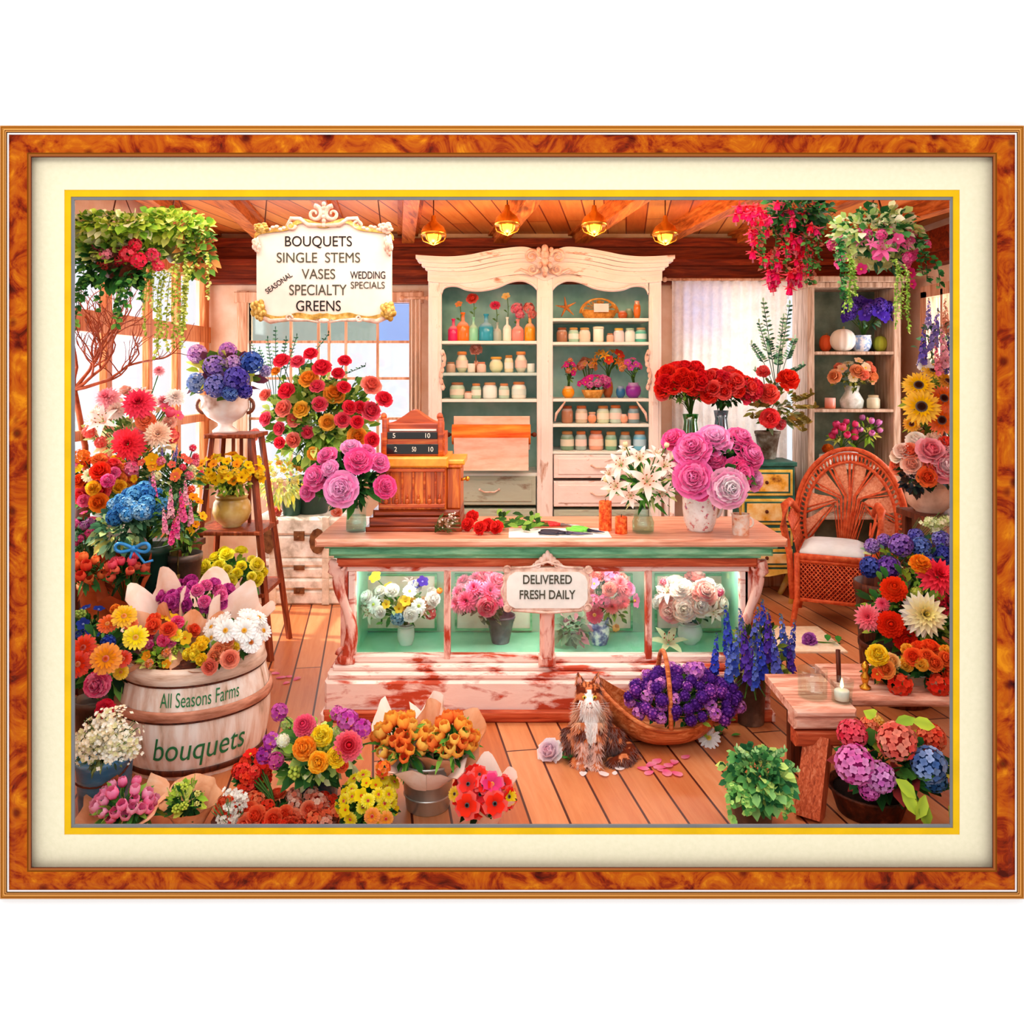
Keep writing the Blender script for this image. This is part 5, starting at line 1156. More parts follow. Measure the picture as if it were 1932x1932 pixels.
# ================================================================ barrel with lettering
bc = (X(366, 3.95), 3.97); H = Z(1268, 3.66)
def RB(z):
    u = max(0, min(1, z/H)); return .30+.048*math.sin(PI*min(1, u*.92+.04))-.012*u
t = thing('barrel', (bc[0], bc[1], 0), 'weathered white half barrel lettered bouquets, filled with wrapped flowers', 'barrel')
m = MB(); N = 120; rows = 16
for k in range(rows+1):
    z = H*k/rows
    for a in range(N): q = 2*PI*a/N; r = RB(z)-(.006 if a % 6 == 0 else 0); m.vert((bc[0]+r*math.cos(q), bc[1]+r*math.sin(q), z))
for k in range(rows):
    for a in range(N): b = (a+1) % N; m.face(k*N+a, k*N+b, (k+1)*N+b, (k+1)*N+a)
STV = pm('weathered_white_staves', [(.3, '#a07858'), (.42, '#e4c4b0'), (.6, '#fbeee4')], 3.2, .65, 0, (5, 5, .8), .3, .4, 8)
m.build('staves', STV, t)
m = MB(); m.lathe([(RB(H)-.02, H), (RB(H)-.025, H-.1), (.001, H-.1)], (*bc, 0), 60); m.build('inner_lining', DARKW, t)
def hoop(z0, z1, mat, th=.01): m = MB(); m.lathe([(RB(z0)+.002, z0), (RB(z0)+th, z0+.004), (RB(z1)+th, z1-.004), (RB(z1)+.002, z1)], (*bc, 0), 72); m.build('hoop', mat, t)
yf = bc[1]-RB(H*.6); zq = lambda py: Z(py, yf)
hoop(zq(1300), H+.004, pm('pale_hoop_wood', [(.3, '#b08468'), (.55, '#ecd0bc'), (.75, '#f8ece0')], 5, .6, 0, (1, 1, 6)), .014); hoop(zq(1304), zq(1299), DARKW, .008)
hoop(zq(1364), zq(1345), pm('rusty_hoop', [(.3, '#8c4c30'), (.6, '#d89478'), (.8, '#ecc0a8')], 6, .6, 0, (1, 1, 6)), .014); hoop(zq(1368), zq(1363), DARKW, .008); hoop(.02, .05, DARKW, .008)
text('All Seasons Farms', X(357, yf), zq(1324), S(150, yf), S(26, yf), 0, GREENI, t, 'lettering', bend=(bc, lambda z: RB(z)), bold=.0)
text('bouquets', X(357, yf), zq(1423), S(178, yf), S(58, yf), 0, GREENI, t, 'lettering', bend=(bc, lambda z: RB(z)), shear=.25)
# ================================================================ rustic bench on the right
Y = 3.42; t = thing('rustic_bench', (1.5, 3.7, 0), 'rustic pinkish plank bench with thick legs in the right foreground', 'bench'); zt = Z(1340, Y)
PLK = pm('pale_pink_plank', [(.3, '#9c5038'), (.5, '#dc9880'), (.68, '#f4ccb8')], 4, .6, 0, (1, 6, 6), .3, .6, 8); x0 = X(1500, Y)
m = MB(); m.bbox(x0, X(1618, Y), Y, Y+.42, zt-.035, zt, .012); m.build('top_board', PLK, t, smooth=False)
m = MB(); m.bbox(X(1622, Y), 2.3, Y+.1, Y+.52, zt-.03, zt+.012, .012); m.build('top_board', PLK, t, smooth=False)
m = MB(); m.bbox(x0, X(1615, Y), Y+.004, Y+.1, Z(1378, Y), zt-.036, .01); m.build('apron', PLK, t, smooth=False); m = MB(); m.bbox(x0+.008, X(1600, Y), Y+.01, Y+.09, Z(1412, Y), Z(1383, Y), .01); m.build('lower_apron', RUSTW, t, smooth=False)
m = MB(); m.bar((X(1553, Y), Y+.05, Z(1400, Y)), (X(1530, 3.34), 3.36, 0), .1, .08); m.build('leg', wood('carved_red_leg', '#8c3018', '#cc5c34', '#e48860', .6, 'z', 8), t, smooth=False)
for a, b in ((X(1560, Y), Y+.38), (2.2, Y+.15), (2.2, Y+.45)): m = MB(); m.box(a-.03, a+.03, b-.03, b+.03, 0, zt-.036); m.build('leg', DARKW, t, smooth=False)
ZBN = zt
glassvase('glass_jar', 1543, 1272, 3.5, 56, 54, 'wide empty glass jar on the rustic bench', ZBN, water=False, cat='jar', neck=1.0, belly=1.02)
gt, rc = glassvase('candle_glass', 1597, 1290, 3.46, 44, 38, 'short glass tumbler with a lit white candle on the rustic bench', ZBN, water=False, cat='candle holder', neck=.98)
ct_ = thing('white_candle', (rc.x, rc.y, ZBN+.012), 'lit white candle inside the short glass tumbler', 'candle'); MB().lathe([(.03, 0), (.031, .035), (.028, .04), (.001, .038)], (rc.x, rc.y, ZBN+.01), 20).build('wax', solidm('white_wax', '#fff4e8'), ct_); m = MB(); m.lathe([(.001, 0), (.008, .01), (.006, .025), (.001, .045)], (rc.x, rc.y, ZBN+.055), 10); m.build('flame', emitmat('flame', '#ffd080', 6), ct_)
t = thing('brass_figurine', (X(1636, 3.6), 3.62, ZBN+.012), 'small turned brass ornament between the candle and the terracotta pot', 'ornament'); MB().lathe([(.022, 0), (.024, .01), (.01, .02), (.016, .04), (.02, .055), (.01, .07), (.014, .085), (.018, .1), (.008, .115), (.001, .12)], (X(1636, 3.6), 3.62, ZBN+.012), 18).build('turned_body', BRASS, t)
t = thing('wooden_stick', (X(1583, 3.7), 3.7, ZBN), 'dark upright stick behind the candle glass on the bench', 'stick'); MB().tube([(X(1583, 3.7), 3.7, ZBN), (X(1581, 3.7), 3.7, Z(1226, 3.7))], .01, 8).build('stick', DARKW, t)
# ================================================================ cat
def cat():
    Y = 3.9; k = S(1, Y); root = thing('cat', (X(1118, Y), Y, 0), 'fluffy ginger and white long haired cat sitting on the floor', 'cat')
    P = lambda px, py, dy=0: Vector((X(px, Y), Y+dy, Z(py, Y)))
    bm = MB()
    def e(px, py, dy, rx, ry, rz): bm.ball(P(px, py, dy), (k*rx, k*ry, k*rz), 16, 10)
    e(1118, 1395, .07, 44, 46, 38); e(1117, 1365, .04, 36, 36, 40); e(1115, 1343, .0, 30, 28, 34); e(1113, 1325, -.01, 27, 24, 22)
    e(1109, 1303, -.035, 25, 23, 21); e(1096, 1309, -.05, 13, 13, 11); e(1122, 1309, -.05, 13, 13, 11); e(1109, 1311, -.087, 12, 9, 8); e(1109, 1318, -.075, 9, 8, 6)
    for s_ in (-1, 1):
        c = P(1109+s_*15, 1283, -.02); bm.tube([c+Vector((0, 0, -.02)), c, c+Vector((s_*.008, 0, .03)), c+Vector((s_*.011, .002, .048))], [.026, .022, .01, .002], 8)
        bm.tube([P(1111+s_*14, 1355, -.05), P(1110+s_*13, 1390, -.085), P(1109+s_*12, 1420, -.1)], [.042, .028, .024], 10); e(1109+s_*12, 1424, -.115, 11, 15, 7)
        bm.tube([P(1118+s_*36, 1385, .03), P(1118+s_*40, 1410, -.03)], [.06, .045], 10); e(1118+s_*34, 1424, -.08, 13, 19, 8)
    bm.tube([P(1150, 1415, .12), P(1180, 1418, .06), P(1188, 1420, -.02), P(1172, 1422, -.08), P(1145, 1423, -.1)], [.03, .042, .044, .038, .02], 12)
    me = bm.mesh('tmp', FUR); o = bpy.data.objects.new('tmp', me); COL.objects.link(o)
    md = o.modifiers.new('r', 'REMESH'); md.mode = 'VOXEL'; md.voxel_size = .0065
    md = o.modifiers.new('s', 'SMOOTH'); md.iterations = 6; md.factor = .6
    bpy.context.view_layer.update(); me2 = bpy.data.meshes.new_from_object(o.evaluated_get(bpy.context.evaluated_depsgraph_get())); bpy.data.objects.remove(o)
    def col(p):
        px = 966+p.x*F/p.y; py = 700-(p.z-CZ)*F/p.y; x = (px-1111); n = noise.noise(p*28)*.5+.5; n2 = noise.noise(p*60)*.5+.5
        gin = lerp(hx('#a8461a'), hx('#e8925c'), n2); br = lerp(hx('#3a1408'), hx('#7a2e12'), n2); wh = lerp(hx('#f4e0d4'), hx('#ffffff'), n2)
        c = gin
        if n > .58: c = br
        if py < 1306 and abs(math.sin(x*.45+1)) > .8 and py < 1296: c = br
        if abs(x) < (4 if py < 1309 else 8) and 1302 < py < 1326: c = wh
        if 6 < abs(x) < 22 and 1296 < py < 1308 and n2 > .4: c = br
        if 1322 <= py < 1402 and abs(x-2-(py-1330)*.05) < 16-(py-1325)*.13+4*n: c = wh
        if py >= 1400 and abs(x) < 24 and p.y < Y-.06 and n2 > .45: c = lerp(gin, wh, .4)
        if 1330 < py < 1375 and 16 < abs(x) < 30: c = lerp(c, hx('#f4c8a4'), .5)
        if py > 1345 and abs(x) > 33 and n > .35: c = br
        return c
    m = MB(); m.v = [tuple(v.co) for v in me2.vertices]; m.c = [col(v.co) for v in me2.vertices]; m.f = [tuple(p.vertices) for p in me2.polygons]; m.m = [0]*len(m.f)
    m.build('body', FUR, root)
    fm = MB(); st = R.getstate(); R.seed(4); vs_ = list(me2.vertices)
    for _ in range(9000):
        v = R.choice(vs_); p = v.co.copy(); py = 700-(p.z-CZ)*F/p.y; px = 966+p.x*F/p.y
        if 1288 < py < 1322 and abs(px-1109) < 20 and v.normal.y < -.3: continue
        n_ = v.normal; d = (n_*.55+Vector((R.uniform(-.3, .3), R.uniform(-.2, .2), -.75))).normalized(); L = .012+.02*(1 if py > 1315 else .4)*R.random()+(.012 if 1315 < py < 1350 else 0)
        s2 = d.cross(n_); s2 = s2.normalized()*.0022 if s2.length > 1e-4 else Vector((.002, 0, 0)); c = v3(col(p), .18); i = len(fm.v)
        fm.vert(p-s2, c); fm.vert(p+s2, c); fm.vert(p+d*L+n_*.002, lt(c, .15)); fm.face(i, i+1, i+2)
    R.setstate(st); f_ = fm.build('fur', FUR, root); f_['kind'] = 'stuff'
    for s_ in (-1, 1):
        c = P(1109+s_*9.5, 1302, -.087); m = MB(); m.ball(c, (.0105, .007, .008), 12, 8, hx('#d8b840')); ey = m.build('eye', GLAZE, root)
        m = MB(); m.ball(c+Vector((0, -.006, 0)), (.0035, .0025, .0065), 8, 6, hx('#080404')); m.build('pupil', GLAZE, ey)
        m = MB(); c = P(1109+s_*15, 1283, -.034); m.leaf(c+Vector((0, -.004, -.012)), (s_*.2, -.05, 1), .042, .024, hx('#e8a090'), 0, .1, Vector((0, -1, 0))); m.build('inner_ear', FUR, root)
    m = MB(); m.ball(P(1109, 1308, -.118), (.006, .004, .0045), 8, 6, hx('#d86c5c')); m.build('nose', GLAZE, root)
    m = MB(); m.tube([P(1103, 1316, -.112), P(1106, 1317.5, -.116), P(1109, 1315, -.118), P(1112, 1317.5, -.116), P(1115, 1316, -.112)], .0011, 4, hx('#5a2010')); m.build('mouth', FUR, root)
    m = MB()
    for s_ in (-1, 1):
        for j in range(4): m.tube([P(1109+s_*7, 1312+j, -.115), P(1109+s_*22, 1308+j*4, -.12), P(1109+s_*36, 1310+j*6, -.1)], .0006, 3, hx('#fff4ec'))
    m.build('whiskers', FUR, root)
cat()
# ================================================================ the flowers
def bou(px, py, Y, w, h, label, neck, spec=(), n=0, r=12, fix=(), name='bouquet', cat='bouquet', root=None, d=None, dz=0, seed=None, group=None, **k):
    """a bunch around pixel (px, py) at depth Y; w, h half extents in pixels; fix = [(kind, colours, px, py, radius px)]"""
    t = root or thing(name, neck, label, cat, group)
    fx = [(kd, cl if isinstance(cl, tuple) else (cl,), at(a, b, Y-(e[0] if e else .05)), S(q, Y)) for (kd, cl, a, b, q, *e) in fix]
    bunch(t, at(px, py, Y), (S(w, Y), d or S(min(w, h), Y), S(h, Y)), list(spec) or [('rose', ('#e82020',))], n, S(r, Y), neck, seed if seed is not None else int(px+py), fixed=fx, **k)
    return t
def sp(*a): return [(x[0], x[1] if isinstance(x[1], tuple) else (x[1],), *x[2:]) for x in a]
LIME = ['#8cb838', '#b4d048', '#d0dc60', '#6c9c30', '#e0e880']; DKG = ['#143c1c', '#1f5428', '#2f6c30', '#0e2c14']; BLG = ['#3c6c54', '#5c9470', '#84b48c', '#2c5440']; OLV = ['#6c7a34', '#8c9448', '#4c5c24', '#a8a850']
def vines(parent, starts, L, cols, ls=.03, step=.022, name='trailing_stems', sway=.05, shape=.8, seed=3):
    st = R.getstate(); R.seed(seed); m = MB(); cs = [hx(c) for c in cols]
    for s_ in starts:
        p = Vector(s_); n = int(L*R.uniform(.55, 1.1)/step); v = Vector((R.uniform(-.5, .5), -.4, .5)); pts = [p.copy()]
        for k in range(n):
            v = v*.8+Vector((R.uniform(-.12, .12), R.uniform(-.1, .06), -.42)); v = v.normalized(); p = p+v*step; pts.append(p.copy())
            for j in (0, 1): m.leaf(p, (R.uniform(-1, 1), R.uniform(-1, 0), R.uniform(-.6, .5)), ls*R.uniform(.7, 1.2), ls*shape, v3(R.choice(cs), .2), .2)
        m.tube(pts, .002, 4, cs[0])
    o = m.build(name, LEAF, parent); R.setstate(st); return o
def mass(parent, px, py, Y, w, h, n, ls, cols, shape=.7, d=None, name='leaf_mass', seed=1, rin=.5, top=False):
    st = R.getstate(); R.seed(seed); m = MB(); cs = [hx(c) for c in cols]; C = at(px, py, Y); rx, ry, rz = S(w, Y), d or S(min(w, h), Y), S(h, Y)
    for k in range(n):
        dd = Vector((R.gauss(0, 1), R.gauss(0, 1)-.4, R.gauss(0, 1))).normalized(); f = R.uniform(rin, 1)
        p = C+Vector((dd.x*rx*f, dd.y*ry*f, dd.z*rz*f)); L = ls*R.uniform(.6, 1.3)
        m.leaf(p, dd+Vector((R.uniform(-.6, .6), R.uniform(-.6, .2), R.uniform(-.4, .6))), L, L*shape, v3(R.choice(cs), .2))
    o = m.build(name, LEAF, parent); R.setstate(st); return o
def stalks(parent, base, tips, cols, ls=.03, pairs=7, name='leafy_sprigs', shape=.5, r=.003):
    m = MB(); cs = [hx(c) for c in cols]; b = Vector(base)
    for tp in tips:
        tp = Vector(tp); mid = b.lerp(tp, .5)+Vector((0, 0, .04)); P = [b.lerp(mid, u/4) if u < 4 else mid.lerp(tp, (u-4)/6) for u in range(11)]; m.tube(P, r, 4, cs[0])
        for k in range(pairs):
            p = mid.lerp(tp, (k+.5)/pairs)
            for s_ in (-1, 1): m.leaf(p, (s_*1.0, -.3, .55), ls*(1-.4*k/pairs), ls*shape, v3(R.choice(cs), .2), .1)
        m.leaf(tp, (0, 0, 1), ls*.8, ls*.3, cs[-1], 0)
    return m.build(name, LEAF, parent)
# ---------------------------------------------------------------- back left: rose bush, filler plant, on the trunks
t, rc = pot('rose_bush', 578, 0, 905, 6.5, 84, 60, solidm('dark_green_tub', '#2c4438', .4), 'tall bush of red, orange and pink roses in a dark tub on the white trunks', 'plant', zb=ZT, part='tub')
R1, R2, R3, R4 = ('#ec2444', '#f25068'), ('#f09020', '#f8bc50'), ('#e83c60', '#f47890'), ('#f07060', '#f8a898')
bou(605, 770, 6.35, 108, 100, '', rc, fix=[('rose', c, a, b, q, .16+((a*7+b) % 5)*.02) for (c, a, b, q) in ((R1, 531, 680, 15), (R3, 561, 682, 13), (R1, 586, 667, 13), (R1, 607, 693, 17), (R2, 582, 714, 17), (R1, 650, 680, 12), (R1, 638, 704, 12), (R3, 598, 728, 13), (R1, 540, 737, 16), (R2, 631, 743, 19), (R3, 603, 762, 14), (('#f4b428', '#f8d060'), 568, 772, 15), (R4, 534, 770, 16), (R1, 649, 730, 12), (R4, 701, 726, 18), (R1, 725, 752, 15), (R3, 700, 775, 18), (R1, 660, 768, 13), (R1, 679, 768, 12), (R3, 646, 792, 14), (R1, 674, 796, 12), (('#f4a830', '#f8cc60'), 618, 797, 15), (R3, 500, 790, 13), (R3, 526, 808, 12), (R4, 555, 790, 15), (R1, 527, 835, 11), (R4, 553, 830, 14), (R2, 674, 824, 18), (R1, 702, 830, 14), (R2, 592, 856, 12), (R4, 500, 745, 12), (R3, 580, 815, 12), (R4, 480, 820, 12), (R2, 520, 700, 9))],
    root=t, leaf=900, ls=.09, cols=['#5c8c34', '#84b048', '#a8cc60', '#3c6c2c', '#c4dc78'], shape=.6, d=.26, seed=11, rin=.3)
stalks(t, at(520, 780, 6.35), [at(a, b, 6.3) for a, b in ((505, 640), (520, 622), (540, 640), (490, 660), (475, 650), (560, 635), (620, 630), (690, 690))], BLG, .035, 9)
t, rc = pot('filler_plant', 545, 0, 940, 6.47, 40, 32, solidm('bottle_green_pot', '#2c5444', .4), 'feathery pale yellow and lime plant in a dark green pot on the trunks', 'plant', zb=ZT)
mass(t, 530, 905, 6.35, 48, 45, 300, .06, ['#e0e478', '#c8d888', '#f0ec60', '#a8c070', '#e8e8a8'], .35, seed=3, name='foliage')
bou(530, 900, 6.33, 40, 38, '', rc, sp(('blossom', ('#f0a848', '#e86830')), ('blossom', '#f8e060'), ('cluster', '#f4e88c')), 14, 7, root=t, leaf=0, stem=False)
for a, b, c, nm in ((516, 970, '#f07060', 'coral bloom lying on the left end of the white trunks'), (632, 970, '#f08058', 'orange bloom lying on the right end of the white trunks')):
    t = thing('fallen_bloom', (X(a, 6.44), 6.5, ZT), nm, 'flower'); bloom(t, 'carnation', (c,), (X(a, 6.44), 6.5, ZT+.03), (.2, -.7, .6), .055)
# ---------------------------------------------------------------- counter: peonies, lilies
PE = [('#fc64ac', '#fda4d0'), ('#f44c98', '#fc84bc'), ('#fc90c8', '#fdc8e4')]
gv, rc = glassvase('glass_vase', 668, 952, 4.42, 46, 40, 'clear glass vase of pink peonies standing beside the cash register', WT)
bou(655, 895, 4.46, 72, 52, 'pink peony bouquet with dark leaves left of the cash register', rc-Vector((0, 0, .03)), fix=[('peony', PE[i], a, b, q, e) for (i, a, b, q, e) in ((0, 616, 859, 18, .1), (2, 662, 843, 18, .05), (1, 677, 868, 24, .14), (0, 716, 872, 18, .1), (2, 622, 883, 15, .16), (0, 596, 900, 24, .14), (2, 643, 922, 30, .2), (0, 579, 928, 16, .12), (1, 727, 918, 20, .12), (0, 692, 850, 15, .02))], leaf=200, ls=.09, cols=DKG+['#3c7c34'], shape=.42, d=.16)
gv, rc = glassvase('glass_vase', 1216, 952, 4.4, 36, 42, 'clear glass vase holding white lilies on the counter', WT, belly=1.05)
bou(1215, 900, 4.44, 60, 48, 'white lily bouquet with orange throats on the counter', rc-Vector((0, 0, .02)), fix=[('lily', ('#fdf8f0', '#f08c50'), a, b, q, e) for (a, b, q, e) in ((1172, 878, 27, .1), (1207, 866, 26, .06), (1221, 909, 34, .2), (1162, 918, 26, .14), (1247, 930, 24, .12), (1253, 880, 26, .08), (1190, 935, 22, .16), (1238, 858, 20, 0), (1268, 905, 20, .02), (1180, 850, 16, -.02), (1150, 895, 18, .02))]+[('tulip', ('#e8dc98', '#fbf0d0'), a, b, 7) for a, b in ((1143, 905), (1180, 838), (1258, 840), (1272, 862), (1150, 925))], leaf=110, ls=.1, cols=['#3c7c30', '#5c9c40', '#1f5428', '#c8d890'], shape=.22, d=.14)
t, rc = pot('flower_jug', 1328, 0, 925, 4.42, 66, 48, pm('speckled_white_glaze', [(.42, '#fbf6f0'), (.56, '#f0e8e0'), (.62, '#d85858'), (.7, '#587cb8')], 34, .25), 'white jug speckled with red and blue holding the big peony bouquet', 'jug', zb=WT, belly=1.0, soil=False, part='jug_body')
m = MB(); m.tube([rc+Vector((.085+.035*math.sin(a), 0, -.09-.07*math.cos(a))) for a in [PI*k/10 for k in range(11)]], .008, 8); m.build('handle', solidm('white_glaze', '#f4f0ea', .25), t)
bou(1348, 872, 4.46, 84, 62, 'large bouquet of bright pink peonies in the speckled jug', rc-Vector((0, 0, .03)), fix=[('peony', PE[i], a, b, q, e) for (i, a, b, q, e) in ((1, 1270, 828, 22, .02), (0, 1306, 846, 32, .12), (2, 1347, 829, 32, .08), (0, 1396, 828, 27, .04), (0, 1415, 858, 28, .08), (0, 1309, 902, 34, .18), (1, 1350, 868, 22, .1), (1, 1395, 893, 28, .14), (2, 1423, 905, 20, .08), (0, 1290, 872, 22, .08), (1, 1322, 930, 14, .16))]+[('peony', ('#fc98c4', '#fffaf6'), 1374, 922, 34, .22)], leaf=170, ls=.08, cols=DKG+['#4c8c38'], shape=.5, d=.2)
# ---------------------------------------------------------------- console table and red roses behind
ZT2 = Z(842, 6.3); t = thing('console_table', (X(1335, 6.3), 6.45, 0), 'tall narrow painted console table before the lace curtain, under the red rose vases', 'table')
m = MB(); m.bbox(X(1262, 6.3), X(1392, 6.3), 6.3, 6.62, ZT2-.03, ZT2, .008); m.build('table_top', CREAMP, t, smooth=False); m = MB(); m.bbox(X(1268, 6.3), X(1386, 6.3), 6.32, 6.6, ZT2-.15, ZT2-.03, .006); m.build('drawer_box', CREAMP, t, smooth=False)
for a in (1270, 1380):
    for b in (6.34, 6.57): m = MB(); m.tube([(X(a, 6.3), b, ZT2-.15), (X(a, 6.3), b, .4), (X(a, 6.3), b, 0)], [.022, .016, .012], 8); m.build('leg', CREAMP, t)
gv, rc = glassvase('glass_vase', 1306, 782, 6.38, 30, 30, 'green glass vase of red roses on the console table', ZT2, glassmat('green_glass', '#88c898', .15), water=False)
bou(1288, 722, 6.36, 50, 34, 'red rose bouquet in the green glass vase before the lace curtain', rc, sp(('rose', ('#e41c14', '#f04838')), ('rose', ('#d81420', '#ee3c40'))), 22, 15, leaf=190, ls=.05, cols=['#3c6c28', '#64903c', '#2c5020'], d=.17, ymax=.2, fix=[('rose', '#e01c20', 1250, 742, 14), ('rose', '#e82820', 1280, 702, 17), ('rose', '#e82820', 1306, 697, 13)])
m = MB()
gv, rc = glassvase('glass_vase', 1364, 775, 6.42, 28, 28, 'grey glass vase of crimson roses on the console table', ZT2, glassmat('smoke_glass', '#b8c4cc', .15), water=False)
bou(1368, 732, 6.36, 58, 32, 'crimson and scarlet rose bouquet right of the green vase roses', rc, sp(('rose', ('#e41c14', '#f04838')), ('rose', ('#e0203c', '#f05868')), ('rose', '#e8281c')), 26, 15, leaf=170, ls=.05, cols=DKG, d=.17, ymax=.2, fix=[('rose', ('#e02440', '#f05070'), 1408, 748, 15), ('rose', '#e82418', 1340, 745, 16), ('rose', '#e82418', 1340, 710, 15)])
t, rc = pot('flower_urn', 1455, 0, 815, 6.6, 46, 30, pm('mottled_grey_brown_urn', [(.38, '#5c4030'), (.55, '#8c7c6c'), (.68, '#b8b4a8')], 12, .5), 'mottled grey brown urn of red dahlias on the painted chest', 'urn', zb=ZCH, soil=False, part='urn_body')
bou(1460, 755, 6.55, 55, 50, 'red dahlia arrangement with blue green sprigs and bronze leaves on the painted chest', rc, fix=[('carnation', ('#e84048', '#f47870'), 1440, 702, 15, .1), ('carnation', ('#e82418', '#f04c30'), 1486, 718, 25, .15), ('carnation', ('#f04c40', '#f88070'), 1450, 744, 23, .18), ('carnation', ('#e83038', '#f46060'), 1452, 789, 22, .2), ('carnation', ('#e03048',), 1472, 800, 13, .1)], leaf=150, ls=.075, cols=OLV+['#7c8c68', '#8c6c34'], d=.18, n=0, shape=.4)
root = [o for o in COL.objects if o.name.startswith('bouquet') and 'blue green sprigs' in (o.get('label') or '')][0]
stalks(root, at(1465, 740, 6.55), [at(a, b, 6.5) for a, b in ((1490, 575), (1478, 600), (1440, 570), (1432, 610), (1500, 640), (1450, 640), (1470, 660), (1515, 690), (1418, 650), (1425, 700))], BLG+['#9cc4a0'], .05, 9)
stalks(root, at(1475, 790, 6.5), [at(a, b, 6.4) for a, b in ((1530, 745), (1538, 770), (1525, 800), (1515, 815), (1420, 790), (1415, 765))], ['#8c7c34', '#a89048', '#6c5c24'], .07, 6, 'bronze_leaves')
# ---------------------------------------------------------------- narrow shelf unit flowers
bou(1634, 592, 6.68, 44, 25, 'purple iris bunch in the blue marked bowl on the narrow shelf unit', (X(1632, 6.68), 6.72, Z(636, 6.68)), sp(('blossom', ('#5030b8', '#8060d8')), ('hydrangea', ('#4830a8', '#7858d0'))), 15, 14, leaf=24, ls=.05, cols=BLG, d=.12, ymax=.5)
bou(1612, 708, 6.68, 42, 28, 'peach, coral and cream flowers in the glass jug of the narrow shelf unit', (X(1613, 6.68), 6.72, Z(732, 6.68)), sp(('carnation', ('#f07858', '#f8a888')), ('rose', ('#f4a060',)), ('daisy', ('#fbecc8', '#f0c040'), .8), ('blossom', ('#f4c8a0',), .8)), 15, 12, leaf=44, ls=.05, cols=OLV, d=.13, ymax=.5)
bou(1592, 816, 6.66, 24, 26, 'dark pink tulips in the white planter of the narrow shelf unit', (X(1592, 6.7), 6.74, SH['S3']+.09), sp(('tulip', ('#d82060', '#f05890'))), 9, 9, leaf=30, ls=.07, cols=LIME, d=.1, shape=.3, ymax=.5)
bou(1638, 810, 6.66, 22, 24, 'lilac pink tulips with lime leaves beside the dark pink ones on the narrow unit', (X(1612, 6.7), 6.74, SH['S3']+.09), sp(('tulip', ('#c060c0', '#f098d0'))), 8, 8, leaf=34, ls=.07, cols=LIME, d=.1, shape=.3, ymax=.5)
# ---------------------------------------------------------------- hanging baskets
def hbasket(px, py, Y, w, label, mat, h=36):
    r = S(w, Y)/2; c = at(px, py, Y); H = S(h, Y); t = thing('hanging_basket', (c.x, c.y, c.z), label, 'hanging basket', 'hanging flower baskets')
    MB().lathe([(.001, -H), (r*.4, -H*.95), (r*.8, -H*.6), (r, 0), (r*1.05, .01), (r*.94, .01), (.001, -.005)], c, 28).build('basket_bowl', mat, t)
    m = MB()
    for k in range(3): a = 2*PI*k/3+.5; m.tube([c+Vector((r*math.cos(a), r*math.sin(a), 0)), (c.x, c.y, 2.78)], .003, 4)
    m.tube([(c.x, c.y, 2.78), (c.x, c.y, ZC)], .004, 5); m.build('hanging_chain', DARKW, t); return t, c
t, c = hbasket(225, 478, 4.35, 100, 'left hanging basket of ivy and red geraniums under the ceiling', DARKW, 50)
bou(225, 462, 4.35, 84, 42, '', c, fix=[('cluster', (a_, b_), a, b, q, e) for (a_, b_, a, b, q, e) in (('#e82838', '#f05868', 240, 480, 17, .14), ('#e81c38', '#f04060', 262, 492, 16, .16), ('#f05088', '#f890b0', 188, 465, 13, .12), ('#f06888', '#f8a0b0', 200, 480, 13, .14), ('#d82c48', '#f06080', 288, 482, 14, .12), ('#e82040', '#f04858', 255, 462, 13, .14), ('#d83c38', '#f07060', 195, 500, 12, .1), ('#e83050', '#f06070', 298, 502, 12, .1), ('#e0203c', '#f04050', 225, 492, 12, .1))], root=t, leaf=620, ls=.055, cols=['#5c8c34', '#a8c450', '#3c6c2c', '#7ca848', '#c8d880', '#e0e8b0'], shape=.75, d=.22, n=0, rin=.5, stem=False)
mass(t, 220, 430, 4.3, 96, 24, 520, .05, LIME+['#eef0c0', '#4c7c2c'], .75, .2, 'ivy_crown', 5)
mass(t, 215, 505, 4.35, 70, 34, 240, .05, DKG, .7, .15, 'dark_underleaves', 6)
vines(t, [at(a, b, 4.22) for a, b in ((165, 520), (175, 530), (185, 520), (200, 525), (250, 515), (255, 530), (270, 520), (285, 515), (150, 500))], .3, ['#1f5428', '#3c7c34', '#6ca048'], .032)
t, c = hbasket(332, 452, 4.5, 58, 'right hand ivy basket in an old olive pot beside the geranium basket', pm('olive_glazed_pot', [(.3, '#4c4c1c'), (.7, '#98944c')], 8, .4), 46)
mass(t, 325, 428, 4.45, 66, 30, 420, .055, LIME, .8, .2, 'ivy_crown', 7); mass(t, 375, 470, 4.45, 24, 45, 200, .05, ['#3c6c2c', '#5c8c34', '#a05c30', '#c88848', '#7ca040'], .8, .12, 'side_leaves', 8)
vines(t, [at(a, b, 4.36) for a, b in ((300, 500), (308, 510), (318, 515), (330, 505), (340, 500), (345, 515), (352, 500), (360, 505), (368, 510), (378, 500), (388, 480), (325, 520), (312, 480), (296, 480), (336, 480), (356, 490))], .48, ['#a8b840', '#c8d468', '#7c9430', '#dce090'], .02, .016, seed=9)
t, c = hbasket(1500, 408, 4.5, 84, 'hanging basket of bright red fuchsia trailing under the ceiling', DARKW, 46)
mass(t, 1500, 400, 4.45, 62, 34, 360, .05, DKG+['#4c7c34'], .7, .18, 'leaf_crown', 10)
st = R.getstate(); R.seed(55)
FU = [('#fa2850', '#ec2068'), ('#fc3038', '#e81c40'), ('#fc5480', '#ec3078')]
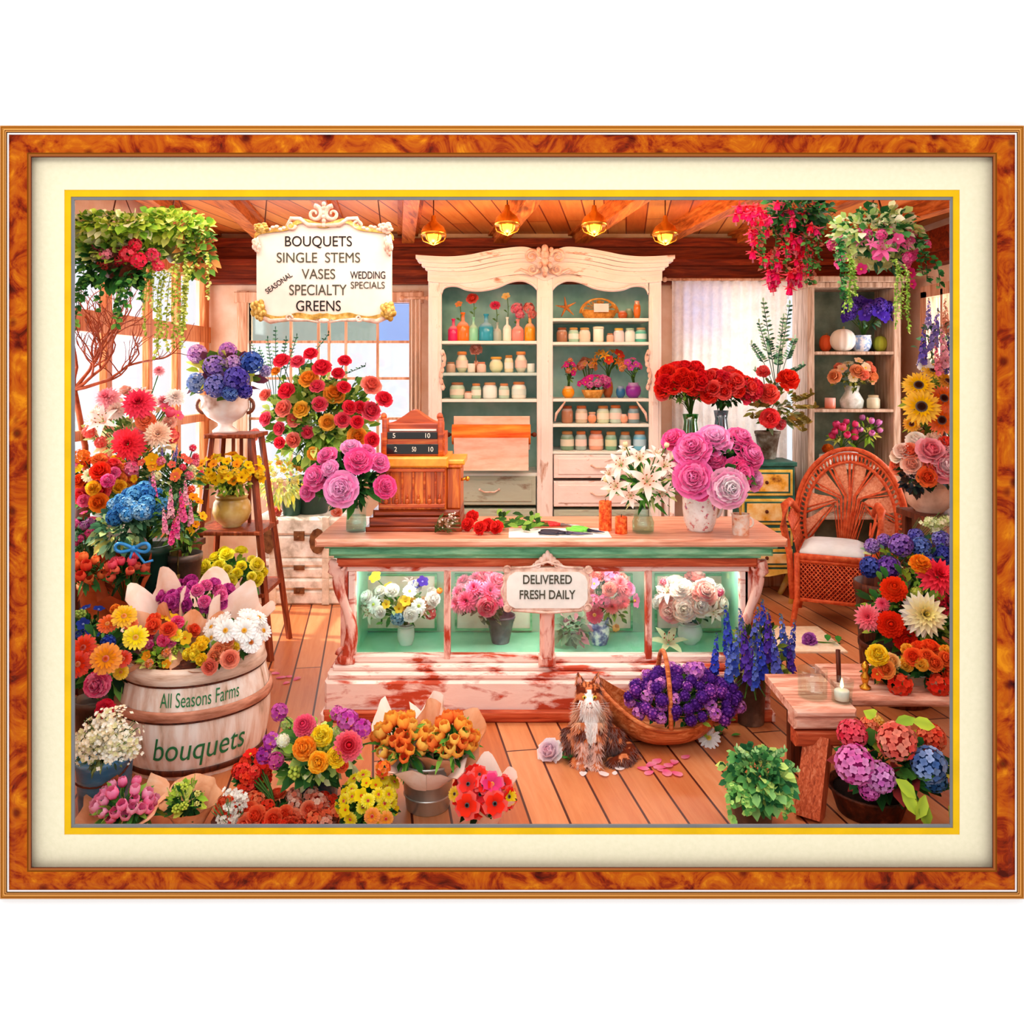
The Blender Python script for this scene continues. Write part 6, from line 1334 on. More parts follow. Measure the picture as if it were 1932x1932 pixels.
for k in range(92):
    u = R.random(); a = 1475+R.uniform(-1, 1)*(70-40*u**2)+8*u; b = 385+u*150+R.uniform(-12, 12)
    if a > 1530 and b > 480: continue
    bloom(t, 'bell', FU[k % 3], at(a, b, 4.45-R.uniform(0, .18)*(1-u)), (R.uniform(-.3, .3), R.uniform(-.1, .5), 1), S(R.uniform(13, 18), 4.5))
for a, b in ((1490, 548), (1465, 522), (1508, 520), (1447, 490), (1420, 480), (1395, 395), (1388, 410), (1403, 405)): bloom(t, 'bell', FU[0], at(a, b, 4.42), (R.uniform(-.3, .3), .1, 1), S(18, 4.5))
R.setstate(st); vines(t, [at(a, 430, 4.4) for a in (1420, 1440, 1460, 1480, 1500, 1520, 1540, 1552, 1555)], .34, ['#2c5c28', '#4c7c38', '#8c4838'], .028, seed=12)
t, c = hbasket(1655, 470, 4.6, 96, 'hanging basket of variegated ivy with pink blossoms at the upper right', pm('pale_moss_bowl', [(.3, '#7c8c48'), (.7, '#c4cc88')], 12, .8), 40)
mass(t, 1650, 440, 4.55, 78, 46, 560, .055, ['#e8f0c0', '#a8d080', '#4c9c58', '#2c6c3c', '#c8e48c', '#f4f4d8'], .7, .22, 'ivy_crown', 13)
bou(1655, 470, 4.55, 84, 46, '', c, sp(('blossom', ('#f060a8', '#f8d0e0')), ('cluster', ('#e83c90', '#f080b8')), ('lily', ('#f490c0', '#e04890'))), 26, 12, root=t, leaf=80, ls=.05, cols=BLG, d=.26, stem=False, zmin=-.7, fix=[('lily', ('#f480c0', '#e04090'), 1665, 470, 24, .2), ('lily', ('#f06cb0', '#d83888'), 1695, 458, 18, .18), ('blossom', '#e03888', 1625, 508, 12), ('blossom', '#d82c80', 1718, 515, 11), ('blossom', '#d83088', 1720, 536, 10)])
vines(t, [at(a, b, 4.36) for a, b in ((1595, 490), (1600, 500), (1606, 495), (1612, 505), (1603, 485), (1598, 480))], .36, ['#8cc048', '#b4dc68', '#6ca040', '#d0e890'], .018, .012, name='catkins', seed=14, shape=.6); vines(t, [at(a, b, 4.36) for a, b in ((1685, 500), (1692, 505), (1698, 500), (1680, 490), (1704, 510))], .36, ['#8cc048', '#b4dc68', '#6ca040', '#d0e890'], .018, .012, name='catkins', seed=17, shape=.6)
vines(t, [at(a, b, 4.4) for a, b in ((1590, 450), (1578, 460), (1572, 480))], .3, ['#1f5c30', '#3c8c48', '#8cc080'], .034, seed=15); vines(t, [at(a, b, 4.4) for a, b in ((1725, 460), (1735, 440), (1740, 480))], .3, ['#1f5c30', '#3c8c48', '#8cc080'], .034, seed=16)
# ---------------------------------------------------------------- ladder stand pots
Y = 5.3; c = (X(417, Y), Y+.08, ZS1); t = thing('hydrangea_urn', c, 'white footed bowl with brown rim and two handles on top of the ladder stand', 'urn')
r = S(46, Y); H = Z(746, Y)-ZS1; WG = pm('white_brown_glaze', [(.36, '#9c5838'), (.46, '#f0dcd0'), (.6, '#ffffff')], 3.2, .18)
MB().lathe([(r*.5, 0), (r*.52, H*.06), (r*.28, H*.18), (r*.3, H*.26), (r*.72, H*.42), (r*.98, H*.66), (r*.96, H*.86), (r*1.04, H*.97), (r*1.04, H), (r*.94, H), (r*.86, H*.7), (.001, H*.6)], c, 36).build('bowl', WG, t)
for s_ in (-1, 1): m = MB(); m.tube([Vector(c)+Vector((s_*(r*.9+r*.28*math.sin(a)), 0, H*.72-H*.2*math.cos(a))) for a in [PI*k/8 for k in range(9)]], .011, 8); m.build('handle', solidm('brown_glaze', '#7c3c20', .25), t)
nk = (c[0], c[1], ZS1+H*.8)
bou(425, 700, 5.33, 66, 46, 'blue, violet and lilac hydrangea heads in the white footed bowl', nk, fix=[('hydrangea', cl, a, b, q, e) for (cl, a, b, q, e) in ((('#2448b0', '#6088e0'), 474, 684, 23, .06), (('#6888d0', '#b8ccf0'), 373, 723, 21, .08), (('#c884d8', '#f0c8f0'), 372, 668, 20, .0), (('#e098d8', '#b070d0'), 430, 662, 18, .02), (('#9070d0', '#c8a8e8'), 405, 692, 23, .1), (('#b888e0', '#e8c8f0'), 440, 686, 18, .08), (('#4438a8', '#7870d8'), 446, 715, 25, .16), (('#5460c0', '#9898e0'), 408, 728, 23, .16), (('#2c2c98', '#5c54c0'), 462, 738, 15, .16), (('#3850b8', '#7098e0'), 435, 742, 16, .18), (('#8078c8', '#d0c0f0'), 500, 700, 12, .0))], leaf=60, ls=.11, cols=['#8ca034', '#b4bc48', '#4c6c28', '#5c2c44', '#d0d060'], shape=.6, d=.15, rin=.8, n=0)
t, rc = pot('gold_pot', 428, 0, 938, 5.26, 58, 34, pm('golden_glaze', [(.3, '#8c5c24'), (.5, '#d0a850'), (.66, '#f0dc9c')], 3.5, .3), 'round golden glazed pot on the second shelf of the ladder stand', 'pot', zb=ZS2, belly=1.25, part='pot_body')
bou(432, 893, 5.28, 68, 36, 'yellow and orange small daisies in the round golden pot', rc, sp(('blossom', ('#f8c810', '#a85c10')), ('blossom', ('#f8d820', '#e89020')), ('blossom', ('#f8a018', '#c85818')), ('cluster', ('#f0b818', '#f8e040'))), 52, 10, leaf=230, ls=.045, cols=LIME+['#2c4c1c', '#4c6c24'], d=.2)
t, rc = pot('yellow_flower_pot', 430, 0, 1100, 5.22, 60, 46, solidm('old_terracotta_pot', '#8c4428', .6), 'pot of bright yellow ranunculus on the lowest shelf of the ladder stand', 'plant', zb=ZS3-.0)
bou(432, 1078, 5.12, 64, 38, '', rc, sp(('rose', ('#f4e010', '#fcf060')), ('carnation', ('#f0d810', '#f8ec50')), ('rose', ('#f8e418',), .8)), 24, 12, root=t, leaf=170, ls=.08, cols=['#2c6c34', '#4c8c3c', '#8cb040', '#1f5028'], d=.17, fix=[('rose', '#f4e010', 483, 1095, 12), ('rose', '#f4e010', 485, 1065, 13), ('rose', '#f0e018', 412, 1070, 15)])
# ---------------------------------------------------------------- bare branches
t, rc = pot('branch_vase', 152, 0, 950, 4.9, 40, 50, DARKW, 'tall dark vase holding bare branches by the left window', 'vase', zb=.8, soil=False)
t = thing('bare_branches', rc, 'spreading bare red brown branches in front of the left window', 'branches'); m = MB(); st = R.getstate(); R.seed(21)
def br(p, v, r, L, dep):
    pts = [p]; q = p
    for k in range(5): v = (v+Vector((R.uniform(-.35, .35), R.uniform(-.2, .2), R.uniform(-.2, .3)))).normalized(); q = q+v*L/5; pts.append(q)
    m.tube(pts, [r*(1-.1*k) for k in range(6)], 6)
    if dep:
        for k in (2, 3, 5): br(pts[k], (v+Vector((R.uniform(-.9, .9), R.uniform(-.5, .3), R.uniform(-.4, .8)))).normalized(), r*.6, L*.72, dep-1)
b0 = Vector((X(140, 4.9), 4.9, Z(735, 4.9))); m.tube([rc-Vector((0, 0, .1)), (rc+b0)/2+Vector((.03, 0, 0)), b0], [.02, .018, .016], 8)
for v in ((1, -.1, .35), (1, -.2, .0), (.5, 0, 1), (.8, -.1, .7), (.1, -.2, 1)): br(b0, Vector(v), .012, .34, 3)
R.setstate(st); m.build('twigs', pm('red_brown_bark', [(.3, '#7c2c10'), (.7, '#b85830')], 20, .6), t)
# ---------------------------------------------------------------- left staging flowers
t, rc = pot('tall_vase', 242, 0, 905, 4.92, 44, 40, pm('pale_stone_vase', [(.3, '#e0c0a0'), (.7, '#fbeada')], 6, .4), 'tall pale vase of big pink dahlias on the high staging bench', 'vase', zb=.8, soil=False)
bou(252, 800, 4.9, 88, 66, 'big pink, red and cream dahlias standing before the left window', rc, sp(('dahlia', ('#f8c8b8', '#fdf0e8'), 1), ('blossom', ('#f06080',), .7), ('carnation', ('#f8a890', '#fbdcd0')), ('lily', ('#fdf4ec', '#f0a8a0'), 1.1), ('dahlia', ('#f07088', '#f8b0b8'))), 18, 17, fix=[('dahlia', ('#e82048', '#f45070'), 262, 762, 30, .2), ('dahlia', ('#f02038', '#f84858'), 243, 838, 31, .24), ('dahlia', ('#f07890', '#f8b8c0'), 204, 752, 24, .14), ('carnation', ('#f07848', '#f8a078'), 275, 795, 22, .16), ('lily', ('#fdf4ee', '#f0b0b0'), 196, 795, 30, .2), ('dahlia', ('#f8c0a0', '#fbe4d0'), 298, 820, 25, .2), ('tulip', ('#e83868', '#f47090'), 321, 778, 13, .1), ('cluster', ('#e84050', '#f07868'), 322, 822, 16, .1), ('cluster', ('#f05058', '#f88878'), 190, 835, 13, .1), ('dahlia', ('#fbe0d8', '#fff4f0'), 330, 750, 20, 0), ('globe', ('#f07068', '#f8a090'), 168, 815, 14, .1), ('dahlia', ('#f48098', '#f8c0c8'), 300, 700, 12, 0)], leaf=240, ls=.06, cols=['#7c9c54', '#a8b870', '#c8c888', '#4c7c3c', '#e0d0a0'], d=.2, rin=.2)
t, rc = pot('wooden_vase', 207, 0, 878, 4.72, 26, 26, HONEY, 'slim amber wooden vase in front of the big pink dahlias', 'vase', zb=.8, soil=False)
t, rc = pot('enamel_bucket', 190, 0, 972, 4.68, 58, 44, solidm('white_enamel_bucket', '#e4f2ee', .25), 'white enamel bucket of bright ranunculus on the high staging bench', 'bucket', zb=.8, soil=False)
bou(196, 912, 4.7, 62, 48, 'red, orange, yellow and pink ranunculus in the white enamel bucket', rc, sp(('rose', ('#f04420', '#f87c30')), ('rose', ('#f8b018', '#f8d848')), ('carnation', ('#e85098', '#f494c0')), ('rose', ('#f02c38',)), ('carnation', ('#f07038', '#f8a858'))), 24, 15, fix=[('rose', ('#e82c18', '#f45030'), 188, 888, 17, .18), ('daisy', ('#f0f4d0', '#88b848'), 168, 897, 14, .18), ('carnation', ('#f4a010', '#f8d040'), 176, 921, 16, .22), ('carnation', ('#e03c90', '#f490c0'), 204, 907, 15, .22), ('carnation', ('#f05490', '#f494b8'), 159, 945, 14, .2), ('rose', ('#f06818', '#f8a030'), 186, 948, 17, .22), ('rose', '#f04028', 152, 915, 16, .1), ('cluster', ('#f07828', '#f89c40'), 155, 862, 16, .05), ('blossom', '#f8e020', 150, 885, 10, .1)], leaf=170, ls=.06, cols=GR, d=.18)
t, rc = pot('green_bucket', 268, 0, 1035, 4.42, 70, 52, solidm('dark_green_enamel', '#24483c', .3), 'dark green bucket of blue flowers tied with a blue ribbon', 'bucket', zb=.42, soil=False)
bou(263, 958, 4.42, 46, 34, 'dome of sky blue flowers tied with a blue ribbon', rc, sp(('hydrangea', ('#2878c8', '#70c0f0')), ('hydrangea', ('#3c98e0', '#a8dcf8')), ('hydrangea', ('#1c58a8', '#4898d8'))), 20, 15, leaf=120, ls=.07, cols=BLG+['#1f4c34'], d=.16)
mass([o for o in COL.objects if 'dome of sky blue' in (o.get('label') or '')][0], 225, 1000, 4.4, 40, 38, 260, .055, BLG+['#a8c488', '#d8e080'], .55, .12, 'grey_green_leaves', 17)
m = MB(); c = at(252, 1035, 4.26)
for a in (.25, 2.9):
    P = [c+Vector((math.cos(a)*.09*math.sin(u)*1.0, -.015*math.sin(u), math.sin(a)*.04*math.sin(u)+.022*math.sin(2*u))) for u in [PI*k/12 for k in range(13)]]
    m.tube(P, .009, 6)
m.tube([c, c+Vector((.06, -.01, -.07)), c+Vector((.1, -.0, -.06))], .007, 5); m.tube([c, c+Vector((-.02, -.01, -.06)), c+Vector((.0, 0, -.12))], .007, 5); m.ball(c, .017); m.build('ribbon_bow', solidm('sky_blue_satin', '#2c9cf0', .3), [o for o in COL.objects if 'dome of sky blue' in (o.get('label') or '')][0])
t, rc = pot('zinc_bucket', 335, 0, 1050, 4.5, 64, 48, DGALV, 'dark zinc bucket of pink snapdragons on the low staging bench', 'bucket', zb=.42, soil=False)
bou(325, 962, 4.46, 42, 55, 'pink and rose snapdragon spikes left of the ladder stand', rc, fix=[('spike', cl, a, b, q, e) for (cl, a, b, q, e) in ((('#e82c88', '#f478b0'), 343, 950, 62, .16), (('#f490b8', '#fbd0dc'), 322, 945, 62, .12), (('#e83c90', '#f490c0'), 335, 985, 60, .2), (('#e04898', '#f8a8c8'), 290, 915, 60, .05), (('#f06ca8', '#fbc8dc'), 310, 980, 50, .2), (('#d82078', '#f060a0'), 326, 1000, 48, .24), (('#f478a8', '#fbd8e0'), 350, 925, 50, .05), (('#f088b0', '#f8c8d8'), 360, 965, 50, .05))], leaf=200, ls=.06, cols=BLG+GR, d=.14, n=0, shape=.35)
t, rc = pot('meadow_tub', 330, 0, 950, 4.86, 60, 48, DARKW, 'dark tub of mixed yellow, coral and pink meadow flowers on the high bench', 'plant', zb=.8)
bou(312, 888, 4.84, 70, 44, '', rc, sp(('blossom', ('#f8c820', '#e89018')), ('cluster', ('#f04878',)), ('blossom', ('#f06c58', '#f8d0a0')), ('spike', ('#7068c0', '#a8a0e0'), 2.6), ('blossom', '#f8a030'), ('globe', '#e83058', .8), ('cluster', ('#f8e8a0', '#e8f0c0'))), 34, 9, root=t, leaf=420, ls=.05, cols=['#4c7c44', '#7ca468', '#3c6c4c', '#a8c080', '#2c5c34'], d=.2, shape=.35, fix=[('blossom', '#f8c018', 287, 868, 14, .15), ('blossom', '#f8c820', 300, 878, 12, .15), ('cluster', '#f05890', 247, 885, 16, .15), ('globe', '#e83058', 364, 845, 8, .1), ('blossom', '#f07850', 330, 900, 10, .15)])
bou(356, 985, 4.72, 24, 62, 'orange and yellow small blooms trailing beside the ladder stand leg', (X(356, 4.8), 4.86, .82), sp(('blossom', ('#f8a018', '#c85818')), ('globe', ('#f05828',)), ('blossom', ('#f8c828', '#e07818'))), 16, 9, leaf=110, ls=.045, cols=GR, d=.1)
t, rc = pot('terracotta_pot', 172, 0, 1108, 4.36, 84, 62, TERRA, 'terracotta pot of scarlet tulips wrapped in orange paper at the left edge', 'plant', zb=.42)
bou(168, 1078, 4.3, 40, 34, '', rc, sp(('tulip', ('#e81c2c', '#f86040')), ('tulip', ('#f04028', '#f89050'))), 16, 13, root=t, leaf=44, ls=.1, cols=['#3c7c40', '#8c3c20'], d=.14, shape=.25); paper(t, rc-Vector((0, 0, .06)), (0, -.1, 1), .17, .07, .12, solidm('orange_wrap', '#ec7040', .7), 6, 5)
t = thing('wrapped_bouquet', (X(225, 4.34), 4.4, .42), 'deep pink tulips in orange kraft wrap right of the scarlet tulips', 'bouquet')
bou(236, 1074, 4.3, 34, 24, '', (X(225, 4.34), 4.4, .5), sp(('tulip', ('#e8285c', '#f8687c')), ('tulip', ('#f04048', '#f88060'))), 14, 12, root=t, leaf=30, ls=.1, cols=DKG, d=.12, shape=.25); paper(t, (X(226, 4.34), 4.4, .44), (.05, -.2, 1), .3, .03, .12, solidm('orange_wrap', '#ec7040', .7), 5, 8)
bou(162, 1008, 4.5, 28, 40, 'loose magenta and plum sprigs at the left edge above the scarlet tulips', (X(165, 4.5), 4.5, .5), sp(('cluster', ('#d02880', '#e870a8')), ('cluster', ('#8c2c88',)), ('blossom', ('#f05890',))), 14, 9, leaf=90, ls=.06, cols=DKG+BLG, d=.1)
t = thing('round_black_pot', (X(315, 4.5), 4.48, .42), 'round glossy black pot in the shade under the snapdragons', 'pot'); MB().lathe([(.045, 0), (.078, .06), (.088, .14), (.078, .21), (.05, .25), (.055, .265), (.04, .265), (.05, .23), (.001, .2)], (X(316, 4.42), 4.41, .42), 30).build('pot_body', solidm('black_glaze', '#181214', .2), t)
t = thing('paper_bag', (X(285, 4.3), 4.46, .42), 'crumpled olive brown paper bag leaning behind the barrel', 'bag'); paper(t, (X(290, 4.3), 4.46, .421), (-.15, -.1, 1), .3, .08, .11, pm('olive_paper', [(.3, '#4c401c'), (.6, '#887840'), (.8, '#a89858')], 6, .7, bs=.4, dist=1), 5, 3, 'bag_body', .999)
t, rc = pot('navy_flower_pot', 165, 0, 1230, 4.12, 74, 56, DGALV, 'zinc pot of navy blue flowers and pale green leaves at the left edge', 'plant', zb=0)
bou(165, 1185, 4.1, 36, 38, '', rc, sp(('cluster', ('#1c2c8c', '#4868c8')), ('blossom', ('#2840a8', '#8ca8e8')), ('berry', ('#a8c860',), .8)), 14, 11, root=t, leaf=130, ls=.05, cols=DKG+['#8cb048', '#b8d070'], d=.14)
t, rc = pot('gerbera_bucket', 160, 0, 1330, 3.78, 70, 56, DGALV, 'tall zinc bucket of orange and yellow gerberas left of the barrel', 'bucket', zb=0, soil=False)
bou(200, 1225, 3.78, 66, 62, 'orange, yellow and red gerberas standing left of the barrel', rc, fix=[('gerbera', cl, a, b, q, e) for (cl, a, b, q, e) in ((('#f8c418', '#f08820'), 234, 1163, 23, .1), (('#f06c28', '#f8a040'), 203, 1177, 19, .1), (('#f07030', '#e85020'), 245, 1176, 15, .06), (('#f8e018', '#e8a018'), 256, 1203, 23, .2), (('#f89c1c', '#e05018'), 200, 1243, 28, .26), (('#f04018', '#c03018'), 158, 1222, 24, .16), (('#f03c18', '#e87038'), 148, 1253, 24, .2), (('#f8a830', '#e85818'), 176, 1232, 18, .1), (('#f04828', '#e86828'), 232, 1243, 16, .16), (('#f8c820', '#e88018'), 228, 1268, 14, .16))]+[('globe', ('#1c2c88', '#4060c0'), 204, 1212, 15, .2), ('carnation', ('#d83c78', '#f498b8'), 184, 1291, 27, .24), ('carnation', ('#e01c40', '#f04868'), 200, 1338, 22, .2), ('carnation', ('#f07028', '#f8b040'), 218, 1150, 12, 0)], leaf=170, ls=.08, cols=DKG+['#4c8c3c', '#6ca850'], d=.18, n=0)
# ---------------------------------------------------------------- bouquets in the barrel
ZB = .40
def wrapb(px, py, Y, w, h, label, base, spec, n, r, mat, L, r1, ax=(0, -.25, 1), seed=1, fix=(), peaks=5, leaf=60, cols=GR, amp=.3, **k):
    t = thing('wrapped_bouquet', base, label, 'bouquet', k.pop('group', None)); b = Vector(base)
    bou(px, py, Y, w, h, '', b+Vector((0, 0, .05)), spec, n, r, root=t, fix=fix, leaf=leaf, cols=cols, seed=seed, **k)
    paper(t, base, ax, L, .03, r1, mat, peaks, seed, amp=amp); return t
wrapb(368, 1130, 4.05, 66, 34, 'wrapped bunch of purple pink carnations at the back of the barrel', (bc[0], 4.1, ZB), sp(('carnation', ('#c02c98', '#e070c0')), ('carnation', ('#a82888', '#d050a8')), ('carnation', ('#e0509c', '#f090c0'))), 26, 15, PINKP, .27, .15, (.02, .02, 1), 31, ls=.06, d=.15, amp=.3)
wrapb(447, 1196, 3.86, 50, 40, 'wrapped bunch of white daisies leaning over the right rim of the barrel', (bc[0]+.1, 3.98, ZB), sp(('daisy', ('#fffcf6', '#f0a818'), 1)), 15, 20, PINKP, .26, .13, (.5, -.2, 1), 32, leaf=30, d=.13, fix=[('daisy', ('#fffdf8', '#f0a818'), 426, 1190, 22, .16), ('daisy', ('#fffdf8', '#f0a818'), 461, 1190, 22, .16), ('daisy', ('#fffdf8', '#d06818'), 474, 1212, 20, .16)])
wrapb(318, 1198, 3.84, 46, 36, 'wrapped bunch of pink, red and yellow freesias at the barrel left', (bc[0]-.08, 3.95, ZB), sp(('carnation', ('#e82c70', '#f478a8')), ('rose', ('#f04830', '#f88048')), ('blossom', ('#f8c828', '#e88820'), .9), ('carnation', ('#d82888',), .8), ('gerbera', ('#f8dc20', '#e8a018'))), 17, 14, PINKP, .3, .14, (-.3, -.2, 1), 33, d=.13, cols=LIME)
wrapb(408, 1228, 3.74, 48, 26, 'wrapped bunch of yellow carnations and peach roses at the barrel front rim', (bc[0]+.05, 3.86, ZB), sp(('carnation', ('#f8d010', '#fbe450')), ('carnation', ('#f8c010', '#f8dc40')), ('rose', ('#f08858', '#f8b888'))), 15, 13, KRAFT, .18, .13, (.25, -.45, 1), 34, d=.1, fix=[('rose', ('#f07c60', '#f8b094'), 434, 1243, 16, .1), ('rose', ('#e86850', '#f49880'), 395, 1258, 14, .1)])
wrapb(300, 1238, 3.74, 34, 20, 'cone of kraft paper with lime and orange sprigs at the barrel front left', (bc[0]-.1, 3.86, ZB), sp(('blossom', ('#f8a020',)), ('berry', ('#b8d050',)), ('cluster', ('#e87830',))), 9, 9, KRAFT, .2, .13, (-.35, -.4, 1), 35, d=.08, cols=LIME)
# ---------------------------------------------------------------- bottom left foreground
ENB = pm('blue_enamel', [(.3, '#2c6c9c'), (.55, '#4c94c8'), (.75, '#a0ccec')], 3, .25, 0, (1, 1, 5))
t, rc = pot('blue_bucket', 172, 0, 1442, 3.3, 104, 90, ENB, 'blue enamel bucket of white baby breath in the lower left corner', 'bucket', zb=0, soil=False, part='bucket_body')
m = MB(); m.tube([rc+Vector((.12*math.cos(a), -.03-.09*math.sin(a), -.02-.07*math.sin(a))) for a in [PI*k/14 for k in range(15)]], .004, 6); m.build('wire_handle', DARKW, t); m = MB(); m.tube([rc+Vector((.10, -.09, -.06)), rc+Vector((.05, -.11, -.09))], .012, 8); m.build('wooden_grip', STANDW, t)
t = thing('baby_breath', rc, 'cloud of white baby breath in the blue enamel bucket', 'flowers'); cloud(t, at(198, 1398, 3.3), (S(62, 3.3), .12, S(52, 3.3)), 1500, .0085, ['#fff6e4', '#fbeccc', '#f4f0e0', '#f8f8f0', '#e0dca8'], neck=rc-Vector((0, 0, .05)), twigs=90, seed=5); mass(t, 195, 1405, 3.32, 52, 44, 120, .03, ['#8c9c5c', '#5c7444', '#3c5438'], .4, .1, 'sprigs', 3)
wrapb(238, 1512, 3.24, 52, 34, 'pink tulips in a kraft wrap in the lower left foreground', (X(225, 3.22), 3.26, .005), sp(('tulip', ('#fa3c8c', '#fc94bc')), ('tulip', ('#fc60a8', '#fcb0cc'))), 24, 15, KRAFT, .1, .15, (-.05, .05, 1), 36, leaf=70, ls=.1, cols=['#4c8c3c', '#2c6434', '#84b048'], shape=.22, d=.09, peaks=4)
wrapb(352, 1505, 3.24, 32, 36, 'kraft paper cone of lime green hypericum sprigs in front of the barrel', (X(358, 3.24), 3.24, .005), sp(('berry', ('#d0e058',)), ('spike', ('#b8d048', '#e0e888'), 3.2), ('berry', ('#f0e890',), .7)), 14, 9, KRAFT, .13, .1, (-.02, .1, 1), 37, leaf=60, ls=.05, cols=LIME+DKG, d=.07, peaks=2, amp=.15)
rc = Vector((X(520, 3.28), 3.28, .07)); t = thing('geranium_trough', (rc.x, rc.y, 0), 'dark trough of scarlet geraniums along the bottom edge', 'plant'); m = MB(); m.bbox(X(405, 3.25), X(640, 3.25), 3.2, 3.36, 0, .07, .008); m.build('trough', DARKW, t, smooth=False)
RD = [('#fa3018', '#fc7048'), ('#fc4824', '#fc9060'), ('#f42024', '#fa5444')]
bou(530, 1532, 3.3, 120, 26, '', rc, sp(('cluster', RD[0]), ('rose', ('#fc5c38', '#fca880')), ('cluster', RD[1]), ('rose', ('#fc4c28', '#fc8858')), ('cluster', ('#fc6c48', '#fcd8c0'))), 44, 17, root=t, leaf=150, ls=.05, cols=DKG+GR, d=.12, zmin=-.2)
bou(478, 1462, 3.42, 30, 36, '', rc, sp(('cluster', RD[2]), ('cluster', RD[0]), ('blossom', ('#e82820',))), 14, 14, root=t, leaf=60, ls=.05, cols=DKG, d=.08)
t = thing('baby_breath', (X(430, 3.2), 3.2, .0), 'sprigs of white baby breath low in front of the scarlet geraniums', 'flowers'); cloud(t, at(428, 1535, 3.2), (S(30, 3.2), .05, S(30, 3.2)), 200, .0075, ['#fffaf0', '#e8e4dc'], neck=(X(430, 3.2), 3.22, .0), twigs=50, seed=8); cloud(t, at(450, 1500, 3.22), (S(34, 3.2), .04, S(16, 3.2)), 90, .0075, ['#fffaf0', '#e8dcd4'], name='tiny_blossoms', seed=9)
t, rc = pot('blue_glazed_pot', 588, 0, 1468, 3.42, 92, 66, pm('cobalt_glaze', [(.3, '#14347c'), (.5, '#2468b0'), (.7, '#58b0e0')], 4, .2), 'cobalt blue glazed pot of dahlias and marigolds in the foreground', 'plant', zb=0)
bou(598, 1410, 3.4, 82, 58, '', rc, sp(('cluster', ('#b8dc60', '#e0f0a0')), ('berry', ('#c8d858',))), 14, 12, fix=[('pompon', ('#f04c78', '#f4809c'), 575, 1370, 24, .14), ('carnation', ('#f88414', '#f8b040'), 575, 1412, 25, .2), ('carnation', ('#f8cc10', '#fbe450'), 607, 1388, 23, .16), ('carnation', ('#f89c14', '#fbc840'), 601, 1438, 22, .24), ('carnation', ('#f8c010', '#fbe040'), 635, 1428, 21, .22), ('pompon', ('#e82c40', '#f88ca0'), 656, 1408, 30, .2), ('cluster', ('#c838a8', '#e880d0'), 655, 1358, 22, .06), ('cluster', ('#c030a0', '#e070c8'), 682, 1375, 19, .08), ('cluster', ('#d848b0', '#f090d0'), 636, 1346, 15, .02), ('cluster', ('#b03090', '#d868b8'), 528, 1343, 18, 0), ('cluster', ('#a82c98', '#d060c0'), 512, 1398, 17, .1), ('cluster', ('#98248c', '#c858b8'), 498, 1425, 16, .1), ('cluster', ('#c02c88', '#e868a8'), 520, 1435, 16, .12), ('globe', ('#f4f4d8', '#fffff0'), 534, 1397, 14, .14), ('carnation', ('#f04c30', '#f88c50'), 645, 1445, 14, .16), ('cluster', ('#e070b0', '#f8a8d0'), 712, 1398, 10, .0)], root=t, leaf=330, ls=.06, cols=['#8cb84c', '#c0dc78', '#4c7c34', '#e0e8b0', '#2c5c2c'], shape=.6, d=.17, rin=.4)
t, rc = pot('yellow_daisy_pot', 692, 0, 1540, 3.26, 76, 60, DARKW, 'low pot of yellow star daisies with orange centres in the foreground', 'plant', zb=0)
bou(693, 1508, 3.26, 56, 44, '', rc, sp(('gerbera', ('#f8dc10', '#e86018')), ('gerbera', ('#f8e420', '#d84818')), ('blossom', ('#f8d818', '#f06020'), .9)), 32, 14, root=t, leaf=190, ls=.05, cols=GR+DKG, d=.13, fix=[('gerbera', ('#f89830', '#e03018'), 702, 1540, 15, .16), ('gerbera', ('#f8a030', '#e03018'), 728, 1545, 14, .14), ('cluster', ('#f04828', '#f89030'), 722, 1450, 16, .0)])
# galvanised bucket with two tulip wraps
t, rc = pot('steel_bucket', 802, 0, 1452, 3.34, 108, 84, GALV, 'galvanised steel bucket holding two wraps of orange tulips', 'bucket', zb=0, soil=False, part='bucket_body', rim=.06)
m = MB()
for z in (.62, .3): m.lathe([(lerp((S(42, 3.34),), (S(53, 3.34),), z)[0]+.001, rc.z*z-.004), (lerp((S(42, 3.34),), (S(53, 3.34),), z)[0]+.005, rc.z*z), (lerp((S(42, 3.34),), (S(53, 3.34),), z)[0]+.001, rc.z*z+.004)], (rc.x, rc.y, 0), 32)
m.build('pressed_rib', GALV, t)
TU = sp(('tulip', ('#fc4c20', '#fdb848')), ('tulip', ('#fc6828', '#fdd060')), ('tulip', ('#f83c20', '#fc9040')))
wrapb(762, 1398, 3.4, 50, 46, 'orange yellow tulips in the left paper wrap of the steel bucket', (rc.x-.03, rc.y+.03, rc.z-.1), TU, 30, 17, PINKP, .22, .14, (-.25, .15, 1), 41, leaf=70, ls=.1, cols=['#4c8c34', '#7cb048', '#2c6c30'], shape=.18, d=.11, amp=.35, peaks=3)
wrapb(852, 1392, 3.38, 42, 40, 'orange yellow tulips in the right paper wrap of the steel bucket', (rc.x+.03, rc.y+.0, rc.z-.1), TU, 24, 17, KRAFT, .2, .13, (.3, -.1, 1), 42, leaf=60, ls=.1, cols=['#4c8c34', '#7cb048', '#2c6c30'], shape=.18, d=.1, amp=.3, peaks=3)
m = MB(); q = []
t2 = [o for o in COL.objects if 'left paper wrap' in (o.get('label') or '')][0]
paper(t2, (rc.x, rc.y-.05, rc.z-.05), (.05, -.3, 1), .12, .085, .17, PINKP, 4, 77, 'folded_paper_collar', .999, .3, back=-.25)
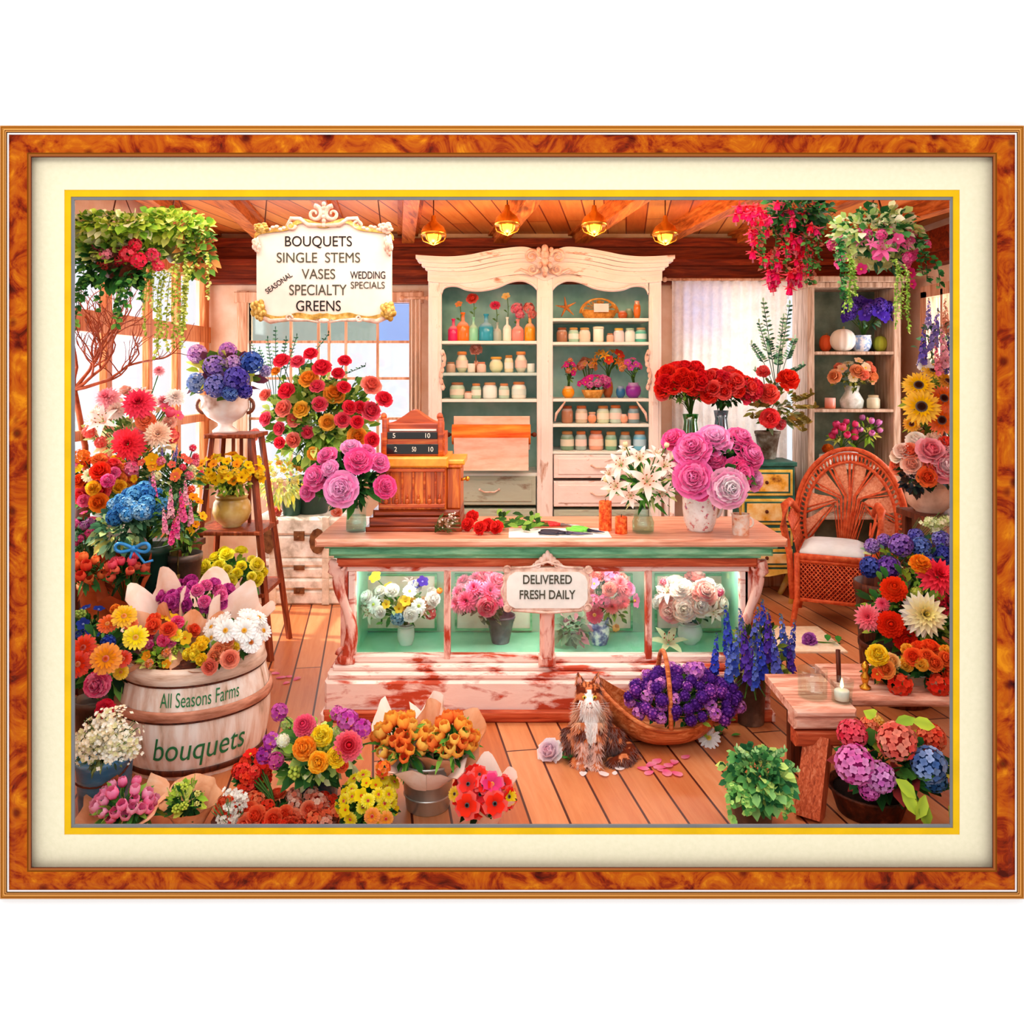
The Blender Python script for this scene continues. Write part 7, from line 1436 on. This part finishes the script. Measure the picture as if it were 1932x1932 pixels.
wrapb(910, 1498, 3.26, 52, 40, 'red anemones with black centres in pale paper at the bottom edge', (X(912, 3.26), 3.26, .005), sp(('anemone', ('#e82418', '#140c10'))), 8, 20, PINKP, .17, .1, (.1, .0, 1), 43, leaf=30, ls=.05, cols=DKG, d=.09, fix=[('anemone', ('#e03028', '#140c10'), 884, 1480, 22, .04), ('anemone', ('#f03018', '#140c10'), 882, 1519, 25, .1), ('anemone', ('#f02c18', '#140c10'), 933, 1516, 24, .1), ('anemone', ('#d82830', '#140c10'), 906, 1499, 20, .06), ('anemone', ('#e03c78', '#f8a020'), 928, 1480, 24, .04), ('anemone', ('#e83828', '#601018'), 905, 1462, 18, 0), ('gerbera', ('#f8d818', '#50200c'), 960, 1503, 17, .02), ('gerbera', ('#f8c830', '#50200c'), 858, 1498, 14, .04), ('anemone', ('#e82c20', '#501018'), 950, 1480, 18, 0)])
# ---------------------------------------------------------------- case bouquets
zc = .28; Y = 4.6
t, rc = pot('white_vase', 764, 0, 1183, Y, 30, 24, solidm('white_glaze', '#fbf6f0', .2), 'white pitcher vase in the first bay of the display counter', 'vase', zb=zc, belly=1.1, soil=False)
bou(758, 1135, 4.62, 66, 42, 'mixed white, yellow and peach bouquet in the first bay of the display counter', rc, sp(('lily', ('#fdf4ee', '#f4a8a8'), 1.3), ('carnation', ('#fbe8dc', '#fff8f4')), ('blossom', ('#f8d040', '#f0a020'), .7), ('carnation', ('#fff0e8',)), ('daisy', ('#ffffff', '#c8d050'))), 22, 15, fix=[('blossom', ('#f8d020', '#f0a020'), 709, 1090, 13), ('blossom', ('#3c2c88', '#8070d0'), 797, 1098, 12), ('blossom', ('#3840a0',), 785, 1103, 9), ('rose', ('#f8a858', '#fbd0a8'), 802, 1143, 16), ('hydrangea', ('#4890c8', '#c0e0f0'), 751, 1166, 15, .1), ('cluster', ('#f05058',), 812, 1158, 12), ('tulip', ('#f08030', '#f8b050'), 829, 1115, 8), ('rose', ('#f4b840', '#f8d888'), 768, 1140, 17, .08)], leaf=70, ls=.05, cols=['#6c9c4c', '#3c6c38', '#a8bc80'], d=.15)
t, rc = pot('dark_vase', 944, 0, 1168, Y, 54, 34, pm('violet_brown_glaze', [(.35, '#241420'), (.55, '#6c5468'), (.7, '#a898a8')], 4, .25), 'dark violet brown tapered vase in the second bay of the display counter', 'vase', zb=zc, soil=False)
bou(910, 1128, 4.62, 46, 44, 'crimson pink dahlia bouquet in the dark vase of the second bay', rc, sp(('dahlia', ('#e03470', '#f890b0')), ('dahlia', ('#f06490', '#fbc0cc')), ('carnation', ('#e0406c',))), 14, 20, leaf=90, ls=.06, cols=['#8c8878', '#5c5c4c', '#b0a898', '#3c4c34'], d=.14)
t, rc = pot('blue_white_vase', 1132, 0, 1172, Y, 38, 30, pm('blue_white_glaze', [(.42, '#fbfbff'), (.54, '#7890c8'), (.64, '#2c488c')], 20, .2), 'small blue and white vase in the third bay of the display counter', 'vase', zb=zc, belly=1.05, soil=False)
bou(1150, 1122, 4.62, 46, 48, 'coral and pink bouquet in the blue and white vase of the third bay', rc, sp(('dahlia', ('#f05868', '#f89898')), ('carnation', ('#f07c70', '#f8b0a0')), ('blossom', ('#f088b8',), .9), ('cluster', ('#f05080',))), 18, 16, fix=[('gerbera', ('#e02c68', '#f8a030'), 1122, 1160, 17, .1), ('tulip', ('#f4a040', '#f8c878'), 1162, 1185, 10), ('rose', ('#f080b0',), 1185, 1110, 14)], leaf=70, ls=.05, cols=GR, d=.14)
t, rc = pot('white_vase', 1306, 0, 1180, Y, 40, 24, solidm('white_glaze', '#fbf6f0', .2), 'white bulb vase in the fourth bay of the display counter', 'vase', zb=zc, belly=1.2, soil=False)
bou(1300, 1135, 4.62, 62, 44, 'blush and white peony bouquet in the fourth bay of the display counter', rc, sp(('peony', ('#f8c8b8', '#fdece4')), ('peony', ('#f49890', '#fbd8d0')), ('lily', ('#fff8f0', '#f8b8a8')), ('carnation', ('#fbe0d4', '#fff8f4'))), 17, 21, fix=[('globe', '#e85078', 1357, 1118, 11), ('globe', '#e0405c', 1251, 1098, 8)], leaf=40, ls=.05, cols=GR, d=.15)
t = thing('fallen_bloom', (X(1262, 4.52), 4.52, .285), 'pale yellow green open bloom lying on the floor of the fourth counter bay', 'flower'); bloom(t, 'lily', ('#f0f8c8', '#f0a890'), (X(1262, 4.52), 4.54, .32), (0, -.5, .9), .1)
t, rc = pot('small_green_pot', 1078, 0, 1200, Y, 30, 24, solidm('grey_green_pot', '#84a08c', .4), 'small grey green leafy pot left of the blue and white vase in the third bay', 'plant', zb=zc); mass(t, 1078, 1185, Y, 28, 26, 70, .05, ['#6c8c74', '#8ca890', '#c890a0', '#4c6c54'], .7, .07, 'foliage', 4)
# ---------------------------------------------------------------- floor centre and right
tr = thing('trug_basket', (X(1250, 4.05), 4.08, 0), 'boat shaped wooden trug basket heaped with purple lilac on the floor', 'basket'); m = MB(); N = 40; cx_ = X(1248, 4.05)
for th_ in (0, .014):
    i = len(m.v)
    for k in range(9):
        u = k/8
        for a in range(N):
            q = 2*PI*a/N; ex = math.cos(q); rr = math.sin(u*PI/2)**.8; lift = .17*max(0, -ex)**2*u**2+.04*max(0, ex)**2*u**2
            m.vert((cx_+ex*(.28-th_)*rr*(1+.12*max(0, -ex)*u), 4.1+math.sin(q)*(.19-th_)*rr, .004+th_*.8+(.105*u**2.2)+lift))
    for k in range(8):
        for a in range(N): b = (a+1) % N; m.face(i+k*N+a, i+k*N+b, i+(k+1)*N+b, i+(k+1)*N+a)
m.build('basket_body', wood('trug_wood', '#943c18', '#cc6c38', '#e89c64', .5, 'x', 5), tr)
m = MB(); m.tube([(cx_+.02, 4.1-.19*math.cos(a)*1.0, .12+.30*math.sin(a)) for a in [PI*k/18 for k in range(19)]], .012, 8); m.build('handle', wood('trug_wood', '#943c18', '#cc6c38', '#e89c64', .5, 'x', 5), tr)
m = MB(); m.tube([(cx_+(.28)*math.cos(q)*(1+.12*max(0, -math.cos(q))), 4.1+math.sin(q)*.19, .112+.17*max(0, -math.cos(q))**2+.04*max(0, math.cos(q))**2) for q in [2*PI*k/40 for k in range(40)]], .011, 6, closed=True); m.build('rim_band', wood('trug_wood', '#943c18', '#cc6c38', '#e89c64', .5, 'x', 5), tr)
bou(1288, 1322, 4.06, 104, 58, 'heap of purple and violet lilac in the trug basket', (cx_, 4.1, .08), sp(('globe', ('#4c1c80', '#8448b8')), ('globe', ('#6c2c98', '#c868d0')), ('globe', ('#54248c', '#7c3ca8')), ('cluster', ('#9c48c0', '#f098e0'))), 96, 13, leaf=90, ls=.05, cols=['#2c6c34', '#5c8c34', '#8cac40', '#1f4c28'], d=.17, zmin=-.3, name='lilac_heap', cat='flowers', ymax=.7)
t, rc = pot('tall_metal_vase', 1424, 0, 1272, 4.2, 60, 52, DGALV, 'tall dark metal vase of blue delphiniums right of the trug basket', 'vase', zb=0, soil=False, rim=.03, lip=1.04)
DL = [('#2430a8', '#4c5cd8'), ('#3840b8', '#7880e0'), ('#4c2c98', '#7048c0'), ('#2c48c0', '#88a0f0')]
bou(1424, 1215, 4.22, 62, 62, 'blue and violet delphinium spikes in the tall metal vase', rc, fix=[('spike', DL[i % 4], a, b, q, e) for i, (a, b, q, e) in enumerate(((1372, 1185, 95, .05), (1425, 1190, 100, .02), (1450, 1195, 100, .1), (1478, 1200, 95, .05), (1350, 1232, 80, .1), (1495, 1205, 80, 0), (1405, 1215, 95, .14), (1388, 1225, 90, .12), (1436, 1235, 95, .18), (1462, 1228, 90, .14), (1415, 1250, 80, .2), (1375, 1250, 80, .16), (1440, 1165, 80, -.05), (1400, 1185, 85, -.03), (1490, 1235, 70, .08), (1425, 1262, 70, .22)))], leaf=120, ls=.07, cols=['#3c4c20', '#7c8c34', '#b0b850', '#2c3818'], d=.12, n=0, shape=.3)
stalks([o for o in COL.objects if 'violet delphinium' in (o.get('label') or '')][0], rc, [at(a, b, 4.1) for a, b in ((1485, 1275), (1475, 1245), (1490, 1290), (1380, 1270), (1472, 1262))], ['#8c9c38', '#c4c858', '#5c6c28'], .05, 6)
t, rc = pot('eucalyptus_pot', 1432, 0, 1508, 3.24, 92, 72, DGALV, 'dark zinc pot of bushy green eucalyptus in the right foreground', 'plant', zb=0)
mass(t, 1430, 1462, 3.26, 60, 44, 520, .04, ['#3c7c44', '#5c9c54', '#84b86c', '#1f5430', '#b4d070', '#2c6c40'], .75, .16, 'foliage', 23)
stalks(t, rc, [at(a, b, 3.24) for a, b in ((1390, 1412), (1405, 1425), (1425, 1418), (1375, 1445), (1480, 1415), (1490, 1450), (1465, 1425), (1505, 1455), (1440, 1425))], ['#5c9458', '#8cbc7c', '#b4d090'], .028, 7, shape=.7)
vines(t, [at(a, b, 3.16) for a, b in ((1385, 1480), (1375, 1475), (1395, 1490), (1368, 1480), (1480, 1490), (1495, 1485))], .12, ['#5c9c4c', '#a8d070', '#84b860'], .026, .016, seed=24)
t, rc = pot('hydrangea_basket', 1672, 0, 1520, 3.26, 150, 120, pm('dark_woven_basket', [(.3, '#28120c'), (.55, '#5c2c1c'), (.75, '#8c5038')], 26, .6, bs=.8), 'dark woven basket of large hydrangeas in the lower right corner', 'plant', zb=0)
bou(1680, 1428, 3.3, 100, 62, '', rc, fix=[('hydrangea', cl, a, b, q, e) for (cl, a, b, q, e) in ((('#d83ca0', '#f8a0d8'), 1612, 1442, 37, .12), (('#c858b0', '#f0b0e0'), 1660, 1466, 29, .14), (('#f04840', '#f8a088'), 1692, 1398, 38, .08), (('#e82c48', '#f87080'), 1608, 1385, 30, .0), (('#3c68b0', '#a8c0f0'), 1752, 1442, 34, .12), (('#f04430', '#f88860'), 1757, 1392, 28, 0), (('#f05c38', '#f89870'), 1640, 1370, 20, -.04), (('#2c5c9c', '#70a0d8'), 1762, 1470, 24, .1), (('#c0309c', '#e880c8'), 1640, 1490, 20, .12), (('#f0a838', '#f8d070'), 1655, 1362, 14, -.04))], root=t, leaf=230, ls=.085, cols=DKG+['#8c2c30', '#c8dc50', '#4c7c34'], shape=.6, d=.16, n=0, rin=.5)
m = MB()
for (a, b, dx, dz_) in ((1690, 1470, .8, -.5), (1700, 1490, .5, -.7), (1690, 1362, .6, .5), (1720, 1360, 1, .1), (1735, 1510, .2, -.8), (1745, 1500, -.5, -.6), (1650, 1352, -.6, .6), (1790, 1520, .3, -.8)): m.leaf(at(a, b, 3.12), (dx, -.3, dz_), .08, .05, v3(hx(R.choice(['#b4c840', '#94b038', '#c8d858'])), .1), .25, .35, Vector((0, -1, .2)))
m.build('lime_leaves', LEAF, t)
# bench pots
zz2 = ZBN+.012
t, rc = pot('terracotta_pot', 1676, 0, 1284, 3.66, 54, 36, TERRA, 'terracotta pot of yellow and orange flowers on the rustic bench', 'plant', zb=zz2)
bou(1668, 1252, 3.66, 34, 28, '', rc, fix=[('carnation', ('#f8c410', '#fbe048'), 1655, 1236, 24, .08), ('rose', ('#f07028', '#f8b860'), 1670, 1262, 17, .1), ('rose', ('#f8b460', '#fbdca0'), 1683, 1248, 15, .06), ('blossom', ('#f05020', '#f8c040'), 1655, 1272, 12, .1)], root=t, leaf=70, ls=.06, cols=DKG+['#8c7c34'], d=.1, n=0)
t, rc = pot('grey_pot', 1742, 0, 1276, 3.62, 64, 36, pm('grey_stone_pot', [(.3, '#8c8878'), (.7, '#d4d0bc')], 8, .6), 'tapered grey stone pot of orange begonias on the rustic bench', 'plant', zb=zz2)
bou(1748, 1246, 3.66, 46, 30, '', rc, sp(('rose', ('#f05828', '#f88c40')), ('carnation', ('#f8a020', '#f8c850')), ('rose', ('#f04018', '#f87838'))), 15, 15, root=t, leaf=90, ls=.06, cols=DKG, d=.12)
for a, b, nm in ((1700, 1322, 'scarlet flower head lying between the two bench pots'), (1772, 1325, 'scarlet flower head lying right of the grey stone pot')):
    t = thing('fallen_bloom', (X(a, 3.58), 3.58, zz2), nm, 'flower'); bloom(t, 'cluster', ('#e82818', '#f05030'), (X(a, 3.56), 3.57, zz2+.035), (0, -.6, .7), .055)
# right-hand masses
t, rc = pot('dahlia_tub', 1735, 0, 1235, 4.36, 150, 110, DARKW, 'large dark tub of dahlias standing behind the rustic bench', 'plant', zb=0)
bou(1722, 1140, 4.36, 96, 84, '', rc, fix=[('dahlia', ('#f8e070', '#fff8ea'), 1742, 1160, 40, .24), ('dahlia', ('#f04860', '#f894a0'), 1638, 1165, 25, .14), ('pompon', ('#f8501c', '#e83c18'), 1686, 1112, 27, .16), ('pompon', ('#f8401c', '#e83418'), 1680, 1178, 28, .2), ('pompon', ('#f03018', '#d82818'), 1708, 1207, 24, .2), ('dahlia', ('#f02840', '#f84860'), 1768, 1088, 36, .14), ('carnation', ('#f87818', '#f8b030'), 1735, 1065, 22, .12), ('dahlia', ('#e81c44', '#f04868'), 1788, 1140, 24, .1), ('pompon', ('#f06060', '#f8a8a0'), 1785, 1230, 24, .14), ('carnation', ('#f87038', '#f8a850'), 1718, 1240, 20, .14), ('globe', ('#b8cc50', '#dce880'), 1730, 1118, 12, .14), ('dahlia', ('#f0406c', '#f88098'), 1665, 1140, 14, .1)], root=t, leaf=420, ls=.08, cols=GR+DKG+['#a8c048'], d=.28, n=0, rin=.4)
t, rc = pot('blue_hydrangea_tub', 1690, 0, 1110, 4.85, 104, 84, DARKW, 'dark tub of violet and blue hydrangeas right of the wicker chair', 'plant', zb=0)
bou(1718, 1045, 4.72, 88, 46, '', rc, fix=[('hydrangea', cl, a, b, q, e) for (cl, a, b, q, e) in ((('#2c3c98', '#5c70d0'), 1642, 1070, 21, .1), (('#542c98', '#9868d0'), 1677, 1070, 22, .14), (('#7040b0', '#b088e0'), 1700, 1028, 23, .12), (('#8858c0', '#d0b0f0'), 1645, 1030, 15, .02), (('#3450b0', '#7898e8'), 1738, 1032, 20, .1), (('#4844b8', '#8c8ce8'), 1728, 1012, 16, 0), (('#2c34a0', '#5864d0'), 1778, 1048, 20, .1), (('#5c50c0', '#a0a0f0'), 1775, 1018, 18, .04), (('#3c40a8', '#8088e0'), 1750, 1058, 16, .12), (('#7850b8', '#b890e0'), 1668, 1020, 14, 0))], root=t, leaf=260, ls=.06, cols=BLG+LIME[:2]+['#dce4a0'], d=.2, n=0, rin=.4)
cloud(t, at(1768, 985, 4.72), (S(34, 4.7), .08, S(20, 4.7)), 300, .011, ['#e8f0c0', '#c8d890', '#f4f4d8'], neck=rc, twigs=20, seed=33)
t, rc = pot('pink_urn', 1775, 0, 912, 4.92, 84, 50, pm('dusty_pink_stone', [(.3, '#c08c74'), (.55, '#e8c0a8'), (.75, '#f4dccc')], 6, .6), 'dusty pink stone urn of roses on the tall staging bench', 'urn', zb=.95, belly=1.05, soil=False)
bou(1752, 872, 4.9, 62, 44, 'pink, white and orange roses in the dusty pink urn', rc, sp(('rose', ('#f8a8b0', '#fde4e4')), ('rose', ('#f06c48', '#f8a880')), ('peony', ('#f490a0', '#fdd8dc')), ('rose', ('#fbd0b8', '#fdeee4'))), 16, 18, fix=[('rose', ('#f06880', '#fbd0d8'), 1756, 850, 25, .14), ('peony', ('#f07890', '#fbe0e4'), 1782, 880, 28, .16), ('rose', ('#fbc8b8', '#fdece4'), 1702, 850, 15, .06), ('rose', ('#f8a890', '#fbd8c8'), 1720, 876, 18, .1), ('rose', ('#f05828', '#f88848'), 1750, 900, 18, .16), ('rose', ('#f04030', '#f86850'), 1788, 836, 16, .06), ('rose', ('#fbe4d8', '#fff6f0'), 1728, 830, 18, .04)], leaf=110, ls=.06, cols=DKG+['#5c3c34'], d=.17)
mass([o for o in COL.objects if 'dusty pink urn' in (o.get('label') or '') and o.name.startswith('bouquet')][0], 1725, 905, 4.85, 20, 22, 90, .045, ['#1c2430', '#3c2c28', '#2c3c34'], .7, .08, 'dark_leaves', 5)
t, rc = pot('sunflower_vase', 1760, 0, 815, 5.04, 50, 46, TERRA, 'tall terracotta vase of sunflowers behind the pink urn', 'vase', zb=.95, soil=False)
SF = [('#f8c408', '#3c1808'), ('#f8b010', '#5c2008'), ('#f06c18', '#3c1008')]
bou(1760, 755, 5.04, 52, 62, 'yellow and orange sunflowers at the right edge of the shop', rc, fix=[('sunflower', SF[i], a, b, q, e) for (i, a, b, q, e) in ((0, 1733, 728, 29, .16), (0, 1738, 768, 34, .22), (2, 1780, 752, 26, .16), (2, 1776, 793, 27, .2), (0, 1760, 700, 22, .05), (1, 1788, 720, 22, .06), (1, 1720, 800, 16, .05))], leaf=170, ls=.08, cols=['#6c8434', '#8ca040', '#3c5c24', '#b8b848'], d=.16, n=0)
t, rc = pot('delphinium_vase', 1774, 0, 720, 5.14, 40, 46, DARKW, 'tall dark vase of pale delphiniums behind the sunflowers', 'vase', zb=.95, soil=False)
bou(1768, 645, 5.12, 40, 60, 'violet, blue and pink delphiniums with white daisies by the right window', rc, fix=[('spike', cl, a, b, q, e) for (cl, a, b, q, e) in ((('#7868c8', '#c0b8f0'), 1765, 620, 85, .1), (('#4838a8', '#8878d8'), 1742, 650, 75, .1), (('#f08ca8', '#f8c8d4'), 1780, 650, 80, .14), (('#f0a080', '#f8c8a8'), 1784, 595, 70, 0), (('#5848b8', '#9890e0'), 1788, 665, 80, .1), (('#8878d0', '#d0c8f4'), 1752, 590, 60, 0), (('#f0688c', '#f8a8b8'), 1768, 675, 60, .16))]+[('daisy', ('#ffffff', '#f0c040'), 1743, 688, 13, .1), ('daisy', ('#ffffff', '#f0c040'), 1755, 698, 11, .12)], leaf=80, ls=.06, cols=BLG, d=.12, n=0)
# ---------------------------------------------------------------- on the floor
def lying(px, py, kd, cl, r, label, stem_to, leaf=True, d=(-.35, -.6, .6)):
    Y = F*CZ/(py-700); t = thing('cut_flower', (X(px, Y), Y, 0), label, 'flower'); p = Vector((X(px, Y), Y, S(r, Y)*.6)); bloom(t, kd, cl, p, d, S(r, Y))
    Y2 = F*CZ/(stem_to[1]-700); q = Vector((X(stem_to[0], Y2), Y2, .006)); m = MB(); m.tube([p+Vector((0, .01, -.01)), p.lerp(q, .5)-Vector((0, 0, .004)), q], .0045, 6, hx('#5c8c34'))
    if leaf:
        for u, s_ in ((.6, 1), (.8, -1), (.95, 1)): pp = p.lerp(q, u)+Vector((0, 0, .008)); m.leaf(pp, (s_*.3, .9*s_, .35), S(24, Y), S(13, Y), hx('#3c8c3c'), .1, .15, Vector((0, 0, 1)))
    m.build('stem', LEAF, t)
lying(1037, 1432, 'rose', ('#fbc8d8', '#ffffff'), 24, 'single white and pink rose lying on the floorboards left of the cat', (1078, 1436))
lying(1338, 1406, 'daisy', ('#fffffa', '#f0d040'), 22, 'single white daisy lying on the floor below the trug basket', (1362, 1385))
lying(1527, 1218, 'carnation', ('#a048b8', '#e098e0'), 17, 'single violet carnation lying on the floor beside the pale patch', (1585, 1216))
def petals(pts, col, label, group):
    me = None
    for (px, py, r) in pts:
        Y = F*CZ/(py-700); c = hx(col)
        if me is None:
            m = MB()
            for k, (u, w) in enumerate(((0, .25), (.35, .8), (.7, 1), (1, .5))):
                for j in (-1, 0, 1): m.vert(((u-.5)*2, w*j*.75, .04+.22*abs(j)*w*.6+.12*(u-.4)**2), lerp(c, (1, 1, 1), .25*u))
            for k in range(3):
                for j in (0, 1): a = k*3+j; m.face(a, a+3, a+4, a+1)
            me = m.mesh('petal', PETAL)
        o = bpy.data.objects.new('petal', me); COL.objects.link(o); o.location = (X(px, Y), Y, .003); s_ = S(r, Y); o.scale = (s_, s_, s_); o.rotation_euler = (R.uniform(-.1, .1), R.uniform(-.1, .1), R.uniform(0, 6.28)); tag(o, label, 'petal', group)
petals([(1100, 1462, 10), (1107, 1450, 8), (1138, 1462, 13), (1170, 1452, 10), (1160, 1460, 7)], '#fdf0f0', 'stray white petal on the floorboards in front of the cat', 'white petals in front of the cat')
petals([(1213, 1452, 11), (1228, 1445, 12), (1245, 1450, 12), (1262, 1446, 12), (1240, 1438, 11), (1258, 1460, 13), (1225, 1460, 10), (1277, 1462, 12), (1294, 1430, 10), (1272, 1440, 11), (1250, 1456, 10)], '#f05890', 'bright pink petal in the scattered pile below the trug basket', 'pink petals below the trug basket')
petals([(507, 1277, 9), (520, 1272, 8), (530, 1280, 9), (545, 1278, 7), (560, 1282, 8), (495, 1290, 8), (540, 1290, 7)], '#e8609c', 'small pink petal on the floor between the barrel and the counter', 'pink petals right of the barrel')
t = thing('fallen_leaf', (X(1386, 4.1), 4.1, .002), 'single green leaf on the floor right of the white daisy', 'leaf'); Y = F*CZ/(1390-700); MB().leaf((X(1380, Y), Y, .006), (1, .2, .1), .05, .03, hx('#4c8c34'), .05, .1, Vector((0, 0, 1))).build('blade', LEAF, t)
# ================================================================ camera, daylight, sun, added fill lights
cam = bpy.data.cameras.new('camera'); co = bpy.data.objects.new('camera', cam); COL.objects.link(co)
co.location = (0, 0, CZ); co.rotation_euler = (PI/2, 0, 0); cam.sensor_width = 36; cam.lens = F/1932*36; cam.shift_y = -(966-700)/1932; cam.clip_start = .05
SC.camera = co
w = bpy.data.worlds.new('world'); SC.world = w; w.use_nodes = True
bg = w.node_tree.nodes['Background']; bg.inputs[0].default_value = (1, 1, 1, 1); bg.inputs[1].default_value = 1.08
def area(name, loc, rot, sx, sy, e, c=(1, 1, 1)):
    l = bpy.data.lights.new(name, 'AREA'); l.shape = 'RECTANGLE'; l.size = sx; l.size_y = sy; l.energy = e; l.color = c
    o = bpy.data.objects.new(name, l); COL.objects.link(o); o.location = loc; o.rotation_euler = rot; return o
area('left_window_daylight', (XL-.35, 5.6, 1.7), (0, -PI/2, 0), 1.9, 2.6, 85, (1, .95, .88))
area('right_window_daylight', (XR+.35, 5.9, 1.8), (0, PI/2, 0), 1.4, 1.3, 60, (1, .95, .88))
area('back_window_daylight', (-1.5, YB+.4, 1.8), (-PI/2, 0, 0), 1.4, 1.3, 40)
area('ceiling_fill', (0, 4.15, 2.8), (0, 0, 0), 3.6, 1.9, 84, (1, .93, .84))  # unseen fill added below the ceiling to brighten the shop
area('front_fill', (-.6, -.3, 3.6), (math.radians(62), 0, 0), 2.4, 1.2, 48, (1, .98, .95))  # fill light added on the viewer's side for the frame and foreground
area('right_back_window_daylight', (X(1397, YB), YB+.4, 1.95), (-PI/2, 0, 0), .95, 1.2, 14)
area('case_fill', (ccx, 4.5, .76), (0, 0, 0), 2.0, .05, 10, (1, .97, .9))  # hidden fill added to brighten the counter bays
s = bpy.data.lights.new('sun', 'SUN'); s.energy = 7; s.angle = .02; s.color = (1, .9, .72); so = bpy.data.objects.new('sun', s); COL.objects.link(so); so.location = (-4, 6, 4)
so.rotation_euler = Vector((-1.0, .15, 1.15)).to_track_quat('Z', 'Y').to_euler()
vs = SC.view_settings; vs.view_transform = 'Standard'; vs.look = 'None'; vs.gamma = 1; vs.use_curve_mapping = False; vs.exposure = 0
SC.cycles.max_bounces = 7; SC.cycles.transparent_max_bounces = 12; SC.cycles.diffuse_bounces = 4; SC.cycles.caustics_reflective = False; SC.cycles.caustics_refractive = False
SC.cycles.use_denoising = True
